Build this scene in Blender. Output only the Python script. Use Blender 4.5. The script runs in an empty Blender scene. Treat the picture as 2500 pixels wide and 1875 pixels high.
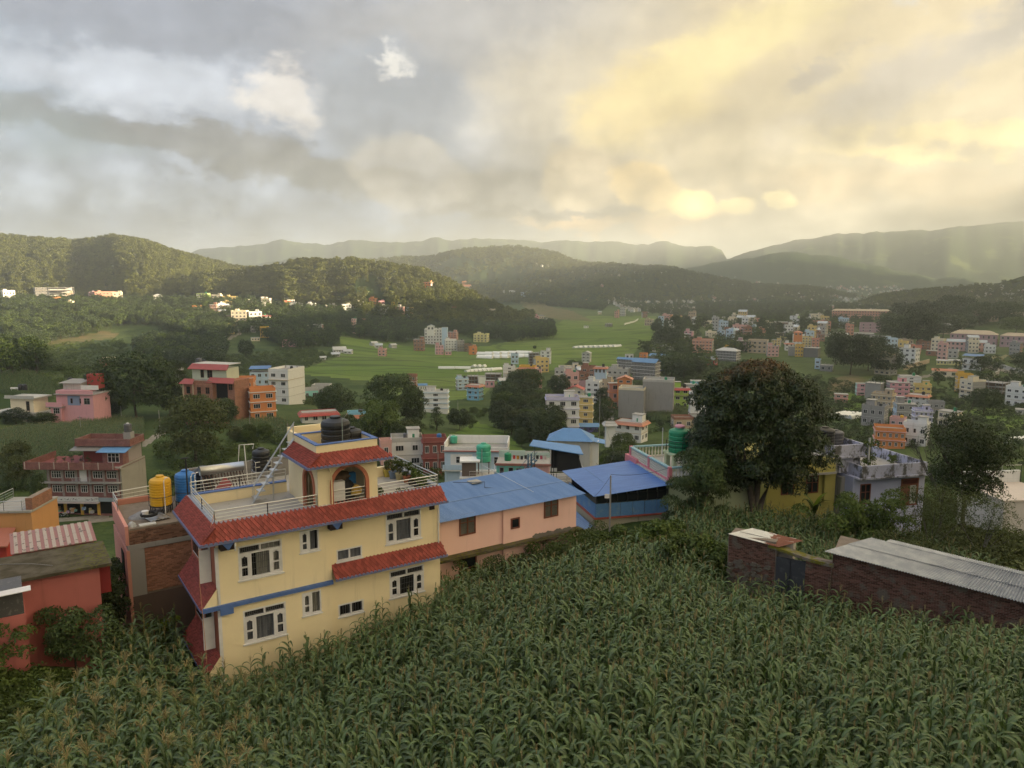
import bpy, math, random
import numpy as np
from mathutils import Vector, Matrix

R = math.radians
scene = bpy.context.scene
COL = scene.collection
random.seed(7)
RNG = np.random.default_rng(11)

# ------------------------------------------------------------------ camera
F, CX, CY, PITCH = 1874.0, 1250.0, 937.5, R(8.0)      # focal length and centre, in pixels of a 2500 px wide picture
CP, SP = math.cos(PITCH), math.sin(PITCH)
cam_data = bpy.data.cameras.new('camera')
cam_data.sensor_width = 36.0
cam_data.lens = F / 2500.0 * 36.0
cam_data.clip_start = 0.5
cam_data.clip_end = 60000.0
cam = bpy.data.objects.new('camera', cam_data)
cam.rotation_euler = (R(90.0) - PITCH, 0, 0)
COL.objects.link(cam)
scene.camera = cam

# ------------------------------------------------------------------ render and exposure
scene.render.engine = 'CYCLES'
cy = scene.cycles
cy.max_bounces = 7
cy.diffuse_bounces = 3
cy.glossy_bounces = 3
cy.transmission_bounces = 4
cy.transparent_max_bounces = 8
cy.volume_bounces = 2
cy.use_denoising = True
cy.use_adaptive_sampling = True
cy.adaptive_threshold = 0.015
cy.sample_clamp_indirect = 6.0
vs = scene.view_settings
vs.view_transform = 'Standard'
vs.look = 'None'
vs.gamma = 1.0
vs.use_curve_mapping = False
vs.exposure = 2.3

# ------------------------------------------------------------------ sun
SUN_AZ, SUN_EL = 97.0, 10.0                             # degrees clockwise from the viewing direction, above the horizon
to_sun = Vector((math.sin(R(SUN_AZ)) * math.cos(R(SUN_EL)), math.cos(R(SUN_AZ)) * math.cos(R(SUN_EL)), math.sin(R(SUN_EL))))
sl = bpy.data.lights.new('sun', 'SUN')
sl.energy = 5.0
sl.angle = R(0.6)
sl.color = (1.0, 0.80, 0.52)
so = bpy.data.objects.new('sun', sl)
so.rotation_euler = to_sun.to_track_quat('Z', 'Y').to_euler()
COL.objects.link(so)

# ------------------------------------------------------------------ node helper
class NT:
 """small expression helper over a node tree"""
 def __init__(s, tree):
  s.t = tree
 def n(s, kind, **kw):
  nd = s.t.nodes.new(kind)
  for k, v in kw.items():
   setattr(nd, k, v)
  return nd
 def put(s, sock, v):
  if hasattr(v, 'is_output'):
   s.t.links.new(v, sock)
  elif isinstance(v, (tuple, list)) and len(v) == 3 and sock.type == 'RGBA':
   sock.default_value = (*v, 1.0)
  else:
   sock.default_value = v
 def m(s, op, a, b=None, c=None, clamp=False):
  nd = s.n('ShaderNodeMath', operation=op, use_clamp=clamp)
  for i, v in enumerate((a, b, c)):
   if v is not None:
    s.put(nd.inputs[i], v)
  return nd.outputs[0]
 def add(s, a, b): return s.m('ADD', a, b)
 def sub(s, a, b): return s.m('SUBTRACT', a, b)
 def mul(s, a, b): return s.m('MULTIPLY', a, b)
 def vm(s, op, a, b=None):
  nd = s.n('ShaderNodeVectorMath', operation=op)
  s.put(nd.inputs[0], a)
  if b is not None:
   s.put(nd.inputs[1], b)
  return nd.outputs[0]
 def smooth(s, x, lo, hi, a=0.0, b=1.0):
  nd = s.n('ShaderNodeMapRange', interpolation_type='SMOOTHSTEP')
  for i, v in enumerate((x, lo, hi, a, b)):
   s.put(nd.inputs[i], v)
  return nd.outputs[0]
 def lin(s, x, lo, hi, a=0.0, b=1.0):
  nd = s.n('ShaderNodeMapRange')
  for i, v in enumerate((x, lo, hi, a, b)):
   s.put(nd.inputs[i], v)
  return nd.outputs[0]
 def noise(s, vec, scale, detail=4.0, rough=0.55, dist=0.0, dim='3D'):
  nd = s.n('ShaderNodeTexNoise', noise_dimensions=dim)
  s.put(nd.inputs['Vector'], vec)
  nd.inputs['Scale'].default_value = scale
  nd.inputs['Detail'].default_value = detail
  nd.inputs['Roughness'].default_value = rough
  nd.inputs['Distortion'].default_value = dist
  return nd.outputs['Fac'], nd.outputs['Color']
 def mix(s, fac, a, b, blend='MIX'):
  nd = s.n('ShaderNodeMix', data_type='RGBA', blend_type=blend)
  s.put(nd.inputs[0], fac)
  s.put(nd.inputs[6], a)
  s.put(nd.inputs[7], b)
  return nd.outputs[2]
 def xyz(s, v):
  nd = s.n('ShaderNodeSeparateXYZ')
  s.put(nd.inputs[0], v)
  return nd.outputs
 def com(s, x, y, z):
  nd = s.n('ShaderNodeCombineXYZ')
  for i, v in enumerate((x, y, z)):
   s.put(nd.inputs[i], v)
  return nd.outputs[0]

def lin3(r, g, b, k=1.0):
 """sRGB 0-255 to linear, k times as bright"""
 f = lambda c: (c / 255 / 12.92) if c / 255 <= 0.04045 else ((c / 255 + 0.055) / 1.055) ** 2.4
 return (f(r) * k, f(g) * k, f(b) * k)

# ------------------------------------------------------------------ sky: broken evening clouds over a clear Nishita sky
world = bpy.data.worlds.new('World')
scene.world = world
world.use_nodes = True
wt = world.node_tree
wt.nodes.clear()
W = NT(wt)
gen = W.n('ShaderNodeTexCoord').outputs['Generated']
gx, gy, gz = W.xyz(gen)
az = W.mul(W.m('ARCTAN2', gx, gy), 57.29578)                       # degrees to the right of the valley axis
el = W.mul(W.m('ARCSINE', gz), 57.29578)
stretch = W.vm('MULTIPLY', gen, (1.0, 1.0, 2.2))
nA, nAc = W.noise(stretch, 4.2, 7.0, 0.56, 0.25)                    # broad billows
nB, nBc = W.noise(W.vm('MULTIPLY', gen, (1.0, 1.0, 1.5)), 15.0, 6.0, 0.60, 0.2)   # cauliflower edges
nC, nCc = W.noise(W.vm('MULTIPLY', gen, (1.0, 1.0, 4.5)), 5.0, 4.0, 0.55, 0.2)   # layered streaks
nD, nDc = W.noise(gen, 48.0, 5.0, 0.62)                                   # fine curls
wD = W.sub(nD, 0.5)
bD = W.xyz(nDc)
wA = W.sub(nA, 0.5)
wB = W.sub(nB, 0.5)
wC = W.sub(nC, 0.5)
bB = W.xyz(nBc)
wx = W.add(W.add(W.mul(W.sub(bB[0], 0.5), 7.5), W.mul(wA, 7.0)), W.mul(W.sub(bD[0], 0.5), 1.8))
wy = W.add(W.add(W.mul(W.sub(bB[1], 0.5), 5.0), W.mul(wC, 3.0)), W.mul(W.sub(bD[1], 0.5), 1.3))
uz = W.add(az, wx)
vz = W.add(el, wy)

def puffs(scale, smooth):
 v = W.n('ShaderNodeTexVoronoi', feature='SMOOTH_F1')
 W.put(v.inputs['Vector'], W.vm('ADD', W.vm('MULTIPLY', gen, (1.0, 1.0, 1.25)), W.vm('MULTIPLY', nDc, (0.02, 0.02, 0.02))))
 v.inputs['Scale'].default_value = scale
 v.inputs['Smoothness'].default_value = smooth
 return v.outputs['Distance']
pf1, pf2 = puffs(13.0, 0.25), puffs(34.0, 0.3)
puff = W.add(W.mul(W.sub(pf1, 0.42), 1.0), W.mul(W.sub(pf2, 0.42), 0.45))     # small in the middle of a cloud head, large in its creases

def blob(ca, ce, ra, re, rot=0.0, soft=0.5, u=uz, v=vz, pf=0.0):
 c, s = math.cos(R(rot)), math.sin(R(rot))
 da, de = W.sub(u, ca), W.sub(v, ce)
 p = W.mul(W.add(W.mul(da, c), W.mul(de, s)), 1.0 / ra)
 q = W.mul(W.sub(W.mul(de, c), W.mul(da, s)), 1.0 / re)
 d = W.m('SQRT', W.add(W.mul(p, p), W.mul(q, q)))
 if pf: d = W.add(d, W.mul(puff, pf))
 return W.smooth(d, 1.0 - soft, 1.0 + soft * 0.35, 1.0, 0.0)

uc, vc = W.add(az, W.mul(W.sub(uz, az), 0.35)), W.add(el, W.mul(W.sub(vz, el), 0.35))     # calmer outline for heaped clouds
cool, warm = lin3(172, 181, 196), lin3(226, 206, 164, 0.84)
warmth = W.smooth(W.add(az, W.mul(wA, 16.0)), -10.0, 14.0)
sky_c = W.mix(warmth, cool, warm)
sky_c = W.mix(W.smooth(el, 7.0, 1.0, 0.0, 0.7), sky_c, W.mix(warmth, lin3(172, 186, 204), lin3(212, 202, 174, 0.86)))
mean_c = sky_c
def layer(mask, colour, amount=1.0):
 global sky_c
 sky_c = W.mix(W.mul(mask, amount), sky_c, colour)
layer(blob(-25, 17.5, 24, 4.2, -5, 0.6), lin3(148, 153, 165), 0.9)             # slate bank, upper left
layer(blob(-2, 17, 15, 5, 4, 0.8), lin3(166, 164, 162), 0.85)                 # grey top centre
layer(blob(-24, 12.2, 13, 2.2, -2, 0.5), lin3(200, 206, 216), 0.9)             # pale opening, left
layer(blob(-15.6, 12.0, 3.2, 2.6, -20, 0.4), lin3(228, 220, 210), 0.85)        # its lit rim
layer(blob(-8.6, 12.0, 5.8, 4.6, 12, 0.25, uc, vc, 0.35), lin3(160, 166, 175), 0.95)    # grey tower beside it
layer(blob(-8.7, 14.2, 2.3, 0.75, 32, 0.8), lin3(240, 236, 226), 0.85)         # small bright hole
layer(blob(-28, 5.4, 16, 1.7, 0, 0.8), lin3(186, 195, 206), 0.8)              # pale blue strip
layer(blob(-25, 8.7, 17, 1.55, -5, 0.45), lin3(152, 152, 152), 0.95)            # long low grey roll
layer(blob(-13, 7.0, 9, 1.5, -5, 0.5), lin3(164, 162, 157), 0.9)
layer(blob(5, 13, 9, 5, 10, 0.8), lin3(214, 200, 172), 0.7)
layer(blob(10, 12.2, 6.5, 3.4, 20, 0.5, pf=0.3), lin3(244, 218, 150, 0.88), 0.85)     # glowing sheet
layer(blob(16, 15.8, 8.5, 2.4, 24, 0.6, pf=0.3), lin3(246, 226, 160, 0.86), 0.85)
layer(blob(28, 13.4, 11, 2.2, 24, 0.6), lin3(184, 175, 164), 0.85)             # dark streaks, upper right
layer(blob(33, 16.0, 5, 2.0, 30, 0.6), lin3(156, 150, 144), 0.85)
layer(blob(20.5, 13.3, 3.0, 0.8, 24, 0.6), lin3(172, 162, 150), 0.8)
layer(blob(27.0, 18.4, 4.0, 1.3, 12, 0.7), lin3(192, 202, 214), 0.9)            # blue gap
layer(blob(30, 8.0, 9, 1.0, -4, 0.5, pf=0.3), lin3(250, 224, 150, 0.88), 0.85)         # bright bank low right
layer(blob(27, 5.6, 12, 1.5, -3, 0.6, pf=0.3), lin3(236, 204, 150, 0.84), 0.8)
layer(blob(-6.8, 7.2, 5.6, 2.6, -10, 0.18, uc, vc, 0.45), lin3(200, 188, 166), 0.6)     # heaped cloud, left part
layer(blob(1.0, 6.0, 7.5, 2.2, -6, 0.20, uc, vc, 0.45), lin3(190, 181, 166), 0.95)
layer(blob(6.0, 6.6, 5.0, 3.0, -14, 0.15, uc, vc, 0.45), lin3(222, 200, 160, 0.88), 0.97)       # its tall head
layer(blob(9.6, 6.0, 3.0, 2.0, -38, 0.22, uc, vc, 0.4), lin3(248, 212, 140, 0.92), 0.9)         # sunlit side
layer(blob(13.0, 5.0, 2.4, 1.1, -14, 0.22, uc, vc, 0.45), lin3(248, 220, 145, 0.98), 0.92)
layer(blob(16.2, 4.9, 1.5, 0.9, 14, 0.22, uc, vc, 0.45), lin3(248, 222, 148, 0.98), 0.92)
layer(blob(18.8, 5.2, 1.6, 0.9, -8, 0.22, uc, vc, 0.45), lin3(250, 226, 150, 0.98), 0.92)
layer(blob(1.0, 4.6, 10, 0.55, 0, 0.6), lin3(166, 158, 147), 0.8)              # flat grey base
layer(blob(7.0, 3.8, 9, 0.55, 0, 0.6), lin3(244, 200, 138, 0.92), 0.85)              # sunlit underside
# billows and streaks inside the layers
shade = W.add(W.add(W.mul(wA, 0.42), W.mul(wC, 0.34)), W.add(W.mul(wB, 0.32), W.mul(wD, 0.26)))
shade = W.add(shade, W.mul(W.mul(puff, -0.55), W.smooth(el, 14.0, 6.0, 0.25, 1.0)))
# clouds low down lie behind more air and need more contrast of their own
def lum(c): 
 r, g, b = W.xyz(c)
 return W.add(W.add(W.mul(r, 0.25), W.mul(g, 0.65)), W.mul(b, 0.10))
ratio = W.mul(W.m('DIVIDE', lum(sky_c), lum(mean_c)), W.add(1.0, shade))
gain = W.smooth(el, 15.0, 2.5, 0.15, 1.25)
amp = W.mul(W.m('POWER', W.m('MAXIMUM', ratio, 0.12), gain), W.add(1.0, shade))
sky_c = W.mix(1.0, sky_c, W.com(amp, amp, amp), 'MULTIPLY')
# an overcast dome brightens steadily from horizon to zenith (CIE overcast sky)
grow = W.add(0.68, W.mul(W.m('MAXIMUM', gz, 0.0), 1.36))
sky_c = W.mix(1.0, sky_c, W.com(grow, grow, grow), 'MULTIPLY')
nis = W.n('ShaderNodeTexSky', sky_type='NISHITA', sun_disc=False)
nis.sun_elevation = R(SUN_EL)
nis.sun_rotation = R(SUN_AZ)
nis.air_density = 1.0
nis.dust_density = 1.5
bg1 = W.n('ShaderNodeBackground')
W.put(bg1.inputs[0], nis.outputs[0])
bg1.inputs[1].default_value = 0.05
bg2 = W.n('ShaderNodeBackground')
W.put(bg2.inputs[0], sky_c)
bg2.inputs[1].default_value = 0.225
mx = W.n('ShaderNodeMixShader')
cover = W.smooth(W.add(nA, W.mul(wC, 0.4)), 0.22, 0.40, 0.80, 0.97)
W.put(mx.inputs[0], cover)
wt.links.new(bg1.outputs[0], mx.inputs[1])
wt.links.new(bg2.outputs[0], mx.inputs[2])
wo = W.n('ShaderNodeOutputWorld')
wt.links.new(mx.outputs[0], wo.inputs[0])
world.cycles.sampling_method = 'MANUAL'
world.cycles.sample_map_resolution = 512

# ------------------------------------------------------------------ mesh helpers
def tag(o, label=None, cat=None, group=None, kind=None):
 if label: o['label'] = label
 if cat: o['category'] = cat
 if group: o['group'] = group
 if kind: o['kind'] = kind
 return o

def empty(name, loc=(0, 0, 0), rz=0.0, label=None, cat=None, group=None):
 o = bpy.data.objects.new(name, None)
 o.empty_display_size = 0.3
 o.location = loc
 o.rotation_euler = (0, 0, rz)
 COL.objects.link(o)
 return tag(o, label, cat, group)

class MB:
 """collects faces; build() links them as one mesh object"""
 def __init__(s):
  s.v, s.f, s.mi, s.k = [], [], [], 0
 def mat(s, k):
  s.k = k
  return s
 def poly(s, pts):
  n = len(s.v)
  s.v.extend([tuple(p) for p in pts])
  s.f.append(tuple(range(n, n + len(pts))))
  s.mi.append(s.k)
  return s
 def box(s, x0, x1, y0, y1, z0, z1):
  n = len(s.v)
  s.v += [(x0, y0, z0), (x1, y0, z0), (x1, y1, z0), (x0, y1, z0), (x0, y0, z1), (x1, y0, z1), (x1, y1, z1), (x0, y1, z1)]
  s.f += [(n + a, n + b, n + c, n + d) for a, b, c, d in ((0, 3, 2, 1), (4, 5, 6, 7), (0, 1, 5, 4), (1, 2, 6, 5), (2, 3, 7, 6), (3, 0, 4, 7))]
  s.mi += [s.k] * 6
  return s
 def prism(s, pts, z0, z1):
  """plan outline (counter-clockwise) raised from z0 to z1"""
  n, m = len(s.v), len(pts)
  s.v += [(p[0], p[1], z0) for p in pts] + [(p[0], p[1], z1) for p in pts]
  s.f += [tuple(n + i for i in reversed(range(m))), tuple(n + m + i for i in range(m))]
  s.f += [(n + i, n + (i + 1) % m, n + m + (i + 1) % m, n + m + i) for i in range(m)]
  s.mi += [s.k] * (m + 2)
  return s
 def slab(s, quad, th, down=(0, 0, -1)):
  """a four-cornered sheet given thickness th along down"""
  d = Vector(down) * th
  a = [Vector(p) for p in quad]
  b = [p + d for p in a]
  n = len(s.v)
  s.v += [tuple(p) for p in a + b]
  s.f += [(n, n + 1, n + 2, n + 3), (n + 7, n + 6, n + 5, n + 4)]
  s.f += [(n + i, n + 4 + i, n + 4 + (i + 1) % 4, n + (i + 1) % 4) for i in range(4)]
  s.mi += [s.k] * 6
  return s
 def tube(s, pts, r, n=6, cap=True, r1=None):
  pts = [Vector(p) for p in pts]
  base = len(s.v)
  m = len(pts)
  for i, p in enumerate(pts):
   t = (pts[min(i + 1, m - 1)] - pts[max(i - 1, 0)]).normalized()
   u = t.cross(Vector((0, 0, 1)) if abs(t.z) < 0.95 else Vector((1, 0, 0))).normalized()
   w = t.cross(u)
   rr = r if r1 is None else r + (r1 - r) * i / max(1, m - 1)
   for k in range(n):
    a = 2 * math.pi * k / n
    s.v.append(tuple(p + u * (rr * math.cos(a)) + w * (rr * math.sin(a))))
  for i in range(m - 1):
   for k in range(n):
    k2 = (k + 1) % n
    s.f.append((base + i * n + k, base + i * n + k2, base + (i + 1) * n + k2, base + (i + 1) * n + k))
    s.mi.append(s.k)
  if cap:
   s.f += [tuple(base + k for k in range(n)), tuple(base + (m - 1) * n + k for k in reversed(range(n)))]
   s.mi += [s.k] * 2
  return s
 def lathe(s, prof, n=20, c=(0, 0, 0)):
  """profile of (radius, height) turned about a vertical axis"""
  base = len(s.v)
  for r, z in prof:
   for k in range(n):
    a = 2 * math.pi * k / n
    s.v.append((c[0] + r * math.cos(a), c[1] + r * math.sin(a), c[2] + z))
  for i in range(len(prof) - 1):
   for k in range(n):
    k2 = (k + 1) % n
    s.f.append((base + i * n + k, base + i * n + k2, base + (i + 1) * n + k2, base + (i + 1) * n + k))
    s.mi.append(s.k)
  s.f += [tuple(base + k for k in reversed(range(n))), tuple(base + (len(prof) - 1) * n + k for k in range(n))]
  s.mi += [s.k] * 2
  return s
 def mesh(s, name, mats, smooth=False):
  me = bpy.data.meshes.new(name)
  me.from_pydata(s.v, [], s.f)
  for m in (mats if isinstance(mats, (list, tuple)) else [mats]):
   me.materials.append(m)
  if any(s.mi):
   me.polygons.foreach_set('material_index', s.mi)
  if smooth:
   me.polygons.foreach_set('use_smooth', [True] * len(s.f))
  return me
 def build(s, name, mats, parent=None, loc=None, rz=None, smooth=False):
  return link(name, s.mesh(name, mats, smooth), parent, loc, rz)

def link(name, me, parent=None, loc=None, rz=None, scale=None):
 o = bpy.data.objects.new(name, me)
 if parent is not None: o.parent = parent
 if loc is not None: o.location = loc
 if rz is not None: o.rotation_euler = (0, 0, rz)
 if scale is not None: o.scale = scale
 COL.objects.link(o)
 return o

def np_mesh(name, verts, faces, mats, smooth=False, mi=None):
 """numpy arrays to a mesh; faces all have the same number of corners"""
 me = bpy.data.meshes.new(name)
 faces = np.asarray(faces, dtype=np.int32)
 k = faces.shape[1]
 me.vertices.add(len(verts))
 me.vertices.foreach_set('co', np.asarray(verts, dtype=np.float32).ravel())
 me.loops.add(faces.size)
 me.loops.foreach_set('vertex_index', faces.ravel())
 me.polygons.add(len(faces))
 me.polygons.foreach_set('loop_start', np.arange(0, faces.size, k, dtype=np.int32))
 for m in (mats if isinstance(mats, (list, tuple)) else [mats]):
  me.materials.append(m)
 if mi is not None:
  me.polygons.foreach_set('material_index', np.asarray(mi, dtype=np.int32))
 if smooth:
  me.polygons.foreach_set('use_smooth', np.ones(len(faces), dtype=bool))
 me.update(calc_edges=True)
 return me

def copy_tree(o, loc=None, rz=None, scale=None, parent=None, label=None, group=None):
 c = o.copy()
 COL.objects.link(c)
 if parent is not None: c.parent = parent
 if loc is not None: c.location = loc
 if rz is not None: c.rotation_euler = (0, 0, rz)
 if scale is not None: c.scale = scale
 if label: c['label'] = label
 if group: c['group'] = group
 for ch in o.children:
  copy_tree(ch, parent=c)
 return c

# ------------------------------------------------------------------ materials
MATS = {}
def _new(name):
 m = bpy.data.materials.new(name)
 m.use_nodes = True
 m.node_tree.nodes.clear()
 t = NT(m.node_tree)
 out = t.n('ShaderNodeOutputMaterial')
 return m, t, out

def bsdf(t, out, col, rough=0.8, metal=0.0, spec=0.3, normal=None):
 b = t.n('ShaderNodeBsdfPrincipled')
 t.put(b.inputs['Base Color'], col)
 t.put(b.inputs['Roughness'], rough)
 b.inputs['Metallic'].default_value = metal
 b.inputs['Specular IOR Level'].default_value = spec
 if normal is not None: t.put(b.inputs['Normal'], normal)
 t.t.links.new(b.outputs[0], out.inputs[0])
 return b

def bump(t, h, strength=0.3, dist=0.02):
 b = t.n('ShaderNodeBump')
 b.inputs['Strength'].default_value = strength
 b.inputs['Distance'].default_value = dist
 t.put(b.inputs['Height'], h)
 return b.outputs[0]

def sc(c, k): return tuple(min(1.0, x * k) for x in c)

def paint(col, rough=0.75, dirt=0.35, scale=1.0, spec=0.25, key=None):
 """painted plaster: patchy fading, rain streaks and grime that belong to the wall"""
 key = key or ('paint', tuple(round(c, 3) for c in col), rough, dirt, scale)
 if key in MATS: return MATS[key]
 m, t, out = _new('paint')
 ob = t.n('ShaderNodeTexCoord').outputs['Object']
 n1, _ = t.noise(ob, 0.7 * scale, 5, 0.6)
 streak, _ = t.noise(t.vm('MULTIPLY', ob, (3.2, 3.2, 0.22)), 1.0 * scale, 4, 0.6)
 n2, _ = t.noise(ob, 9.0 * scale, 3, 0.6)
 f = t.smooth(n1, 0.3, 0.75)
 c = t.mix(t.mul(f, 0.28), col, sc(col, 0.80))
 g = t.mul(t.smooth(streak, 0.56, 0.80), dirt)
 c = t.mix(g, c, (col[0] * 0.42 + 0.02, col[1] * 0.42 + 0.02, col[2] * 0.40 + 0.015))
 c = t.mix(t.mul(t.smooth(n2, 0.62, 0.8), dirt * 0.35), c, sc(col, 0.6))
 bsdf(t, out, c, rough, 0, spec, bump(t, n2, 0.12, 0.01))
 MATS[key] = m
 return m

def plain(name, col, rough=0.6, metal=0.0, spec=0.3, var=0.15, scale=3.0):
 key = (name, tuple(round(c, 3) for c in col), rough, metal)
 if key in MATS: return MATS[key]
 m, t, out = _new(name)
 ob = t.n('ShaderNodeTexCoord').outputs['Object']
 n1, _ = t.noise(ob, scale, 4, 0.6)
 c = t.mix(t.mul(t.smooth(n1, 0.35, 0.7), var * 2), col, sc(col, 0.72))
 bsdf(t, out, c, rough, metal, spec)
 MATS[key] = m
 return m

def leafmat(name, cols, trans=0.25, rough=0.55, hue_noise=0.6, top=None, spec=0.25, nscale=0.25):
 """foliage: tone wanders between leaves and between plants; some light passes through"""
 if name in MATS: return MATS[name]
 m, t, out = _new(name)
 geo = t.n('ShaderNodeNewGeometry')
 oi = t.n('ShaderNodeObjectInfo')
 rnd = geo.outputs['Random Per Island']
 c = t.mix(rnd, cols[0], cols[1])
 n1, _ = t.noise(geo.outputs['Position'], nscale, 3, 0.6)
 c = t.mix(t.mul(t.smooth(n1, 0.4, 0.65), hue_noise), c, cols[2])
 k = t.lin(oi.outputs['Random'], 0, 1, 0.62, 1.30)
 c = t.mix(1.0, c, t.com(k, k, t.mul(k, 0.95)), 'MULTIPLY')
 if top is not None:
  oz = t.xyz(t.n('ShaderNodeTexCoord').outputs['Object'])[2]
  n2, _ = t.noise(geo.outputs['Position'], 0.9, 2, 0.5)
  f = t.mul(t.smooth(t.add(oz, t.mul(t.sub(n2, 0.5), top[3])), top[1], top[2]), t.smooth(rnd, 0.25, 0.5, 0.25, 1.0))
  c = t.mix(f, c, top[0])
 b = t.n('ShaderNodeBsdfPrincipled')
 t.put(b.inputs['Base Color'], c)
 b.inputs['Roughness'].default_value = rough
 b.inputs['Specular IOR Level'].default_value = spec
 tr = t.n('ShaderNodeBsdfTranslucent')
 t.put(tr.inputs[0], t.mix(1.0, c, (1.0, 1.0, 0.55), 'MULTIPLY'))
 mx = t.n('ShaderNodeMixShader')
 mx.inputs[0].default_value = trans
 t.t.links.new(b.outputs[0], mx.inputs[1])
 t.t.links.new(tr.outputs[0], mx.inputs[2])
 t.t.links.new(mx.outputs[0], out.inputs[0])
 MATS[name] = m
 return m

# ------------------------------------------------------------------ view rays and ground
def ray(px, py):
 a, b = (px - CX) / F, (CY - py) / F
 return np.array([a, CP + b * SP, -SP + b * CP])

def at(px, py, y):
 """the point on the line of sight through (px, py) at distance y along the valley axis"""
 d = ray(px, py)
 return Vector(d * (y / d[1]))

def vnoise(x, y, seed=0):
 xi, yi = np.floor(x).astype(np.int64), np.floor(y).astype(np.int64)
 fx, fy = x - xi, y - yi
 fx, fy = fx * fx * (3 - 2 * fx), fy * fy * (3 - 2 * fy)
 def h(i, j):
  n = (i * 374761393 + j * 668265263 + seed * 974711) & 0x7fffffff
  n = ((n ^ (n >> 13)) * 1274126177) & 0x7fffffff
  return ((n ^ (n >> 16)) & 0xffff) / 65535.0
 a, b, c, d = h(xi, yi), h(xi + 1, yi), h(xi, yi + 1), h(xi + 1, yi + 1)
 return (a * (1 - fx) + b * fx) * (1 - fy) + (c * (1 - fx) + d * fx) * fy

def fbm(x, y, oct=4, seed=0):
 s, a, t = 0.0, 0.5, 0.0
 for k in range(oct):
  s = s + a * vnoise(x * 2 ** k, y * 2 ** k, seed + k)
  t += a
  a *= 0.5
 return s / t - 0.5

# ------------------------------------------------------------------ terrain height: surveyed points, then hills
SURVEY = [  # (px, py, distance): ground seen in that direction at that distance
 (215, 1249, 138), (1135, 1180, 176), (540, 1037, 226), (190, 1022, 250), (150, 1080, 190), (1375, 1064, 278),
 (1200, 1080, 235), (700, 1000, 270), (850, 950, 450), (1000, 880, 640), (1075, 866, 760), (1170, 836, 900),
 (1400, 800, 1150), (1400, 762, 1750), (1500, 752, 1950), (1800, 862, 700), (2120, 787, 1200), (2300, 838, 880),
 (2450, 882, 650), (2100, 962, 420), (2300, 1000, 350), (2450, 1052, 260), (2200, 1082, 240), (1650, 1000, 330),
 (1700, 902, 540), (1550, 872, 700), (100, 902, 480), (317, 820, 775), (130, 748, 1000), (430, 762, 960),
 (600, 852, 700), (60, 912, 300), (230, 930, 310), (560, 742, 1020), (1000, 836, 890), (780, 800, 880),
 (1900, 960, 430), (2000, 1050, 290), (1500, 1110, 225), (800, 1060, 210), (400, 1110, 180), (1250, 790, 1250),
 (700, 900, 560), (2440, 780, 1150), (1700, 800, 1000), (1950, 820, 900),
]
WORLD_PTS = [
 (0, 18, -14.9), (-13, 18, -15.4), (14, 20, -14.6), (20, 27, -15.9), (-14, 32.6, -19.7), (-4, 38.6, -18.5), (-17, 38, -19.6), (12, 40, -18.3), (5, 43, -17.7),
 (-20, 30, -16.9), (-26, 33, -17.2), (-30, 42, -20.0), (24, 36, -18.6), (0, 6, -13.0), (-8, 8, -13.4), (8, 8, -12.8), (0, -20, -9), (-30, 0, -14), (30, 0, -11), (-25, 20, -17.5),
 (30, 22, -15.0), (0, -100, 6), (-100, -50, -14), (100, -50, 0), (-16, 48, -22), (4, 47, -19.2), (8, 56, -18.2), (18, 58, -19.2), (34, 62, -21.8),
 (-20, 72, -31), (10, 92, -31), (60, 100, -36), (-45, 60, -30), (55, 55, -24), (-70, 90, -38), (-60, 30, -22), (60, 20, -18),
 (100, 160, -44), (0, 130, -40), (50, 180, -48),
 (-150, 0, -30), (150, 0, -25), (0, -400, 60), (-300, -100, -40), (300, -100, -10), (-1000, 200, -60), (900, 200, -50), (0, -2000, 120),
 (-3000, 0, -60), (3000, 0, -60), (-800, 3000, -82), (0, 3000, -84), (800, 3000, -84), (1900, 3000, -84), (-2000, 6000, -85), (2000, 6000, -85), (0, 6000, -85), (0, 12000, -85), (5000, 12000, -85), (-5000, 12000, -85), (-10000, 0, -60), (10000, 0, -60),
]
_pts = [tuple(at(*s)) for s in SURVEY] + WORLD_PTS
def _uv(x, y):
 r = np.sqrt(x * x + y * y) + 5.0
 return np.arctan2(x, y) * 1.3, np.log(r)
_px = np.array([p[0] for p in _pts]); _py = np.array([p[1] for p in _pts]); _pz = np.array([p[2] for p in _pts])
_pu, _pv = _uv(_px, _py)
def _kern(d2): return np.where(d2 > 1e-12, d2 * np.log(d2 + 1e-12) * 0.5, 0.0)
_n = len(_pts)
_A = np.zeros((_n + 3, _n + 3))
_A[:_n, :_n] = _kern((_pu[:, None] - _pu) ** 2 + (_pv[:, None] - _pv) ** 2) + np.eye(_n) * 1e-3
_A[:_n, _n] = 1; _A[:_n, _n + 1] = _pu; _A[:_n, _n + 2] = _pv
_A[_n:, :_n] = _A[:_n, _n:].T
_w = np.linalg.solve(_A, np.concatenate([_pz, np.zeros(3)]))

def px_theta(px): return math.atan((px - CX) / F / CP)
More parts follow.
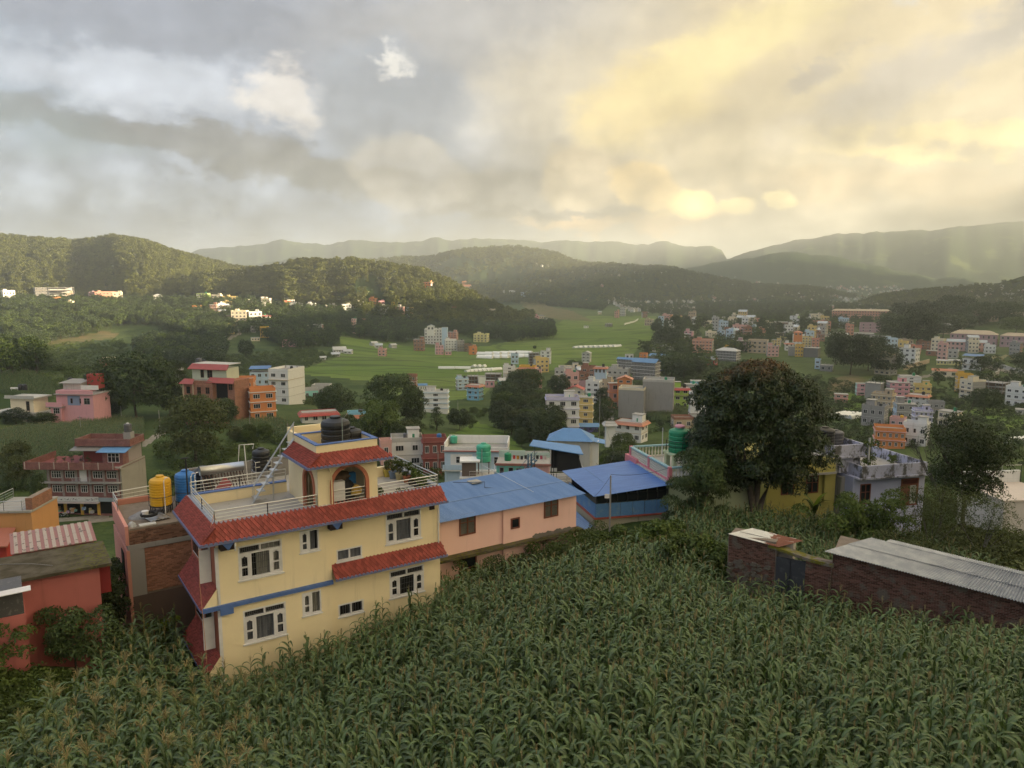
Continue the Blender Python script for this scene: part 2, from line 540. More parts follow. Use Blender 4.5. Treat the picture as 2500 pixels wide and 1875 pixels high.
# hills: crest as (px, row) seen from here, crest distance, foot distance, fall-off behind, foot height, gully size
def crest(rows, dist):
 th = np.array([px_theta(p) for p, q in rows])
 el = np.array([(672.0 - q) / F for p, q in rows])
 return th, el * dist
HILLS = []
def hill(rows, dist, foot, back, z0, gully, scale, seed):
 th, z = crest(rows, dist)
 HILLS.append((th, z, dist, foot, back, z0, gully, scale, seed))
hill([(-700, 640), (-300, 600), (0, 578), (60, 582), (140, 592), (210, 598), (300, 588), (370, 600), (440, 622), (520, 640), (590, 656), (660, 668), (800, 690), (950, 720), (1050, 800)], 1650, 1000, 700, -70, 40, 9.0, 3)
hill([(350, 760), (450, 694), (560, 672), (650, 664), (740, 652), (800, 648), (880, 650), (960, 658), (1040, 672), (1100, 696), (1160, 728), (1240, 768), (1300, 800)], 1230, 900, 500, -84, 26, 12.0, 8)
hill([(760, 700), (870, 645), (960, 636), (1060, 632), (1150, 615), (1230, 606), (1280, 607), (1350, 622), (1430, 644), (1550, 652), (1640, 660), (1720, 676), (1830, 694), (1950, 706), (2060, 724), (2180, 745), (2260, 820)], 2900, 2000, 1500, -86, 70, 11.0, 15)
hill([(2000, 820), (2060, 752), (2140, 728), (2220, 716), (2300, 708), (2380, 694), (2450, 678), (2520, 660), (2600, 640), (2700, 610)], 1900, 1480, 500, -84, 16, 12.0, 22)
hill([(1440, 860), (1530, 690), (1650, 655), (1750, 636), (1850, 622), (1930, 618), (2010, 626), (2100, 645), (2250, 668), (2400, 690), (2480, 860)], 4300, 3500, 1100, -85, 55, 9.0, 31)
hill([(1560, 860), (1700, 650), (1850, 606), (1950, 578), (2050, 562), (2150, 563), (2250, 556), (2330, 548), (2420, 540), (2500, 536), (2650, 545), (2900, 570), (3200, 800)], 5600, 4300, 1700, -85, 110, 8.0, 40)
hill([(150, 860), (350, 640), (450, 626), (560, 600), (680, 585), (770, 592), (850, 590), (900, 582), (960, 590), (1010, 584), (1080, 578), (1200, 582), (1320, 588), (1450, 582), (1600, 590), (1750, 605), (1900, 860)], 6000, 4700, 1700, -85, 100, 9.0, 52)
hill([(380, 860), (450, 680), (560, 652), (660, 640), (740, 628), (790, 636), (860, 655), (960, 690), (1020, 860)], 4400, 3600, 1000, -85, 40, 9.0, 61)

# unseen range added at the right to keep the evening sun off the valley
SHADE_RANGE = [(1150, -1400, 214), (1150, -200, 218), (1150, 700, 206), (1160, 1000, 188), (1240, 1330, 184), (1760, 2200, 320), (2480, 3100, 390), (3000, 3800, 380)]

def smax(a, b, k):
 h = np.clip(0.5 + 0.5 * (a - b) / k, 0, 1)
 return b * (1 - h) + a * h + k * h * (1 - h)

def terrain(x, y, parts=False):
 x = np.asarray(x, dtype=float); y = np.asarray(y, dtype=float)
 shp = x.shape
 x, y = x.ravel(), y.ravel()
 z = np.empty_like(x)
 for s in range(0, len(x), 40000):
  u, v = _uv(x[s:s + 40000], y[s:s + 40000])
  K = _kern((u[:, None] - _pu) ** 2 + (v[:, None] - _pv) ** 2)
  z[s:s + 40000] = K @ _w[:_n] + _w[_n] + _w[_n + 1] * u + _w[_n + 2] * v
 r = np.sqrt(x * x + y * y)
 th = np.arctan2(x, y)
 z = z + fbm(x / 60.0, y / 60.0, 3, 90) * np.clip((r - 120) / 300, 0, 1) * 3.0
 which = np.full(len(x), -1)
 t = np.tan(np.clip(th, -1.2, 1.2))
 for i, (hth, hz, dist, foot, back, z0, gully, scale, seed) in enumerate(HILLS):
  zc = np.interp(th, hth, hz, left=-200.0, right=-200.0)
  if dist > 4000: zc = zc + dist * 0.014 * fbm(th * 26, th * 0 + seed, 5, seed + 9)
  wob = fbm(th * scale, r / dist * 3.0, 3, seed)
        # gullies run downhill: warp the distance at which each height is reached
  gl = fbm(th * scale * 2.2, r / dist * 1.6, 4, seed + 5)
  crest_r = y * 0 + dist * (1 + 0.06 * fbm(th * 6, th * 0, 2, seed + 2))
  yy = y + wob * 0.0
  f = np.clip((yy - foot * (1 + 0.05 * wob)) / (crest_r - foot), 0, 1)
  s_ = f * f * (3 - 2 * f) * 0.55 + f * 0.45
  b = np.clip((yy - crest_r) / back, 0, 1)
  prof = np.where(yy <= crest_r, s_, 1 - b * b * (3 - 2 * b))
  zh = z0 - 8 + (zc - z0 + 8) * prof
  zh = zh + gl * gully * 2.2 * np.clip(prof * (1.06 - prof) * 3.2, 0, 1)
  zh = np.where((zc < -190) | (y < foot * 0.9), -300.0, zh)
  which = np.where(zh > z, i, which)
  z = smax(z, zh, 3.0 + dist * 0.001)
 for (ax, ay, ah), (bx, by, bh) in zip(SHADE_RANGE[:-1], SHADE_RANGE[1:]):
  dx, dy = bx - ax, by - ay
  q = np.clip(((x - ax) * dx + (y - ay) * dy) / (dx * dx + dy * dy), 0, 1)
  d = np.hypot(x - ax - q * dx, y - ay - q * dy)
  hgt = ah + (bh - ah) * q
  f = np.clip(1 - d / (300 + hgt * 0.25), 0, 1)
  zr = -90 + (hgt + 90) * (f * f * (3 - 2 * f))
  zr = np.where(x > 0.70 * y + 4, zr, -300)
  which = np.where((zr > z) & (f > 0), 90, which)
  z = np.maximum(z, zr)
 z = z.reshape(shp)
 return (z, which.reshape(shp)) if parts else z

def hz(x, y): return float(terrain(np.array([x]), np.array([y]))[0])

def ground(px, py, start=12.0, far=14000.0):
 """where the line of sight through (px, py) meets the ground"""
 d = ray(px, py)
 d = d / d[1]
 ys = start * (far / start) ** (np.arange(700) / 699.0)
 zz = terrain(d[0] * ys, ys)
 hit = np.nonzero(d[2] * ys <= zz)[0]
 i = hit[0] if len(hit) else 699
 if i == 0: return Vector(d * ys[0])
 a, b = ys[i - 1], ys[i]
 for _ in range(3):
  q = np.linspace(a, b, 12)
  h = np.nonzero(d[2] * q <= terrain(d[0] * q, q))[0]
  j = max(1, h[0]) if len(h) else 11
  a, b = q[j - 1], q[j]
 return Vector(d * b)

# ------------------------------------------------------------------ ground sheet
th_in = np.radians(np.linspace(-40, 40, 520))
th_out = np.radians(np.concatenate([np.linspace(40, 320, 100)[1:-1]]))
THS = np.concatenate([th_in, th_out])
RS = np.concatenate([[4.0], 7.0 * (2200 / 7.0) ** (np.arange(330) / 329.0), 2200 * (15000 / 2200) ** (np.arange(1, 91) / 90.0)])
TH, RR = np.meshgrid(THS, RS, indexing='ij')
TX, TY = RR * np.sin(TH), RR * np.cos(TH)
TZ, TW = terrain(TX, TY, parts=True)

def in_poly(x, y, poly):
 inside = np.zeros(x.shape, dtype=bool)
 m = len(poly)
 for i in range(m):
  x0, y0 = poly[i]; x1, y1 = poly[(i + 1) % m]
  c = ((y0 > y) != (y1 > y)) & (x < (x1 - x0) * (y - y0) / (y1 - y0 + 1e-12) + x0)
  inside ^= c
 return inside

def gpoly(pts):
 """outline of a piece of land, corner by corner"""
 return [tuple(ground(*p)[:2]) for p in pts]

PADDY = [gpoly(p) for p in (
 [(700, 912), (900, 930), (1010, 990), (1180, 965), (1240, 905), (1500, 905), (1560, 850), (1640, 800), (1600, 772), (1440, 772), (1380, 778), (1340, 800), (1250, 830), (1190, 846), (1060, 850), (960, 838), (830, 822), (830, 870), (760, 895)],
 [(1080, 1070), (1160, 1030), (1230, 1050), (1290, 1110), (1210, 1130), (1130, 1110)],
 [(2330, 985), (2500, 1000), (2500, 1040), (2420, 1070), (2340, 1040)],
 [(2040, 960), (2130, 955), (2150, 1010), (2050, 1010)],
)]
DRY = [gpoly(p) for p in ([(1270, 735), (1330, 735), (1400, 760), (1450, 785), (1340, 778), (1280, 750)], [(110, 835), (250, 808), (290, 812), (280, 826), (180, 838), (110, 850)],
                          [(2010, 960), (2030, 925), (2080, 915), (2120, 925), (2090, 950), (2020, 970)])]
LANE = [gpoly(p) for p in ([(30, 1272), (420, 1262), (420, 1250), (30, 1258)], [(340, 1085), (400, 1050), (408, 1056), (352, 1092)],
                           [(1476, 1080), (1490, 1080), (1500, 1000), (1474, 960), (1452, 962), (1468, 1000)],
                           [(2140, 938), (2260, 915), (2330, 895), (2330, 900), (2260, 922), (2150, 946)], [(2405, 885), (2500, 915), (2500, 922), (2400, 896)],
                           [(554, 826), (580, 814), (576, 790), (582, 790), (588, 816), (560, 832)])]
def mask(polys): return sum((in_poly(TX, TY, p) for p in polys), np.zeros(TX.shape, dtype=bool)).astype(np.float32)
m_paddy, m_dry, m_lane = mask(PADDY), mask(DRY), mask(LANE)
m_wood = (TW >= 0).astype(np.float32)
i_n, j_n = TX.shape
idx = np.arange(i_n * j_n).reshape(i_n, j_n)
nxt = np.roll(idx, -1, axis=0)
quads = np.stack([idx[:, :-1], nxt[:, :-1], nxt[:, 1:], idx[:, 1:]], axis=-1).reshape(-1, 4)
verts = np.stack([TX, TY, TZ], axis=-1).reshape(-1, 3)

def ground_mat():
 m, t, out = _new('land')
 geo = t.n('ShaderNodeNewGeometry')
 p = geo.outputs['Position']
 def attr(n):
  a = t.n('ShaderNodeAttribute', attribute_name=n)
  return a.outputs['Fac']
 big, _ = t.noise(p, 0.006, 5, 0.6)
 mid, midc = t.noise(p, 0.05, 5, 0.65)
 fine, _ = t.noise(p, 0.9, 4, 0.65)
 scrub = t.mix(t.smooth(mid, 0.35, 0.65), (0.036, 0.062, 0.018), (0.085, 0.112, 0.034))
 scrub = t.mix(t.smooth(fine, 0.4, 0.7, 0, 0.6), scrub, (0.024, 0.042, 0.014))
 scrub = t.mix(t.smooth(big, 0.54, 0.68, 0, 0.55), scrub, (0.125, 0.125, 0.05))
    # paddies: narrow plots along the contour, each its own green, with darker bunds
 px_, py_, pz_ = t.xyz(p)
 wpos = t.vm('ADD', p, t.vm('MULTIPLY', t.vm('SUBTRACT', t.noise(p, 0.011, 3, 0.55)[1], (0.5, 0.5, 0.5)), (90.0, 60.0, 0.0)))
 vo = t.n('ShaderNodeTexVoronoi', feature='F1')
 t.put(vo.inputs['Vector'], t.vm('MULTIPLY', wpos, (0.011, 0.034, 0.0)))
 vo.inputs['Scale'].default_value = 1.0
 ve = t.n('ShaderNodeTexVoronoi', feature='DISTANCE_TO_EDGE')
 t.put(ve.inputs['Vector'], t.vm('MULTIPLY', wpos, (0.011, 0.034, 0.0)))
 ve.inputs['Scale'].default_value = 1.0
 plot = t.xyz(vo.outputs['Color'])[0]
 green = t.mix(plot, (0.092, 0.152, 0.026), (0.150, 0.208, 0.042))
 green = t.mix(t.smooth(t.noise(p, 0.004, 3, 0.5)[0], 0.45, 0.6, 0, 0.45), green, (0.165, 0.195, 0.055))
 green = t.mix(t.smooth(fine, 0.35, 0.75, 0, 0.3), green, (0.05, 0.085, 0.018))
 green = t.mix(t.smooth(mid, 0.4, 0.7, 0, 0.35), green, (0.062, 0.12, 0.018))
 green = t.mix(t.smooth(ve.outputs['Distance'], 0.06, 0.012, 0, 0.65), green, (0.040, 0.062, 0.018))
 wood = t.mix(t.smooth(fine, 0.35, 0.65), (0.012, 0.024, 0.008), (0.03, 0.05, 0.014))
 tw = t.n('ShaderNodeTexWave', wave_type='BANDS', bands_direction='Z')
 t.put(tw.inputs['Vector'], p)
 tw.inputs['Scale'].default_value = 0.045
 tw.inputs['Distortion'].default_value = 9.0
 tw.inputs['Detail'].default_value = 2.0
 tw.inputs['Detail Scale'].default_value = 0.01
 terr = t.mix(t.mul(tw.outputs['Fac'], t.smooth(big, 0.45, 0.6)), scrub, (0.072, 0.105, 0.030))
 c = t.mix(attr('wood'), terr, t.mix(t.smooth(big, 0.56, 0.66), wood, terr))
 c = t.mix(t.smooth(t.add(attr('paddy'), t.mul(t.sub(mid, 0.5), 0.3)), 0.4, 0.6), c, green)
 dry = t.mix(t.smooth(mid, 0.35, 0.65), (0.15, 0.115, 0.06), (0.085, 0.095, 0.035))
 c = t.mix(t.smooth(t.add(attr('dry'), t.mul(t.sub(mid, 0.5), 0.5)), 0.4, 0.65), c, dry)
 c = t.mix(t.smooth(attr('lane'), 0.4, 0.6), c, t.mix(t.smooth(fine, 0.3, 0.7), (0.20, 0.175, 0.145), (0.27, 0.25, 0.22)))
 bsdf(t, out, c, 0.95, 0, 0.1, bump(t, fine, 0.5, 0.5))
 return m
LAND = ground_mat()
me = np_mesh('terrain', verts, quads, LAND, smooth=True)
for nm, arr in (('paddy', m_paddy), ('dry', m_dry), ('lane', m_lane), ('wood', m_wood)):
 a = me.attributes.new(nm, 'FLOAT', 'POINT')
 a.data.foreach_set('value', arr.ravel())
tag(link('terrain', me), kind='structure')

# ------------------------------------------------------------------ foliage
L_FOREST = leafmat('forest_leaf', ((0.080, 0.096, 0.020), (0.128, 0.136, 0.028), (0.066, 0.070, 0.019)), 0.18, 0.7, 0.5, nscale=0.02)  # yellowed and brightened to strengthen the sunlit look of the hills
L_DARK = leafmat('dark_leaf', ((0.032, 0.056, 0.018), (0.062, 0.088, 0.028), (0.038, 0.054, 0.020)), 0.18, 0.55)
L_MID = leafmat('green_leaf', ((0.056, 0.090, 0.018), (0.098, 0.132, 0.030), (0.048, 0.072, 0.018)), 0.25, 0.6)
L_OLIVE = leafmat('olive_leaf', ((0.070, 0.088, 0.028), (0.105, 0.118, 0.042), (0.056, 0.070, 0.024)), 0.2, 0.7)
L_LIME = leafmat('lime_leaf', ((0.120, 0.170, 0.018), (0.20, 0.24, 0.030), (0.075, 0.115, 0.016)), 0.3, 0.5)
L_MANGO = leafmat('mango_leaf', ((0.028, 0.050, 0.013), (0.054, 0.084, 0.019), (0.020, 0.036, 0.010)), 0.12, 0.45, 0.5, top=((0.135, 0.070, 0.024), 11.4, 13.0, 4.5), spec=0.4, nscale=0.9)
BARK = plain('bark', (0.085, 0.066, 0.050), 0.95, var=0.35, scale=6.0)
BARKLIGHT = plain('pale_bark', (0.16, 0.13, 0.105), 0.95, var=0.35, scale=6.0)
BARKGREY = plain('grey_bark', (0.12, 0.11, 0.10), 0.95, var=0.3, scale=6.0)

def leaves(P, N, size, aspect=0.45, droop=0.0, rng=RNG, spread=1.0):
 """one pointed leaf (two triangles folded into a rhombus) at each point P, facing roughly N"""
 n = len(P)
 N = N + rng.normal(0, 0.55 * spread, (n, 3))
 N /= np.linalg.norm(N, axis=1, keepdims=True) + 1e-9
 A = rng.normal(0, 1, (n, 3)); A[:, 2] -= droop * 2.0
 A -= N * np.sum(A * N, axis=1, keepdims=True)
 A /= np.linalg.norm(A, axis=1, keepdims=True) + 1e-9
 B = np.cross(N, A)
 s = (size * rng.uniform(0.65, 1.3, n))[:, None]
 fold = N * s * 0.10
 v = np.stack([P - A * s * 0.5, P + B * s * aspect * 0.5 - fold, P + A * s * 0.5 - fold * 0.6, P - B * s * aspect * 0.5 - fold], axis=1)
 f = np.arange(n * 4).reshape(n, 4)
 return v.reshape(-1, 3), f

def clump_points(centers, radii, per, rng, flat=0.8):
 """points through the outer half of each clump, denser above"""
 P, N = [], []
 for c, r in zip(centers, radii):
  k = max(6, int(per * (r / np.mean(radii)) ** 2))
  d = rng.normal(0, 1, (k, 3))
  d /= np.linalg.norm(d, axis=1, keepdims=True)
  d[:, 2] = np.where(d[:, 2] < -0.35, -d[:, 2], d[:, 2])
  rr = r * rng.uniform(0.55, 1.05, k) ** 0.6
  p = d * rr[:, None]
  p[:, 2] *= flat
  P.append(np.asarray(c) + p)
  q = d.copy(); q[:, 2] += 0.5
  N.append(q / np.linalg.norm(q, axis=1, keepdims=True))
 return np.concatenate(P), np.concatenate(N)

def crown_clumps(rng, h0, h1, rad, n, shape='round', size=0.34):
 """clump centres spread over an uneven crown between heights h0 and h1"""
 C, Q = [], []
 hm, hh = (h0 + h1) / 2, (h1 - h0) / 2
 lob = rng.uniform(0, 6.28, 3)
 for i in range(n):
  t = rng.uniform(-0.85, 1.0) if shape != 'cone' else rng.uniform(-1, 1)
  a = rng.uniform(0, 6.283)
  if shape == 'round': w = math.sqrt(max(0.0, 1 - t * t * 0.86))
  elif shape == 'flat': w = 1.0 - 0.35 * max(t, 0) - 0.5 * max(-t, 0)
  elif shape == 'cone': w = 0.15 + 0.85 * (1 - t) / 2
  else: w = 0.75 + 0.25 * math.cos(t * 3)
  w *= 1 + 0.16 * math.sin(2 * a + lob[0]) + 0.12 * math.sin(3 * a + lob[1])
  k = rng.uniform(0.50, 1.0) ** 0.5
  C.append((math.cos(a) * rad * w * k * 0.86, math.sin(a) * rad * w * k * 0.86, hm + hh * t * 0.88))
  Q.append(rad * size * rng.uniform(0.7, 1.3))
 return np.array(C), np.array(Q)

def trunk_mb(rng, h, r0, tips, bend=0.06):
 """a tapered trunk that forks into limbs reaching the clumps"""
 b = MB()
 top = h
 pts = [Vector((rng.normal(0, bend) * h * t, rng.normal(0, bend) * h * t, top * t - (0.8 if t == 0 else 0))) for t in (0, 0.3, 0.6, 1.0)]
 b.tube(pts, r0, 8, r1=r0 * 0.45)
 for tip in tips:
  s = pts[1].lerp(pts[3], rng.uniform(0.2, 1.0))
  e = Vector(tip)
  m = s.lerp(e, 0.5) + Vector((rng.normal(0, 0.06) * h, rng.normal(0, 0.06) * h, 0.05 * h))
  b.tube([s, m, e], r0 * 0.38, 5, r1=r0 * 0.08)
 return b

def tree_meshes(seed, h, h0, rad, nclump, per, leaf, mat_, shape='round', size=0.34, r0=None, droop=0.2, aspect=0.5, bark=None, limbs=6):
 rng = np.random.default_rng(seed)
 C, Q = crown_clumps(rng, h0, h, rad, nclump, shape, size)
 P, N = clump_points(C, Q, per, rng)
 v, f = leaves(P, N, leaf, aspect, droop, rng)
 cm = np_mesh('crown', v, f, mat_)
 tips = [C[i] for i in rng.choice(len(C), min(limbs, len(C)), replace=False)]
 tm = trunk_mb(rng, h0 + (h - h0) * 0.45, r0 or h * 0.022, tips).mesh('trunk', bark or BARK, True)
 return cm, tm

def one_mesh_tree(seed, h, h0, rad, nclump, per, leaf, mat_, shape='round', size=0.36):
 """crown and trunk in a single small mesh, for woods seen from far away"""
 rng = np.random.default_rng(seed)
 C, Q = crown_clumps(rng, h0, h, rad, nclump, shape, size)
 P, N = clump_points(C, Q, per, rng)
 v, f = leaves(P, N, leaf, 0.75, 0.1, rng)
 t = np.array([[-.2, 0, -2], [.2, 0, -2], [.15, 0, h * 0.6], [-.15, 0, h * 0.6], [0, -.2, -2], [0, .2, -2], [0, .15, h * 0.6], [0, -.15, h * 0.6]])
 me = np_mesh('tree', np.concatenate([v, t]), np.concatenate([f, np.array([[0, 1, 2, 3], [4, 5, 6, 7]]) + len(v)]), [mat_, BARK], mi=[0] * len(f) + [1, 1])
 return bpy.data.objects.new('tree', me)

# ---- scattering with one geometry-nodes object per wood or field
def scatter(name, pts, rz, scl, pick, sources, tilt=None):
 src = bpy.data.collections.new(name + '_sources')
 for o in sources: src.objects.link(o)
 me = bpy.data.meshes.new(name)
 n = len(pts)
 me.vertices.add(n)
 me.vertices.foreach_set('co', np.asarray(pts, dtype=np.float32).ravel())
 rot = np.zeros((n, 3), dtype=np.float32)
 rot[:, 2] = rz
 if tilt is not None: rot[:, :2] = tilt
 a = me.attributes.new('turn', 'FLOAT_VECTOR', 'POINT'); a.data.foreach_set('vector', rot.ravel())
 a = me.attributes.new('size', 'FLOAT', 'POINT'); a.data.foreach_set('value', np.asarray(scl, dtype=np.float32))
 a = me.attributes.new('pick', 'INT', 'POINT'); a.data.foreach_set('value', np.asarray(pick, dtype=np.int32))
 ng = bpy.data.node_groups.new(name, 'GeometryNodeTree')
 ng.interface.new_socket('Geometry', in_out='INPUT', socket_type='NodeSocketGeometry')
 ng.interface.new_socket('Geometry', in_out='OUTPUT', socket_type='NodeSocketGeometry')
 gi, go = ng.nodes.new('NodeGroupInput'), ng.nodes.new('NodeGroupOutput')
 m2p = ng.nodes.new('GeometryNodeMeshToPoints')
 iop = ng.nodes.new('GeometryNodeInstanceOnPoints')
 ci = ng.nodes.new('GeometryNodeCollectionInfo')
 ci.inputs['Collection'].default_value = src
 ci.inputs['Separate Children'].default_value = True
 ci.inputs['Reset Children'].default_value = True
 def named(nm, dt):
  q = ng.nodes.new('GeometryNodeInputNamedAttribute'); q.data_type = dt; q.inputs['Name'].default_value = nm
  return [s for s in q.outputs if s.enabled and s.name == 'Attribute'][0]
 e2r = ng.nodes.new('FunctionNodeEulerToRotation')
 ng.links.new(gi.outputs[0], m2p.inputs['Mesh'])
 ng.links.new(m2p.outputs[0], iop.inputs['Points'])
 ng.links.new(ci.outputs[0], iop.inputs['Instance'])
 iop.inputs['Pick Instance'].default_value = True
 ng.links.new(named('pick', 'INT'), iop.inputs['Instance Index'])
 ng.links.new(named('turn', 'FLOAT_VECTOR'), e2r.inputs[0])
 ng.links.new(e2r.outputs[0], iop.inputs['Rotation'])
 ng.links.new(named('size', 'FLOAT'), iop.inputs['Scale'])
 ng.links.new(iop.outputs[0], go.inputs[0])
 o = link(name, me)
 md = o.modifiers.new('scatter', 'NODES')
 md.node_group = ng
 return tag(o, kind='stuff')

FOREST_SRC = [one_mesh_tree(100 + i, 9.5 + i, 1.4, 4.6 + 0.3 * i, 14, 34, 1.15, L_FOREST, ('round', 'round', 'tall', 'round')[i]) for i in range(4)]
DARKWOOD_SRC = [one_mesh_tree(120 + i, 10.5 + i, 1.2, 4.4, 18, 46, 0.75, L_DARK if i != 2 else L_MID, ('round', 'tall', 'round', 'round')[i]) for i in range(4)]

def cells(maskarr):
 """pick ground points where mask is set, evenly by area"""
 dth = np.gradient(THS[:520])[:, None]
 dr = np.gradient(RS)[None, :]
 w = (maskarr[:520] * dth * dr * RR[:520])
 return w
def sample_cells(w, n, rng):
 p = (w / w.sum()).ravel()
 k = rng.choice(p.size, n, p=p)
 i, j = np.unravel_index(k, w.shape)
 i = np.clip(i, 0, 518); j = np.clip(j, 1, len(RS) - 2)
 a = THS[i] + (THS[i + 1] - THS[i]) * rng.uniform(0, 1, n)
 r = RS[j] + (RS[j + 1] - RS[j]) * rng.uniform(0, 1, n)
 x, y = r * np.sin(a), r * np.cos(a)
 return np.stack([x, y, terrain(x, y)], axis=1)

def wood(name, maskarr, spacing, sources, smin, smax, seed, thin=None, limit=40000):
 rng = np.random.default_rng(seed)
 w = cells(maskarr)
 n = int(min(limit, w.sum() / spacing))
 P = sample_cells(w, n, rng)
 if thin is not None: P = P[thin(P, rng)]
 n = len(P)
 scatter(name, P, rng.uniform(0, 6.28, n), rng.uniform(smin, smax, n), rng.integers(0, len(sources), n), sources)

view = (np.abs(TH) < R(37)).astype(float)
patchy = lambda k, lo: (lambda P, rng: fbm(P[:, 0] / k, P[:, 1] / k, 3, 77) > rng.uniform(lo - 0.15, lo + 0.15, len(P)))
wood('left_hill_forest', view * (TW == 0) * (RR < 1950), 38.0, FOREST_SRC, 0.75, 1.25, 1, patchy(120, -0.35))
wood('spur_forest', view * (TW == 1) * (RR < 1500), 36.0, FOREST_SRC, 0.75, 1.35, 2, patchy(100, -0.22))
wood('far_hill_forest', view * (TW == 2) * (RR < 3300), 130.0, FOREST_SRC, 0.8, 1.5, 3, patchy(200, -0.12))
wood('right_hill_forest', view * (TW == 3) * (RR < 2200), 80.0, FOREST_SRC, 0.8, 1.3, 4, patchy(120, -0.15))

def land_mask(polys): return mask([gpoly(p) for p in polys])
WOODS = [
 [(0, 742), (640, 752), (660, 800), (560, 828), (520, 850), (360, 800), (290, 798), (110, 838), (95, 925), (0, 935)],
 [(335, 840), (420, 845), (545, 862), (540, 905), (430, 905), (330, 882)],
 [(620, 765), (900, 752), (1060, 780), (1060, 832), (960, 838), (830, 822), (810, 850), (700, 858), (600, 800)],
 [(1040, 770), (1240, 775), (1345, 800), (1350, 826), (1250, 838), (1180, 832), (1060, 800)],
 [(1290, 728), (1420, 738), (1480, 745), (1470, 760), (1390, 752), (1300, 740)],
]
w_dark = land_mask(WOODS) * (TW != 1) * (TW != 0)
wood('valley_side_wood', view * w_dark, 40.0, DARKWOOD_SRC, 0.7, 1.25, 5)
w_mix = land_mask([[(1560, 872), (1600, 830), (1620, 792), (1700, 775), (1900, 765), (2140, 762), (2140, 790), (1960, 830), (1860, 850), (1800, 872), (1700, 856)],
                   [(1500, 745), (1700, 745), (2000, 735), (2150, 745), (2150, 765), (1900, 760), (1620, 775)],
                   [(2140, 760), (2500, 755), (2500, 800), (2400, 800), (2150, 800)],
                   [(1560, 900), (1600, 870), (1700, 870), (1750, 900), (1700, 930), (1600, 915)],
                   [(2150, 905), (2420, 900), (2500, 930), (2500, 980), (2330, 960), (2250, 940)]])
wood('town_edge_wood', view * w_mix * (TW < 0), 95.0, DARKWOOD_SRC, 0.5, 1.1, 6, patchy(60, -0.05))

# ------------------------------------------------------------------ trees one can tell apart
def proto(name, seed, h, h0, rad, ncl, per, leaf, mat_, **kw):
 cm, tm = tree_meshes(seed, h, h0, rad, ncl, per, leaf, mat_, **kw)
 return dict(name=name, h=h, rad=rad, crown=cm, trunk=tm)
PT = {
 'round': proto('broadleaf_tree', 201, 10, 1.2, 4.6, 70, 95, 0.50, L_DARK),
 'round2': proto('broadleaf_tree', 202, 10, 1.0, 4.4, 70, 95, 0.50, L_MID),
 'wide': proto('broadleaf_tree', 203, 10, 1.8, 6.4, 85, 95, 0.55, L_DARK, shape='flat', size=0.26),
 'tall': proto('slender_tree', 204, 13, 2.0, 3.0, 54, 80, 0.48, L_DARK, shape='tall'),
 'olive': proto('feathery_tree', 205, 10, 0.9, 4.6, 80, 95, 0.42, L_OLIVE, droop=0.5),
 'conifer': proto('conifer_tree', 206, 12, 0.8, 3.2, 60, 60, 0.36, L_DARK, shape='cone', size=0.3),
 'shrub': proto('bush', 207, 3.0, 0.1, 2.0, 26, 70, 0.26, L_MID, limbs=3),
}
def tree(kind, p, h, w, label, group=None, name=None, cat='tree'):
 """p: ground point, h: height, w: crown width, in metres"""
 q = PT[kind]
 t = empty(name or q['name'], (p[0], p[1], p[2] - 0.3), random.uniform(0, 6.28), label, cat, group)
 t.scale = (w / (2 * q['rad']), w / (2 * q['rad']), h / q['h'])
 link('crown', q['crown'], t)
 link('trunk', q['trunk'], t)
 return t

def tree_px(kind, px, py, hp, wp, label, y=None, group=None, name=None, cat='tree'):
 g = ground(px, py) if y is None else at(px, py, y)
 if y is not None: g.z = hz(g.x, g.y)
 k = g.y / CP / F * 1.0
 return tree(kind, g, hp * k, wp * k, label, group, name, cat)

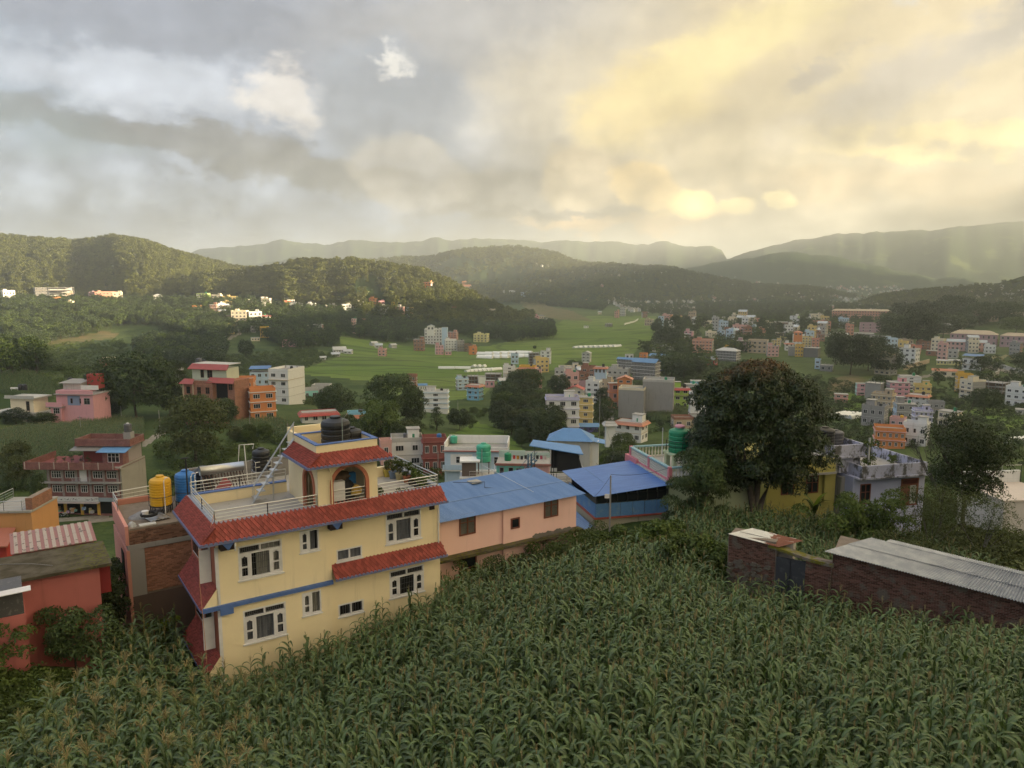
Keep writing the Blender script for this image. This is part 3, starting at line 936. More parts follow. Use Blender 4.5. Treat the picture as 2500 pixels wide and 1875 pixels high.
TREES = [
 ('wide', 335, 1022, 152, 190, 'huge domed dark green tree beside the pink house'),
 ('round2', 425, 955, 75, 60, 'bright green tree just behind the huge domed tree'),
 ('round', 270, 1020, 60, 80, 'dark tree at the left foot of the huge domed tree'),
 ('round', 415, 1015, 95, 70, 'dark tree at the right foot of the huge domed tree'),
 ('olive', 478, 1128, 165, 165, 'large olive green tree right of the shop building'),
 ('round2', 468, 1040, 62, 70, 'small rounded tree behind the large olive green tree'),
 ('round', 546, 1042, 72, 72, 'dark ball shaped tree in front of the concrete house'),
 ('tall', 95, 1215, 180, 45, 'lanky tree with thin crown left of the shop building', 118),
 ('olive', 40, 1130, 110, 90, 'dull green tree at the left edge beside the cornfield', 150),
 ('round', 40, 1035, 40, 60, 'dark bush like tree in front of the cream house'),
 ('round2', 105, 1035, 30, 60, 'low green tree between the cream house and pink house'),
 ('round', 210, 1025, 40, 70, 'dark tree in front of the pink house'),
 ('round', 822, 1020, 82, 90, 'dense dark round tree right of the tall white wall'),
 ('wide', 955, 1035, 118, 130, 'big dark spreading tree beside the brick tower'),
 ('round', 1010, 1040, 90, 70, 'dark tree at the right flank of the spreading tree'),
 ('round2', 930, 1085, 110, 100, 'mid green leafy tree below the spreading tree'),
 ('olive', 990, 1085, 60, 70, 'pale olive bush like tree left of the white flats'),
 ('conifer', 1066, 1052, 62, 48, 'dark pointed tree in front of the white flats'),
 ('wide', 1122, 1050, 52, 64, 'flat crowned thin tree on the green terrace'),
 ('round', 722, 985, 30, 30, 'small dark tree against the tall white wall'),
 ('round', 640, 905, 24, 40, 'low tree behind the tall white house'),
 ('round2', 770, 950, 26, 24, 'tiny tree behind the low roofed house with barrel tanks'),
 ('round2', 1360, 1165, 50, 60, 'green tree left of the blue canopy'),
 ('round2', 1522, 1125, 70, 68, 'bright green tree in front of the white house with orange eave'),
 ('wide', 1540, 1165, 62, 120, 'spreading green tree behind the blue corrugated shed'),
 ('round', 1480, 985, 40, 56, 'dark tree beside the lane above the orange houses'),
 ('round', 1480, 1030, 60, 50, 'dark tree on the bank right of the lane'),
 ('round', 1505, 1070, 34, 44, 'dark bush like tree at the lane bend'),
 ('round', 1365, 975, 60, 60, 'dark tree between the orange block and the pink terrace'),
 ('round2', 1290, 960, 60, 70, 'green tree below the orange yellow block'),
 ('round', 1405, 905, 26, 52, 'dark tree behind the cream roofs by the field'),
 ('round', 1460, 1145, 40, 30, 'small round topped tree behind the blue canopy'),
 ('wide', 2075, 915, 95, 110, 'dark leafy tree at the left of the clump above the playing field'),
 ('round', 2040, 890, 80, 60, 'dark tree behind the clump beside the yellow flats'),
 ('wide', 2120, 905, 80, 100, 'dark tree in the middle of the clump above the playing field'),
 ('round', 2165, 915, 70, 80, 'dark tree at the right of the clump above the playing field'),
 ('round', 2150, 965, 50, 60, 'dark tree below the cream six storey house'),
 ('wide', 2190, 845, 75, 110, 'broad dark tree on the left of the campus knoll'),
 ('wide', 2240, 850, 85, 100, 'broad dark tree low on the campus knoll'),
 ('wide', 2215, 810, 66, 90, 'rounded tree halfway up the campus knoll'),
 ('wide', 2270, 800, 62, 90, 'rounded tree at the middle of the campus knoll'),
 ('wide', 2330, 790, 64, 100, 'crowning tree at the top of the campus knoll'),
 ('wide', 2390, 795, 54, 70, 'dark tree right of the dome roofed hall'),
 ('wide', 2300, 830, 60, 90, 'dark tree above the pavilion roofed college block'),
 ('wide', 2455, 790, 50, 80, 'dark tree behind the last college block'),
 ('round', 2350, 810, 45, 60, 'dark tree in front of the dome roofed hall'),
 ('round2', 2480, 815, 40, 60, 'green tree in front of the far college block at the right edge'),
 ('round', 2495, 900, 40, 60, 'dark tree by the wall at the right edge'),
 ('round', 1625, 850, 50, 60, 'dark tree left of the red brick school block'),
 ('tall', 1648, 830, 60, 34, 'tall dark tree between the brick blocks and the field'),
 ('round', 1640, 920, 60, 70, 'dark tree right of the blue walled block'),
 ('round', 1670, 925, 50, 60, 'dark tree between the blue walled block and the red barn'),
 ('round', 1700, 915, 40, 50, 'dark tree in front of the red barn'),
 ('round', 1305, 852, 9, 9, 'single small tree alone on the paddy bund'),
 ('tall', 2018, 790, 34, 16, 'dark column shaped tree left of the long brick college'),
 ('round', 1965, 815, 40, 40, 'dark tree left of the brick hostel'),
 ('tall', 1935, 735, 14, 10, 'tall lone tree on the hazy ridge line'),
 ('wide', 2400, 1010, 60, 70, 'small leafy tree above the bare branches at the right'),
 ('round', 600, 870, 40, 40, 'dark tree beside the yellow flats on the slope'),
 ('round2', 1340, 1010, 60, 80, 'green tree left of the white flats with lilac bands', 262),
]
for tdef in TREES:
 kind, px, py, hp, wp, lab = tdef[:6]
 tree_px(kind, px, py, hp, wp, lab, *(tdef[6:7]))

# trees that nothing tells apart share one label inside their grove
def grove(polys, n, kinds, hmin, hmax, label, group, seed, wk=1.0):
 rng = np.random.default_rng(seed)
 for poly in polys:
  gp = np.array(gpoly(poly))
  k = 0
  tries = 0
  lo, hi = gp.min(0), gp.max(0)
  while k < n and tries < 4000:
   tries += 1
   q = rng.uniform(lo, hi)
   if not in_poly(np.array([q[0]]), np.array([q[1]]), [tuple(c) for c in gp])[0]: continue
   h = rng.uniform(hmin, hmax)
   kd = kinds[rng.integers(len(kinds))]
   tree(kd, (q[0], q[1], hz(q[0], q[1])), h, h * rng.uniform(0.75, 1.15) * wk * (0.5 if kd in ('tall', 'conifer') else 1), label, group)
   k += 1
grove([[(1180, 1065), (1215, 990), (1262, 945), (1300, 975), (1345, 1010), (1345, 1100), (1290, 1110), (1230, 1060)]], 46, ['round', 'round2', 'round', 'wide', 'olive'], 6, 12, 'dark green tree in the wooded gully above the green terrace', 'trees in the wooded gully', 31)
grove([[(1140, 1000), (1210, 1000), (1190, 1060), (1150, 1050)]], 8, ['shrub', 'round2'], 2, 4, 'low green bush on the slope below the turquoise house', 'bushes below the turquoise house', 32)
grove([[(1600, 800), (1660, 775), (1640, 800), (1620, 835), (1560, 860)]], 14, ['round', 'wide', 'tall'], 9, 14, 'dark tree along the edge between paddies and brick town', 'trees edging the paddies', 33)
grove([[(1440, 1130), (1500, 1120), (1560, 1170), (1450, 1185)]], 8, ['round', 'round2'], 4, 7, 'green tree in the yard behind the blue corrugated shed', 'trees in the yard behind the shed', 34)
grove([[(780, 1060), (900, 1060), (1010, 1075), (1010, 1110), (800, 1110)]], 14, ['round2', 'olive', 'round'], 4, 8, 'leafy tree growing below the big spreading tree', 'trees below the spreading tree', 35)
grove([[(560, 1075), (700, 1060), (760, 1075), (700, 1100)]], 10, ['shrub', 'round2', 'olive'], 2.5, 4.5, 'bush at the edge of the cornfield below the orange house', 'bushes below the orange house', 36)
grove([[(1700, 940), (1760, 935), (1740, 990), (1690, 990)]], 6, ['round', 'round2'], 4, 7, 'bushy tree among the green and grey houses left of the mango tree', 'trees left of the mango tree', 37)

# ------------------------------------------------------------------ town houses
C = dict(white=(0.72, 0.71, 0.69), cream=(0.70, 0.62, 0.47), pink=(0.66, 0.34, 0.38), rose=(0.62, 0.36, 0.33), hotpink=(0.62, 0.16, 0.19), lilac=(0.52, 0.50, 0.66),
         paleblue=(0.46, 0.58, 0.70), skyblue=(0.24, 0.50, 0.66), teal=(0.30, 0.62, 0.56), turq=(0.18, 0.52, 0.60), yellow=(0.66, 0.50, 0.20), ochre=(0.62, 0.38, 0.07), lemon=(0.70, 0.64, 0.30),
         lime=(0.34, 0.50, 0.10), mint=(0.48, 0.60, 0.38), orange=(0.62, 0.24, 0.09), salmon=(0.55, 0.26, 0.19), brick=(0.34, 0.15, 0.10), brown=(0.24, 0.15, 0.11), mauve=(0.42, 0.27, 0.30),
         grey=(0.30, 0.29, 0.28), ltgrey=(0.46, 0.45, 0.43), dkgrey=(0.16, 0.155, 0.15), maroon=(0.26, 0.085, 0.075), red=(0.40, 0.07, 0.06), blue=(0.07, 0.17, 0.38), navy=(0.05, 0.07, 0.26), tin=(0.42, 0.45, 0.48), bluetin=(0.10, 0.22, 0.40),
         tile=(0.48, 0.19, 0.11), olive=(0.42, 0.38, 0.13), black=(0.012, 0.012, 0.014), green=(0.03, 0.30, 0.16), purple=(0.16, 0.14, 0.40), tan=(0.46, 0.36, 0.25))
def wallmat(c):
 if c == 'brick' or c == 'brown': return bricktex(C[c])
 if c in ('grey', 'ltgrey', 'dkgrey'): return paint(C[c], 0.9, 0.8, 0.8)
 return paint(C[c], 0.8, 0.5)

def bricktex(col, key=None, bw=0.24, bh=0.085):
 key = key or ('bricktex', col)
 if key in MATS: return MATS[key]
 m, t, out = _new('brickwork')
 ob = t.n('ShaderNodeTexCoord').outputs['Object']
 geo = t.n('ShaderNodeNewGeometry')
 x, y, z = t.xyz(ob)
 nx, ny, nz = t.xyz(t.n('ShaderNodeTexCoord').outputs['Normal'])
 u = t.add(t.mul(x, t.m('GREATER_THAN', t.m('ABSOLUTE', ny), 0.5)), t.mul(y, t.m('GREATER_THAN', t.m('ABSOLUTE', nx), 0.5)))
 bt = t.n('ShaderNodeTexBrick')
 t.put(bt.inputs['Vector'], t.com(u, z, 0.0))
 bt.inputs['Scale'].default_value = 1.0
 bt.inputs['Brick Width'].default_value = bw
 bt.inputs['Row Height'].default_value = bh
 bt.inputs['Mortar Size'].default_value = 0.010
 bt.inputs['Mortar Smooth'].default_value = 0.4
 t.put(bt.inputs['Color1'], sc(col, 1.15)); t.put(bt.inputs['Color2'], sc(col, 0.72)); t.put(bt.inputs['Mortar'], (0.26, 0.22, 0.18))
 n1, _ = t.noise(ob, 0.8, 5, 0.6)
 c = t.mix(t.mul(t.smooth(n1, 0.4, 0.75), 0.5), bt.outputs['Color'], sc(col, 0.5))
 bsdf(t, out, c, 0.95, 0, 0.1, bump(t, bt.outputs['Fac'], 0.4, -0.01))
 MATS[key] = m
 return m

GLASS = plain('dark_glass', (0.016, 0.019, 0.022), 0.12, 0, 0.5, var=0.1)
WFRAME = plain('white_frame', (0.66, 0.64, 0.64), 0.5)
BFRAME = plain('brown_frame', (0.16, 0.055, 0.03), 0.6)
GFRAME = plain('grey_frame', (0.34, 0.33, 0.32), 0.6)
CONC = paint(C['grey'], 0.9, 0.7, 0.8)
ROOFC = paint((0.34, 0.325, 0.30), 0.95, 0.9, 0.5)
STEEL = plain('steel', (0.55, 0.55, 0.54), 0.35, 0.9, 0.5, var=0.08)
IRON = plain('dark_iron', (0.05, 0.05, 0.052), 0.6, 0.6)
FR = {'w': WFRAME, 'b': BFRAME, 'g': GFRAME}

_wm = {}
def window_meshes(w, h, fr, pair, split):
 key = (round(w * 5), round(h * 5), fr, pair, split)
 if key in _wm: return _wm[key]
 w, h = max(0.4, round(w * 5) / 5), max(0.4, round(h * 5) / 5)
 e, b = 0.09, MB()
 b.box(-w/2, -w/2 + e, -.10, .02, 0, h).box(w/2 - e, w/2, -.10, .02, 0, h).box(-w/2 + e, w/2 - e, -.10, .02, 0, e).box(-w/2 + e, w/2 - e, -.10, .02, h - e, h)
 if pair:
  for k in range(1, pair): 
   x = -w/2 + w * k / pair
   b.box(x - .04, x + .04, -.09, .0, e, h - e)
 p = MB()
 p.box(-w/2 + e, w/2 - e, -.05, .01, e, h - e)
 if split:
  res = (b.mesh('window', FR[fr]), p.mesh('pane', GLASS))
 else:
  b.mat(1)
  b.v += []; n = len(b.v)
  b.box(-w/2 + e, w/2 - e, -.05, .01, e, h - e)
  res = (b.mesh('window', [FR[fr], GLASS]), None)
 _wm[key] = res
 return res

def put_window(root, x, y, z, face, w, h, fr, pair, split):
 """face 0 front (-y), 1 right (+x), 2 left (-x)"""
 rz = (0, math.pi / 2, -math.pi / 2)[face]
 wm, pm = window_meshes(w, h, fr, pair, split)
 o = link('window', wm, root, (x, y, z), rz)
 if pm: link('pane', pm, o)
 return o

def gable_roof(root, w, d, z, col, rise, over=0.5, along='x', name='roof'):
 b = MB()
 m = sheet(C[col])
 X, Y = w / 2 + over, d / 2 + over
 if along == 'x':
  for s in (-1, 1):
   q = [(-X, s * Y, z - 0.05), (X, s * Y, z - 0.05), (X, 0, z + rise), (-X, 0, z + rise)]
   b.slab(q if s < 0 else q[::-1], 0.10)
 else:
  for s in (-1, 1):
   q = [(s * X, -Y, z - 0.05), (s * X, Y, z - 0.05), (0, Y, z + rise), (0, -Y, z + rise)]
   b.slab(q[::-1] if s < 0 else q, 0.10)
 r = b.build(name, m, root)
 g = MB()
 if along == 'x':
  for s in (-1, 1): g.poly([(s * w / 2, -d / 2, z), (s * w / 2, d / 2, z), (s * w / 2, 0, z + rise * 0.86)][::s])
 else:
  for s in (-1, 1): g.poly([(-w / 2, s * d / 2, z), (w / 2, s * d / 2, z), (0, s * d / 2, z + rise * 0.86)][::-s])
 return r, g

def hip_roof(root, w, d, z, col, rise, over=0.5):
 X, Y = w / 2 + over, d / 2 + over
 rx, ry = max(0.0, X - Y), max(0.0, Y - X)
 a, b_ = Vector((-rx, -ry, z + rise)), Vector((rx, ry, z + rise))
 p = [Vector((-X, -Y, z)), Vector((X, -Y, z)), Vector((X, Y, z)), Vector((-X, Y, z))]
 b = MB()
 if w >= d:
  for q in ([p[0], p[1], b_, a], [p[2], p[3], a, b_]): b.poly(q)
  b.poly([p[1], p[2], b_]); b.poly([p[3], p[0], a])
 else:
  for q in ([p[1], p[2], b_, a], [p[3], p[0], a, b_]): b.poly(q)
  b.poly([p[0], p[1], a]); b.poly([p[2], p[3], b_])
 b.box(-X, X, -Y, Y, z - 0.15, z - 0.01)
 return b.build('roof', sheet(C[col]), root)

def sheet(col, key=None):
 """corrugated or tiled sheeting seen from some way off: fine ribs, faded patches"""
 key = key or ('sheet', tuple(col))
 if key in MATS: return MATS[key]
 m, t, out = _new('roof_sheet')
 ob = t.n('ShaderNodeTexCoord').outputs['Object']
 n1, _ = t.noise(ob, 0.5, 5, 0.65)
 n2, _ = t.noise(ob, 4.0, 4, 0.6)
 c = t.mix(t.mul(t.smooth(n1, 0.4, 0.7), 0.35), col, sc(col, 0.68))
 c = t.mix(t.mul(t.smooth(n2, 0.6, 0.75), 0.25), c, (0.22, 0.19, 0.16))
 bsdf(t, out, c, 0.5, 0, 0.35)
 MATS[key] = m
 return m

TANKM = {'black': plain('black_plastic', (0.017, 0.017, 0.019), 0.42, 0, 0.4, var=0.2), 'green': plain('green_plastic', (0.02, 0.23, 0.11), 0.4, 0, 0.4, var=0.12),
         'blue': plain('blue_plastic', (0.03, 0.15, 0.42), 0.4, 0, 0.4, var=0.12), 'yellow': plain('yellow_plastic', (0.62, 0.34, 0.015), 0.45, 0, 0.4, var=0.12),
         'grey': plain('grey_plastic', (0.10, 0.10, 0.11), 0.5, 0, 0.3), 'steel': STEEL, 'teal': plain('sea_green_plastic', (0.06, 0.36, 0.24), 0.4, 0, 0.4, var=0.12), 'white': WFRAME}
_tm = {}
def tank_mesh(r, h, ribs, n):
 key = (round(r, 2), round(h, 2), ribs, n)
 if key in _tm: return _tm[key]
 prof = [(r * 0.98, 0)]
 for k in range(ribs):
  z0, z1 = h * 0.80 * k / ribs, h * 0.80 * (k + 1) / ribs
  dz = z1 - z0
  prof += [(r * 0.955, z0 + dz * 0.08), (r * 0.955, z0 + dz * 0.22), (r, z0 + dz * 0.36), (r, z0 + dz * 0.92)]
 prof += [(r * 0.97, h * 0.82), (r * 0.90, h * 0.87), (r * 0.45, h * 0.94), (r * 0.36, h * 0.945)]
 lid = [(r * 0.36, h * 0.945), (r * 0.38, h * 0.95), (r * 0.38, h * 0.985), (r * 0.30, h * 1.0)]
 _tm[key] = (MB().lathe(prof, n), MB().lathe(lid, max(8, n // 2)))
 return _tm[key]
def tank(p, r, h, col, label, ribs=5, n=16, group=None, lidcol=None):
 t = empty('water_tank', p, random.uniform(0, 6), label, 'water tank', group)
 a, b = tank_mesh(r, h, ribs, n)
 a.build('body', TANKM[col], t, smooth=False)
 b.build('lid', TANKM[lidcol or col], t)
 return t

HOUSES = {}
def house(l, r, t, b, n, col, opt, label, cat='house', name=None, group=None):
 o = {}
 for tok in opt.split():
  k = tok[0]
  o.setdefault(k, []).append(tok[1:])
 yaw = float(o['y'][0]) if 'y' in o else random.choice((-1, 1)) * random.uniform(6, 22)
 ratio = float(o['d'][0]) if 'd' in o else 0.8
 cx = (l + r) / 2
 if 'Y' in o:
  g = at(cx, b, float(o['Y'][0]))
  g.z = max(g.z, hz(g.x, g.y) - 0.5)
 else:
  g = ground(cx, b, 24.0)
 k = (g.y * CP - g.z * SP) / F
 Wt, H = (r - l) * k, (b - t) * k * 1.03
 a = abs(R(yaw))
 w = Wt / (math.cos(a) + ratio * math.sin(a))
 d = max(ratio * w, 3.0 if H > 3 else 2.0)
 sight = math.atan2(g.x, g.y)
 dirv = Vector((g.x, g.y, 0)).normalized()
 back = (d * math.cos(a) + w * math.sin(a)) / 2
 c = g + dirv * back
 rz = -sight + R(yaw)
 near = g.y < 330
 root = empty(name or 'house', (c.x, c.y, g.z), rz, label, cat, group)
 sh = H / max(1, n)
 wm = wallmat(col)
 X, Y = w / 2, d / 2
 sidecol = o['G'][0] if 'G' in o else None
 if 'O' in o:      # open concrete frame: slabs, columns, a few infill walls
  for i in range(n + 1):
   MB().box(-X - .3, X + .3, -Y - .3, Y + .3, i * sh - .22, i * sh).build('floor_slab', CONC, root)
  cb = MB()
  for i in range(4):
   for j in range(3):
    x, y = -X + .2 + (w - .4) * i / 3, -Y + .2 + (d - .4) * j / 2
    MB().box(x - .17, x + .17, y - .17, y + .17, -4, H + (.9 if (i + j) % 2 else .1)).build('column', CONC, root)
  for i in range(n):
   if i % 2 == 0 or n < 3: MB().box(-X + .3, X * 0.2, -Y * .3, -Y * .2, i * sh + .003, (i + 1) * sh - .223).build('infill_wall', wm, root)
   MB().box(-X + .3, X - .3, Y * .6, Y * .7, i * sh + .003, (i + 1) * sh - .223).build('infill_wall', wm, root)
 else:
  if sidecol is None and not ({'L', 'Q'} & set(o)) and n > 1 and random.random() < .4: o['L' if yaw > 0 else 'Q'] = [random.choice(('grey', 'ltgrey', 'brick'))]
  wb = MB()
  wb.box(-X, X, -Y, Y, -5, H)
  mats = [wm]
  if sidecol:
   mats.append(wallmat(sidecol))
   wb.mi[3] = wb.mi[5] = 1
  if 'L' in o:
   mats.append(wallmat(o['L'][0])); wb.mi[5] = len(mats) - 1
  if 'Q' in o:
   mats.append(wallmat(o['Q'][0])); wb.mi[3] = len(mats) - 1
  wb.build('wall', mats, root)
  fr = o['f'][0] if 'f' in o else 'w'
  nf = int(o['w'][0]) if 'w' in o else max(1, int(round(w / 3.4)))
  ns = int(o['v'][0]) if 'v' in o else (0 if sidecol in ('grey', 'ltgrey') else max(1, int(round(d / 4.0))))
  side = 1 if yaw < 0 else 2
  if n > 0:
   for i in range(n):
    zb = i * sh + sh * 0.32
    wh = sh * 0.46
    for face, cnt, span in ((0, nf, w), (side, ns, d)):
     for j in range(cnt):
      u = -span / 2 + span * (j + 0.5) / cnt
      ww = min(1.9, span / cnt * 0.52)
      if (i * 7 + j * 3 + int(l)) % 5 == 0: ww *= 0.7
      pr = 3 if ww > 1.5 and near else 2 if ww > 0.8 else 0
      x, y = (u, -Y) if face == 0 else (X, u) if face == 1 else (-X, u)
      put_window(root, x, y, zb, face, ww, wh, fr, pr, near)
  if 'B' in o:
   bm = wallmat(o['B'][0])
   for i in range(1, n + 1):
    z = i * sh - (.0 if i < n else -.0)
    MB().box(-X - .35, X + .35, -Y - .35, Y + .35, z - .22, z - .02).build('floor_band', bm, root)
  if 'K' in o:      # balconies along the front
   bm = wallmat(o['K'][0] or 'white')
   for i in range(1, n):
    MB().box(-X * .95, X * .55, -Y - 1.1, -Y + .05, i * sh - .16, i * sh).build('balcony_slab', CONC, root)
    MB().box(-X * .95, X * .55, -Y - 1.1, -Y - 1.0, i * sh + .003, i * sh + .85).build('balcony_wall', bm, root)
 top = H
 if not ({'R', 'H', 'M', 'O', 'F', 'P'} & set(o)) and n > 1 and random.random() < .6: o['P'] = ['']
 if not ({'R', 'H', 'M', 'O', 'S'} & set(o)) and n > 1 and w > 6 and random.random() < .7: o['S'] = [random.choice(('', 'r'))]
 if not ({'R', 'H', 'M', 'O', 'T'} & set(o)) and n > 1 and not group and random.random() < .55: o['T'] = [random.choice(('black', 'black', 'green', 'grey'))]
 if n > 1 and not ({'B', 'K', 'O'} & set(o)):
  for i in range(1, n):
   MB().box(-X - .12, X + .12, -Y - (.7 if (i + int(l)) % 3 == 0 else .14), Y + .1, i * sh - .13, i * sh).build('floor_band', wallmat(random.choice(('ltgrey', 'white', 'tan'))), root)
 if 'R' in o: 
  rr, gb = gable_roof(root, w, d, H, o['R'][0], min(w, d) * 0.28, 0.5, 'x' if 'W' not in o else 'y')
  gb.build('gable', wm, root)
 elif 'H' in o: hip_roof(root, w, d, H, o['H'][0], min(w, d) * 0.26)
 elif 'M' in o:    # lean-to sheet roof raised on posts
  b2 = MB()
  b2.slab([(-X - .4, -Y - .5, H + 2.0), (X + .4, -Y - .5, H + 2.0), (X + .4, Y + .3, H + 2.8), (-X - .4, Y + .3, H + 2.8)], .08)
  b2.build('canopy_roof', sheet(C[o['M'][0]]), root)
  for x in (-X + .2, X - .2):
   for y in (-Y + .2, Y - .2):
    MB().tube([(x, y, H), (x, y, H + 2.1 + (.6 if y > 0 else 0))], .06, 6).build('post', STEEL, root)
  MB().box(-X, X, -Y, Y, H, H + .12).build('roof_slab', ROOFC, root)
 elif 'O' not in o:
  ov = 0.25 if 'P' not in o else 0.0
  MB().box(-X - ov, X + ov, -Y - ov, Y + ov, H + .003, H + .16).build('roof_slab', ROOFC, root)
  top = H + .16
  if 'P' in o:
   pm = wallmat(o['P'][0]) if o['P'][0] else wm
   ph = min(0.9, sh * .32)
   pb = MB()
   for x0, x1, y0, y1 in ((-X - .06, X + .06, -Y - .06, -Y + .06), (-X - .06, X + .06, Y - .06, Y + .06), (-X - .06, -X + .06, -Y + .06, Y - .06), (X - .06, X + .06, -Y + .06, Y - .06)):
    pb.box(x0, x1, y0, y1, H + .05, H + .16 + ph)
   pb.build('parapet', pm, root)
  if 'F' in o:      # sloping eave skirt round the top
   fm = sheet(C[o['F'][0]])
   fb = MB()
   for s in (-1, 1):
    q = [(-X - .9, s * (Y + .9), H - .7), (X + .9, s * (Y + .9), H - .7), (X, s * Y, H + .35), (-X, s * Y, H + .35)]
    fb.slab(q if s < 0 else q[::-1], .1)
    q = [(s * (X + .9), -Y - .9, H - .7), (s * (X + .9), Y + .9, H - .7), (s * X, Y, H + .35), (s * X, -Y, H + .35)]
    fb.slab(q if s > 0 else q[::-1], .1)
   fb.build('eave', fm, root)
  if 'S' in o:
   sx = -X * .45 if o['S'][0] != 'r' else X * .45
   sw, sd = min(w * .38, 3.6), min(d * .5, 4.0)
   MB().box(sx - sw/2, sx + sw/2, Y - sd - .2, Y - .2, top, top + min(2.4, sh * .9)).build('stair_room', wm, root)
   MB().box(sx - sw/2 - .25, sx + sw/2 + .25, Y - sd - .45, Y, top + min(2.4, sh * .9) + .003, top + min(2.4, sh * .9) + .14).build('stair_roof', ROOFC, root)
  if 'U' in o:
   for i in range(4):
    for s in (-1, 1):
     x, y = -X + .3 + (w - .6) * i / 3, s * (Y - .3)
     MB().box(x - .12, x + .12, y - .12, y + .12, top, top + random.uniform(.7, 1.4)).build('stub_column', CONC, root)
 HOUSES[label] = (root, w, d, top, rz)
 if 'T' in o:
  for q, tk in enumerate(o['T']):
   cname = tk
   rr_ = 0.62 if near else 0.75
   lx, ly = X * (0.45 - 0.5 * q), Y * 0.1
   p = Vector((c.x + lx * math.cos(rz) - ly * math.sin(rz), c.y + lx * math.sin(rz) + ly * math.cos(rz), g.z + top))
   tank(p, rr_, rr_ * 2.3, cname, cname + ' water tank on top of the ' + ' '.join(label.split()[:9]), 4, 10)
 return root

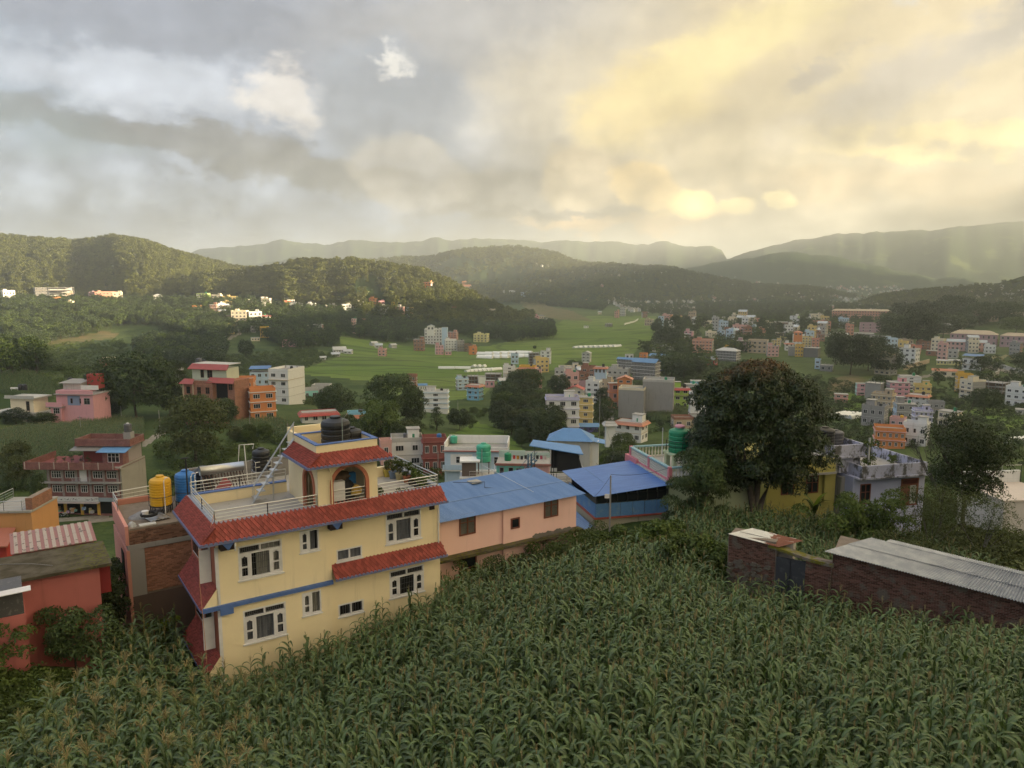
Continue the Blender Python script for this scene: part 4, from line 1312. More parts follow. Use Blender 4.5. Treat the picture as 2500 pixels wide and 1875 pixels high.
ROWS = '''
8 37 712 746 3 white y12 P S|white house with glowing orange top at the left edge of the hillside
86 122 703 728 4 dkgrey y8 w5|grey block with dark glazed panels below the lit left hill
121 179 703 736 5 ltgrey y6 O|open concrete frame block below the lit left hill
131 149 728 749 3 orange y10 P|small orange house under the open concrete frame block
163 180 716 741 3 tan y-10|tan house beside the open concrete frame block
166 183 738 762 4 cream y-25 Ldkgrey P|narrow cream house with dark side wall among hillside trees
146 165 751 766 2 white y8|little white house half hidden in hillside trees
182 204 731 742 2 paleblue y5 w4|low pale blue house on the left hillside
218 234 716 741 4 mauve y10 P|mauve house at the left end of the salmon row
232 284 715 742 4 salmon y6 w6 P S|wide salmon apartment row below the lit left hill
278 300 716 745 4 cream y-8 w2 P|cream house at the right end of the salmon row
376 396 722 738 2 white y-12 Hltgrey|small white house alone among dark trees on the hillside
482 514 717 743 5 lime y-20 Kwhite|lime yellow stepped apartment house on the hillside
518 544 722 743 4 cream y-20 Lteal P|cream house with pale teal side right of the lime house
546 580 726 747 4 yellow y-15 Blemon P S|yellow stepped house with balconies on the hillside
463 491 738 753 2 ltgrey y5|grey flat roofed house above the orange cube
472 492 749 770 3 orange y-12 P|orange cube house sunk into the dark trees
514 532 745 777 5 brick y-15 Bwhite w2|narrow brick apartment house with white floor bands
532 555 746 771 4 white y5 w3 P|white apartment house next to the narrow brick one
555 568 748 771 4 dkgrey y5 w2|dark glass fronted house in the hillside town
549 566 771 796 0 brown y10|brown windowless block above the small ochre house
550 573 797 816 3 yellow y-8 w4 v1 P|small yellow house with arched windows beside the hillside lane
567 608 762 800 5 cream y-12 w4 P U|big weathered cream apartment house above the hillside lane
607 640 764 800 4 white y8 w3 P|white weathered house right of the big cream apartment
603 642 737 746 1 rose y5 w5|low pinkish row of houses under the spur
642 663 731 753 3 cream y-20 P S|cream house with small tower under the spur
694 710 737 747 1 orange y10 Rtile|low orange house beside the white gable wall
705 725 738 750 0 white y-12|blank white gable wall among the trees
749 772 743 761 3 white y-12 Kpaleblue P|white house with pale blue balconies below the spur wood
700 731 765 775 1 brick y5|low brick building hidden by trees
617 661 772 798 4 white y8 w4 Fred|white house with red roof edge in the hillside town
636 657 800 825 3 ochre y-8 w3 v1 P|ochre yellow flats with three rows of dark windows
612 637 797 812 2 grey y5|grey concrete house behind the ochre yellow flats
657 685 801 827 3 dkgrey y-6 O|dark concrete frame half behind trees right of the ochre flats
613 634 825 833 1 cream y4 w3|tiny cream row house below the ochre flats
690 725 834 847 2 pink y-8 w4 P|pink low house with clay roofs on the green slope
743 768 794 811 0 cream y-10|cream blank wall behind dark trees
766 791 795 823 5 ltgrey y-15 v1|grey concrete flats rising out of dark trees
859 871 779 814 5 rose y-12 w2 v0|tall thin brick tower house at the foot of the spur
881 893 781 803 4 salmon y-12 w2 v0|shorter thin brick tower house at the foot of the spur
837 856 788 795 1 brick y5 Rtile|low brick cottage left of the thin tower houses
834 858 745 765 3 white y10 w3|white house in the wood above the thin tower houses
861 875 747 754 1 white y4|small white shed in the wood under the spur
901 922 730 746 3 orange y-20 w2 P|orange house standing in the spur wood
923 939 736 745 2 pink y8|small pink house right of the orange house in the wood
955 964 739 747 2 ochre y0|tiny ochre house in the spur wood
987 1006 741 753 2 brick y5 w3|brick house with flat roof at the top of the terraces
999 1010 752 767 3 yellow y-15|slim yellow house at the top of the terraces
985 1000 755 767 2 paleblue y6|pale house left of the slim yellow house
1009 1025 758 767 1 tan y-8 Rtan|tan roofed cottage right of the slim yellow house
1032 1057 690 710 3 orange y-18 w3 Borange Ftile|red orange lodge high on the lit spur
1128 1139 688 700 2 orange y5|small brick red tower on the spur ridge
1128 1152 700 714 2 cream y-18 Rorange|cream house with orange roof below the ridge tower
1098 1114 753 764 1 white y8 Rred|small red roofed house in the wood right of the terraces
1194 1210 756 769 3 cream y-8|cream house in the wood above the yellow white school
1037 1083 806 841 5 white y-6 w6 v0 Bltgrey P|large white five storey college in the fields
1043 1061 797 808 1 white y-5 Rtin W Y762|white gabled top floor on the large white college
1079 1094 801 853 0 paleblue y-10 Lwhite|white stair tower with a dark blue glass strip in the fields
1093 1119 812 831 4 salmon y-15 w3|salmon brick building behind the white stair tower
1010 1038 830 857 3 brick y-12 w3 v2 U|brick house with unfinished top left of the large white college
1062 1083 844 866 3 pink y6 w3 Lwhite|red and white house in front of the white stair tower
1085 1115 832 857 4 white y6 w4 P|white four storey flats right of the stair tower
1114 1134 833 858 4 grey y8 w3 U|grey concrete block at the right of the white flats
1086 1102 859 867 1 pink y5 w2|tiny pink house in front of the white four storey flats
1134 1153 842 859 2 brown y-10|brown concrete house behind the bright orange house
1144 1165 849 866 2 orange y8 w1 Qorange v0|bright orange house beside the plastic greenhouses
1156 1195 818 836 3 lemon y-12 w4 Lwhite P|yellow white school building alone in the fields
923 945 855 870 2 rose y-15 w2|small stepped house alone in the paddy fields
812 845 854 861 1 white y6 Rltgrey w5|long white shed in the fields, farthest of the sheds
839 862 858 864 1 white y-14 Rltgrey|white slanted shed right of the long white shed
808 830 865 871 1 ltgrey y12 Rtin|grey shed below the long white shed
781 796 873 879 1 white y10 Rltgrey|lowest small white shed in the green field
902 923 838 845 0 ltgrey y35 Rltgrey|pale slanted roof shed left of the field hut
949 969 843 850 0 ltgrey y35 Rltgrey|pale slanted roof shed right of the field hut
915 934 843 851 1 ltgrey y5 Rtin|low field hut between two slanted roofs
1247 1266 867 889 2 paleblue y4 P U|pale unfinished house among the greenhouses
1290 1317 863 889 4 brown y6 O|unfinished brick frame house in front of the greenhouses
1319 1346 859 889 4 white y-6 w2 U|white unfinished house at the right of the greenhouses
1420 1444 863 885 3 ltgrey y-15 w2 v0 Rltgrey W|lone grey house with pointed roof in the paddies
1425 1437 796 801 1 white y5|tiny white hut in the far paddies
1477 1495 790 798 2 white y5 O|white bare frame building in the far paddies
1243 1260 710 721 3 white y-12 w2|white house with tower on the brown ridge
1271 1292 714 724 2 paleblue y4 w3|pale two storey house on the brown ridge
1221 1232 709 718 2 white y10|left white house on the brown ridge
1315 1333 718 727 2 ltgrey y8 U|ruined pale house at the right of the brown ridge
1500 1512 760 776 4 salmon y-20 w2|salmon tower house beyond the paddies
1460 1469 762 767 1 cream y5 Rtin|cream cottage beyond the paddies
1297 1316 771 782 2 pink y6 w2|pink house at the edge of the right wood
1312 1331 772 779 1 cream y5 Hdkgrey|house with a dark hipped roof at the edge of the right wood
1328 1339 778 786 1 white y5|white hut at the edge of the right wood
1250 1259 758 770 2 white y-10|white upright house in the right wood
1430 1448 731 738 1 orange y5 w3|orange roofed lodge below the hazy hill
1623 1643 768 781 4 orange y-15 Lpaleblue w2|orange and white flats in the hazy town centre
1650 1690 774 784 2 salmon y6 w5|long salmon house in the hazy town centre
1708 1724 779 788 2 orange y8 w3|orange house with gallery in the hazy middle town
1738 1771 776 786 3 white y-8 w5|white row of flats in the hazy middle town
1722 1762 813 824 2 cream y5 w6 P|cream and pink long house among the trees
1670 1693 810 836 4 pink y-12 w2 Kwhite|pink stepped house left of the cream long house
1690 1741 833 862 4 salmon y-6 w6 v2 Bcream U|red brick school block with cream floor bands
1584 1606 851 859 1 white y8 w3|white low house at the left of the row by the trees
1602 1613 848 858 2 red y5|narrow red house in the low white row
1614 1638 847 857 2 white y-8 w4|white long house in the low row by the trees
1643 1656 846 856 2 ltgrey y5|grey house at the right of the low white row
1561 1581 865 884 3 orange y-14 w2 Borange P|small orange tower house behind the blue roofed blocks
1526 1546 866 876 1 white y5 w2|white small house behind the blue roofed blocks
1506 1551 879 912 5 dkgrey y-28 Bwhite Rbluetin d0.35 w6|left wing of the blue roofed five storey college
1543 1611 887 930 5 dkgrey y-24 Bwhite Rbluetin d0.5 w7 v3|right wing of the blue roofed five storey college
1585 1635 871 892 3 dkgrey y-24 Bwhite Rbluetin d0.4 w6|blue roofed three storey block behind the college wings
1610 1630 889 906 2 navy y-10|deep blue walled block beside the college wings
1696 1751 879 894 1 red y-16 w4 Rtin d0.6|red barn with grey metal roofs
1747 1806 858 883 4 dkgrey y-22 Bwhite Hltgrey d0.5 w7|white banded four storey block left of the mango tree top
1767 1801 846 857 1 ochre y5 w5 P|ochre building behind the white banded block
1798 1827 833 857 3 mauve y-5 w5|mauve brick building behind the ochre one
1826 1874 834 863 3 tan y-6 w4 Bltgrey|drab concrete building right of the mauve brick one
1768 1789 802 818 3 brick y-5 w3|brick house in the pink cluster of the middle town
1788 1829 797 816 3 rose y8 w5 P S|wide pink house in the pink cluster of the middle town
1829 1846 791 808 3 ltgrey y-10 w2|grey white house right of the pink cluster
1833 1855 779 791 2 salmon y5 w3|salmon house above the pink cluster
1890 1937 788 806 2 brown y5 w5 fw|brown and white hall in the middle town
1928 1951 772 793 4 white y-20 w1 Qmint v0|white tower with pale green side in the middle town
1976 2009 769 786 3 cream y8 w3 P|cream stepped house left of the long college
1975 2026 787 808 3 salmon y8 w5 fw P|salmon hostel with white window frames
2035 2168 760 782 4 salmon y4 d0.12 w22 v1 Htan|very long pink brick college on the right
2100 2162 791 812 3 mauve y6 w4 d0.3|mauve brick annex below the long college
2021 2072 817 833 2 cream y8 w8 v3 Hltgrey d0.4|pale hall with grey hipped roof
2085 2131 815 827 1 grey y5 w6|low grey shed right of the pale hall
2118 2166 826 846 2 tan y-10 w5 Hdkgrey d0.5|tan hall with a steep dark roof
1884 1906 831 846 3 yellow y-8 w3|yellow house at the left of the yellow cluster
1904 1923 824 837 3 lemon y6 w3|lemon house in the yellow cluster
1893 1918 813 823 1 tan y5 w4|tan flat house above the yellow cluster
1935 1963 820 844 4 white y-4 w3 v0|white block with dark top windows in the yellow cluster
1938 1958 812 821 1 orange y5 Htile Y690|orange pagoda roof house above the white block
1958 1982 825 849 4 yellow y-10 w3 Bwhite|yellow four storey flats in the yellow cluster
1980 1999 829 851 3 salmon y8 w2|salmon house at the right of the yellow cluster
1915 1936 839 856 2 white y5 w2 Ftile|white house with red top behind the grey cube
1924 1942 847 869 0 grey y-3|plain grey cube above the mango tree top
1941 1961 845 871 3 ochre y-5 w3 Blemon|ochre balcony flats above the mango tree top
1871 1900 846 871 3 rose y8 w3 Lgrey|rose and grey flats left of the grey cube
1962 2001 851 873 0 dkgrey y-12|broad dark concrete box right of the ochre balcony flats
1989 2003 880 901 2 paleblue y-10|pale blue house peeping out right of the mango tree top
2002 2033 893 907 1 grey y-6 w2 U|grey unfinished house with bare column stubs
2085 2116 838 851 1 orange y6 w4 P|orange house above the dark clump of trees
2136 2187 868 916 5 cream y-30 w3 v2 P S|cream six storey house with stepped top, right of the tree clump
2195 2241 853 894 4 white y-18 w3 v2 Qwhite S|white and pink house beside the sloping boundary wall
2288 2317 881 891 1 lemon y4 Rltgrey w4 d0.3|left half of the pale yellow school huts
2317 2352 881 892 1 lemon y4 Rltgrey w5 d0.3|right half of the pale yellow school huts
2351 2397 877 904 2 white y-10 w3 v2 Mblue|white house with blue canopy roof
2278 2333 906 921 1 cream y3 Rtile w3 d0.3|long cream hut with red brown roof
2332 2370 918 959 4 ochre y14 w2 v4|ochre flats behind the cream tower on the right
2344 2399 934 976 4 cream y-42 w2 v0 Qgrey d1.1|cream flats with a bare grey side wall
2398 2456 936 966 3 brown y-20 O|open brick frame house right of the grey side wall
2457 2512 950 992 3 white y-14 w3 v1 Qltgrey P S|white house with arched windows at the right edge
2481 2515 1002 1013 1 ltgrey y5 w2|small grey house low at the right edge
2325 2427 817 845 2 mauve y-6 w9 v2 Htan d0.35|big college pavilion with a broad drab roof
2447 2530 822 848 2 mauve y-6 w7 v2 Htan d0.35|last college pavilion at the right edge
2358 2431 767 786 1 tan y5 Hbrown d0.6 w6|dome roofed hall above the campus trees
2456 2530 768 779 2 tan y5 Htan d0.3 w6|distant college block at the right edge
2283 2333 800 816 1 tan y-10 Hltgrey w4|rounded roof hall among the campus trees
2281 2323 840 855 2 white y-10 w4 v2 P S|white yellow house below the campus trees
2237 2272 836 853 3 brick y-6 w3|brick house below the campus trees
2194 2227 831 849 2 cream y6 w3 P|cream and brown house below the campus trees
2184 2245 848 856 1 rose y3 Rred d0.3 w5|long red roofed hall behind the white and pink house
2147 2184 843 862 2 ltgrey y5 w3|grey white house behind the cream six storey house
2316 2401 836 858 2 rose y-4 w9 Rtin d0.25|long pinkish hall with blue grey roof
2262 2298 858 869 1 brick y-8 w2|low brick store behind the sloping wall
2088 2116 938 966 3 pink y12 w1 v3 Lteal|pink and teal house at the left of the pink flats
2112 2154 938 978 0 grey y-16 Lwhite U|grey block with a white stair strip
2164 2216 936 978 4 pink y14 w3 v4 Bmauve|pink flats with mauve bands on the right
2192 2244 921 953 4 white y16 w1 v3|tall white house behind the pink flats
2230 2270 944 969 2 yellow y8 w3 Blemon Tgreen|yellow house right of the pink flats
2217 2265 967 994 2 white y-10 w3 Ftile|white house with a red eave below the yellow house
2128 2182 967 1007 3 tan y-14 w4 Bcream U Lgrey|grey and cream arcaded house below the pink flats
2104 2164 998 1041 2 grey y-14 w3 Lgrey U|rough grey unfinished house with a black glass strip
2181 2233 989 1023 2 grey y14 w2 Lpaleblue U|pale grey house with rough side wall
2226 2272 1006 1044 3 lilac y12 w4 Bwhite|lavender blue three storey house on the right
2172 2209 1026 1056 2 rose y-10 w2 P Tyellow|salmon tower house under a yellow tank
2133 2204 1054 1096 2 orange y6 w5 v2 Brose|orange house with glazed balcony on the right
2205 2264 1042 1090 2 white y-10 w3 v2 P|white house with a blue recess on the right
2037 2068 964 984 2 rose y6 w2 Btile|small pink house right of the mango tree
2262 2302 986 1012 2 grey y10 w3|grey house behind the bare branches
2291 2344 1008 1047 2 cream y-22 w3 Qcream|cream house with dark terrace behind the bare branches
1330 1413 978 1063 4 white y4 w3 v1 Blilac Plilac Tteal d0.6|white flats with lilac bands above the blue canopy
1413 1448 972 1038 4 yellow y-6 w1 v1 Bcream|narrow ornate yellow house with balustrades
1410 1460 1042 1056 1 purple y4 w0 Rbluetin d0.5|purple shed with a blue roof below the narrow yellow house
1385 1427 952 978 2 cream y-8 w2 Rred W|cream house with red gables behind the narrow yellow house
1377 1413 915 970 3 rose y8 w2 v2 P S|slim pink house behind the lilac banded flats
1412 1438 913 931 1 paleblue y4 w2|pale blue house behind the slim pink house
1437 1484 915 943 2 mauve y-10 w4 Bwhite|mauve terraced house behind the lane
1451 1482 898 916 1 paleblue y-8 w3 Ftile Tblack Y420|pale blue penthouse over the mauve terraced house
1482 1539 905 929 2 ltgrey y-8 w4 P|pale house in front of the blue roofed college
1363 1424 901 922 2 cream y6 w4 P U|cream roofs at the edge of the paddies
1412 1441 937 958 1 mauve y-6 w2 P|mauve little house beside the lane top
1483 1514 938 999 3 salmon y12 w1 v1 Borange|salmon orange three storey house beside the lane
1507 1544 927 950 2 orange y-4 w2 Rtile W Y335|orange house with tiled gable behind the salmon house
1509 1577 955 1021 0 grey y-8 Pcream|grey concrete party wall with cream coping
1568 1645 935 1015 0 grey y-4 Pltgrey Tgreen|biggest bare grey concrete block in the town
1642 1681 950 997 3 lime y6 w2 v1 Fred|lime green house with a red awning
1670 1701 940 966 1 ltgrey y5 w1 Tteal|grey flat house behind the lime green house
1685 1722 932 951 0 skyblue y5|sky blue blank wall left of the mango tree top
1476 1501 1035 1092 0 white y8 d1.0 Fltgrey|white stair tower with a black glass strip
1500 1581 1036 1082 2 white y-20 w3 v2 Lmint Ftile d0.7|white house with an orange tiled eave
1637 1692 1026 1047 1 tan y14 Pbrick w2|flat house with a brick balustrade left of the mango tree
1680 1722 966 1032 3 white y8 w1 v1 Bbrown|white and brown house at the left of the mango tree
1035 1097 960 1009 4 white y-8 w1 v1 Bpaleblue Lgrey U d0.5|white four storey flats standing alone above the green terrace
1140 1180 943 978 3 skyblue y-26 w2 v2 Bpaleblue Ftile|turquoise blue house above the wooded gully
1113 1144 927 953 3 paleblue y10 w2 Bwhite P|pale lilac house left of the turquoise blue one
1141 1168 919 939 2 brown y4 O|half built brick frame behind the turquoise blue house
1166 1186 920 939 0 white y8|white wall house behind the turquoise blue house
1184 1225 914 931 2 brown y-6 O|wide half built brick frame left of the tall white block
1185 1208 931 946 1 pink y-8 w2|pink low house below the wide half built frame
1215 1250 930 943 1 teal y14 w2 v1 Rltgrey d0.7|mint green cottage with a grey roof
1228 1258 897 926 4 white y4 w1 v0 P|tall white block with tiny windows by the field
1257 1269 899 924 3 cream y6 w1|thin cream house right of the tall white block
1267 1309 899 938 3 ochre y-8 w2 Borange Ftile P|orange and yellow house by the field
1306 1323 902 931 3 rose y-8 w1|pinkish house right of the orange and yellow one
1300 1323 932 953 2 rose y5 w1|low pink house below the orange and yellow one
994 1020 920 968 4 brick y-14 w2 v2 Pbrick|narrow brick tower beside the spreading tree
1019 1042 941 955 1 white y4 Rbluetin w4 d0.5|cottage with a blue roof right of the brick tower
248 291 880 912 1 brick y-12 w0 v2 Pcream|small brick house above the huge domed tree
415 449 905 948 2 ltgrey y10 w2 U|concrete house left of the red roofed brick mansion
493 563 962 992 1 cream y-16 w2 v1 Pltgrey|cream low house with grey flat roof in front of the mansion
549 618 980 1028 2 grey y-6 w3 v1 Pdkgrey|sooty concrete house in front of the orange houses
548 626 932 974 2 orange y-8 w3 Porange|orange house with terrace railings beside the mansion
610 674 958 1028 3 orange y6 w2 v1 Bwhite Porange|orange house with white trims and gabled bay
612 663 910 942 2 paleblue y-8 w3 P Mblue|pale blue house with a blue canopy behind the orange houses
660 746 910 988 4 white y-34 w2 v0 d1.3 U|tall white house with a blank side wall
740 777 955 978 1 teal y5 w2 Pltgrey|mint green house at the foot of the tall white wall
762 811 946 968 1 ltgrey y-14 w3 P|low pale house with barrel tanks right of the tall white wall
735 823 1010 1034 1 white y6 w4 Fred d0.5|white house with red eaves behind the black roof tanks
850 894 1016 1056 1 skyblue y5 w2 Ftile P Tgrey|pale blue stair tower with red eaves
890 931 1036 1070 1 rose y-6 w1 Rtile W P|pink house with a small gable behind the water tanks
928 957 1086 1152 2 rose y6 w1 v0|pink house left of the stained white house
955 1033 1080 1142 2 white y3 w2 v1 Pltgrey Tgreen Tgrey|stained white house behind the yellow house terrace
1031 1091 1080 1158 2 maroon y4 w3 v1 Bmaroon Tblue|maroon house with patterned bands behind the yellow house terrace
1411 1456 1096 1116 1 ltgrey y6 d0.8|low grey roofed store behind the blue canopy
1418 1472 1118 1142 1 rose y6 w1 Rtan d0.5 Tblack|low pink house with a tan roof behind the blue shed
1270 1342 1124 1156 1 salmon y4 w2 v0 Pltgrey|flat red and white house right of the turquoise one
'''
for row in ROWS.strip().splitlines():
 a, lab = row.split('|')
 q = a.split()
 house(float(q[0]), float(q[1]), float(q[2]), float(q[3]), int(q[4]), q[5], ' '.join(q[6:]), lab)

# houses that nothing tells apart, in the densest quarters
rg = np.random.default_rng(5)
for poly, cnt, lab, grp in (
 ([(1500, 772), (1700, 772), (1860, 790), (1860, 842), (1760, 845), (1660, 812), (1600, 800)], 26, 'small weathered house in the crowded quarter right of the paddies', 'quarter right of the paddies'),
 ([(1870, 800), (2140, 790), (2150, 842), (1900, 838)], 16, 'small weathered house between the yellow cluster and the college', 'quarter below the college'),
 ([(2100, 855), (2500, 860), (2500, 876), (2260, 880)], 12, 'low weathered house in the lane above the school huts', 'lane above the school huts'),
 ([(1310, 905), (1480, 930), (1500, 985), (1420, 985)], 9, 'small painted house in the quarter behind the lilac banded flats', 'quarter behind the lilac banded flats'),
 ([(470, 745), (660, 748), (660, 792), (560, 790)], 12, 'small weathered house in the hillside town', 'hillside town')):
 k = 0; a = np.array(poly)
 while k < cnt:
  q = rg.uniform(a.min(0), a.max(0))
  if not in_poly(np.array([q[0]]), np.array([q[1]]), poly)[0]: continue
  k += 1
  sz = 1.0 + (q[1] - 740) / 130.0
  wd = rg.uniform(10, 17) * sz; st_ = int(rg.integers(2, 5))
  house(q[0] - wd / 2, q[0] + wd / 2, q[1] - st_ * 5.2 * sz ** .8, q[1], st_, ('white', 'cream', 'rose', 'ltgrey', 'salmon', 'tan', 'brick', 'paleblue', 'yellow', 'grey')[rg.integers(10)], rg.choice(['P', 'P S', 'U', 'P S', 'Rtin']), lab, group=grp)

# ================================================================== near buildings, each in its own local frame (metres; x along the front, y back, z up)
def frame(name, x, y, z, deg, label, cat):
 return empty(name, (x, y, z), R(deg), label, cat)

def wall_holes(b, x0, x1, z0, z1, y, holes, reveal=0.12):
 """a wall face at y (looking towards -y) with openings (xa, xb, za, zb) and their reveals"""
 xs = sorted({x0, x1, *[h[0] for h in holes], *[h[1] for h in holes]})
 zs = sorted({z0, z1, *[h[2] for h in holes], *[h[3] for h in holes]})
 for i in range(len(xs) - 1):
  for j in range(len(zs) - 1):
   mx_, mz_ = (xs[i] + xs[i+1]) / 2, (zs[j] + zs[j+1]) / 2
   if any(h[0] < mx_ < h[1] and h[2] < mz_ < h[3] for h in holes): continue
   b.poly([(xs[i], y, zs[j]), (xs[i+1], y, zs[j]), (xs[i+1], y, zs[j+1]), (xs[i], y, zs[j+1])])
 for xa, xb, za, zb in holes:
  w = y + reveal
  b.poly([(xa, y, za), (xb, y, za), (xb, w, za), (xa, w, za)])
  b.poly([(xb, y, zb), (xa, y, zb), (xa, w, zb), (xb, w, zb)])
  b.poly([(xa, y, za), (xa, w, za), (xa, w, zb), (xa, y, zb)])
  b.poly([(xb, w, za), (xb, y, za), (xb, y, zb), (xb, w, zb)])

YELLOW = paint((0.80, 0.67, 0.43), 0.8, 0.30, key='house_yellow')
def piecemat(name, col, rough, lo=.62, hi=1.25, tint=None):
 """pieces that each have a tone of their own"""
 m, t, out = _new(name)
 r = t.m('FRACT', t.add(t.n('ShaderNodeObjectInfo').outputs['Random'], t.n('ShaderNodeNewGeometry').outputs['Random Per Island']))
 n1, _ = t.noise(t.n('ShaderNodeNewGeometry').outputs['Position'], 1.6, 4, .6)
 k = t.lin(t.add(t.mul(r, .65), t.mul(n1, .35)), .1, .9, lo, hi)
 c = t.mix(1.0, col, t.com(k, k, k), 'MULTIPLY')
 if tint: c = t.mix(t.smooth(n1, .52, .66), c, tint)
 bsdf(t, out, c, rough, 0, .25)
 return m
REDWALL = paint((0.46, 0.17, 0.10), 0.8, 0.15, key='house_red')
REDTILE = piecemat('red_shingle', (0.255, 0.056, 0.042), .7)
BLUETRIM = plain('blue_trim', (0.085, 0.15, 0.36), 0.6, var=0.15)
SLATEBLUE = plain('slate_blue_edge', (0.15, 0.17, 0.30), 0.6, var=0.15)
DECK = paint((0.36, 0.34, 0.31), 0.95, 1.0, 0.5, key='deck')
def fabric(name, col):
 if name in MATS: return MATS[name]
 m, t, out = _new(name)
 ob = t.n('ShaderNodeTexCoord').outputs['Object']
 n1, _ = t.noise(t.vm('MULTIPLY', ob, (1, 1, 0.3)), 5.0, 3, 0.6)
 bsdf(t, out, t.mix(t.smooth(n1, 0.3, 0.7), col, sc(col, 0.7)), 0.9, 0, 0.1)
 MATS[name] = m
 return m
CURTAIN = fabric('pale_curtain', (0.33, 0.32, 0.29))
CURTAINB = fabric('grey_patterned_curtain', (0.17, 0.18, 0.21))
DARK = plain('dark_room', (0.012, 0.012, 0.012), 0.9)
GRILLE = plain('window_grille', (0.17, 0.17, 0.18), 0.5, 0.5)

def curtain_mesh(w, h, folds, amp, seed):
 rng = random.Random(seed)
 n = folds * 6
 b = MB()
 ph = rng.uniform(0, 6)
 xs = [(-w/2 + w * i / n) for i in range(n + 1)]
 ys = [amp * math.sin(i / n * folds * 6.283 + ph + 0.8 * math.sin(i * .7)) for i in range(n + 1)]
 for i in range(n):
  b.poly([(xs[i], ys[i], 0), (xs[i+1], ys[i+1], 0), (xs[i+1], ys[i+1], h), (xs[i], ys[i], h)])
 return b

def casement(parent, x0, x1, z0, z1, y, glass=True, mid=0.42):
 """a sash with a shaped head rail, two lights"""
 w, h, e = x1 - x0, z1 - z0, 0.075
 b = MB()
 b.box(x0, x0 + e, y - .03, y + .03, z0, z1).box(x1 - e, x1, y - .03, y + .03, z0, z1).box(x0 + e, x1 - e, y - .03, y + .03, z0, z0 + e)
 zm = z0 + h * mid
 b.box(x0 + e, x1 - e, y - .03, y + .03, zm, zm + .07)
 k = 8
 pts = []
 for i in range(k + 1):
  u = i / k
  pts.append((x0 + e + (w - 2 * e) * u, z1 - .17 + .075 * math.sin(math.pi * u) + .02 * math.cos(u * math.pi * 4)))
 for i in range(k):
  b.poly([(pts[i][0], y - .03, pts[i][1]), (pts[i+1][0], y - .03, pts[i+1][1]), (pts[i+1][0], y - .03, z1), (pts[i][0], y - .03, z1)])
 return b.build('casement', WFRAME, parent)

def big_window(root, x0, x1, z0, z1, y, left_open, curt, seed):
 """three-light window under a barred transom"""
 f = MB()
 e, zt = 0.075, z1 - 0.40
 yy = y + .05
 f.box(x0, x0 + e, yy - .06, yy + .06, z0, z1).box(x1 - e, x1, yy - .06, yy + .06, z0, z1).box(x0 + e, x1 - e, yy - .06, yy + .06, z1 - e, z1).box(x0 + e, x1 - e, yy - .06, yy + .06, z0, z0 + e)
 f.box(x0 + e, x1 - e, yy - .06, yy + .06, zt - .035, zt + .05)
 xm = (x0 + x1) / 2
 f.box(xm - .04, xm + .04, yy - .055, yy + .055, zt + .05, z1 - e)
 wc = x1 - x0
 xa, xb = x0 + wc * .27, x1 - wc * .27
 f.box(xa - .05, xa + .05, yy - .058, yy + .058, z0 + e, zt - .035).box(xb - .05, xb + .05, yy - .058, yy + .058, z0 + e, zt - .035)
 w = f.build('window', WFRAME, root)
 casement(w, x0 + e + .003, xa - .053, z0 + e + .003, zt - .038, yy - .02)
 casement(w, xb + .053, x1 - e - .003, z0 + e + .003, zt - .038, yy - .02 )
 g = MB()
 g.poly([(x0 + e, yy + .02, z0 + e), (x1 - e, yy + .02, z0 + e), (x1 - e, yy + .02, z1 - e), (x0 + e, yy + .02, z1 - e)])
 bars = MB()
 for i in range(19):
  xx = x0 + e + (wc - 2 * e) * (i + .5) / 19
  bars.box(xx - .007, xx + .007, yy + .025, yy + .039, z0 + e, z1 - e)
 for q in (.25, .5, .75):
  zz = z0 + e + (zt - z0) * q
  bars.box(x0 + e, x1 - e, yy + .040, yy + .050, zz - .007, zz + .007)
 for q in (.25, .5, .75):
  zz = zt + .05 + (z1 - e - zt - .05) * q
  bars.box(x0 + e, x1 - e, yy + .040, yy + .050, zz - .006, zz + .006)
 bars.build('grille', GRILLE, w)
 cm, a, bb, left = curt
 if cm: 
  c = curtain_mesh((bb - a) * wc, zt - z0 + .02, 7, .03, seed).build('curtain', cm, w, (x0 + wc * (a + bb) / 2, yy + .13, z0 + .04))
 if left:
  curtain_mesh(wc * .24, zt - z0, 3, .03, seed + 1).build('curtain', CURTAIN, w, (x0 + wc * .86, yy + .12, z0 + .04))
  curtain_mesh(wc * .42, .36, 4, .02, seed + 2).build('curtain', CURTAIN, w, (x0 + wc * .75, yy + .12, zt + .02))
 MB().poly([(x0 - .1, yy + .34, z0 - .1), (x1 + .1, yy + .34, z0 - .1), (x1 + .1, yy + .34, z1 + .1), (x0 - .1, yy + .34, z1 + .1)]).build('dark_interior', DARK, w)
 MB().box(x0 - .06, x1 + .06, y - .07, y - .003, z0 - .07, z0 - .002).build('sill', WFRAME, w)
 return w

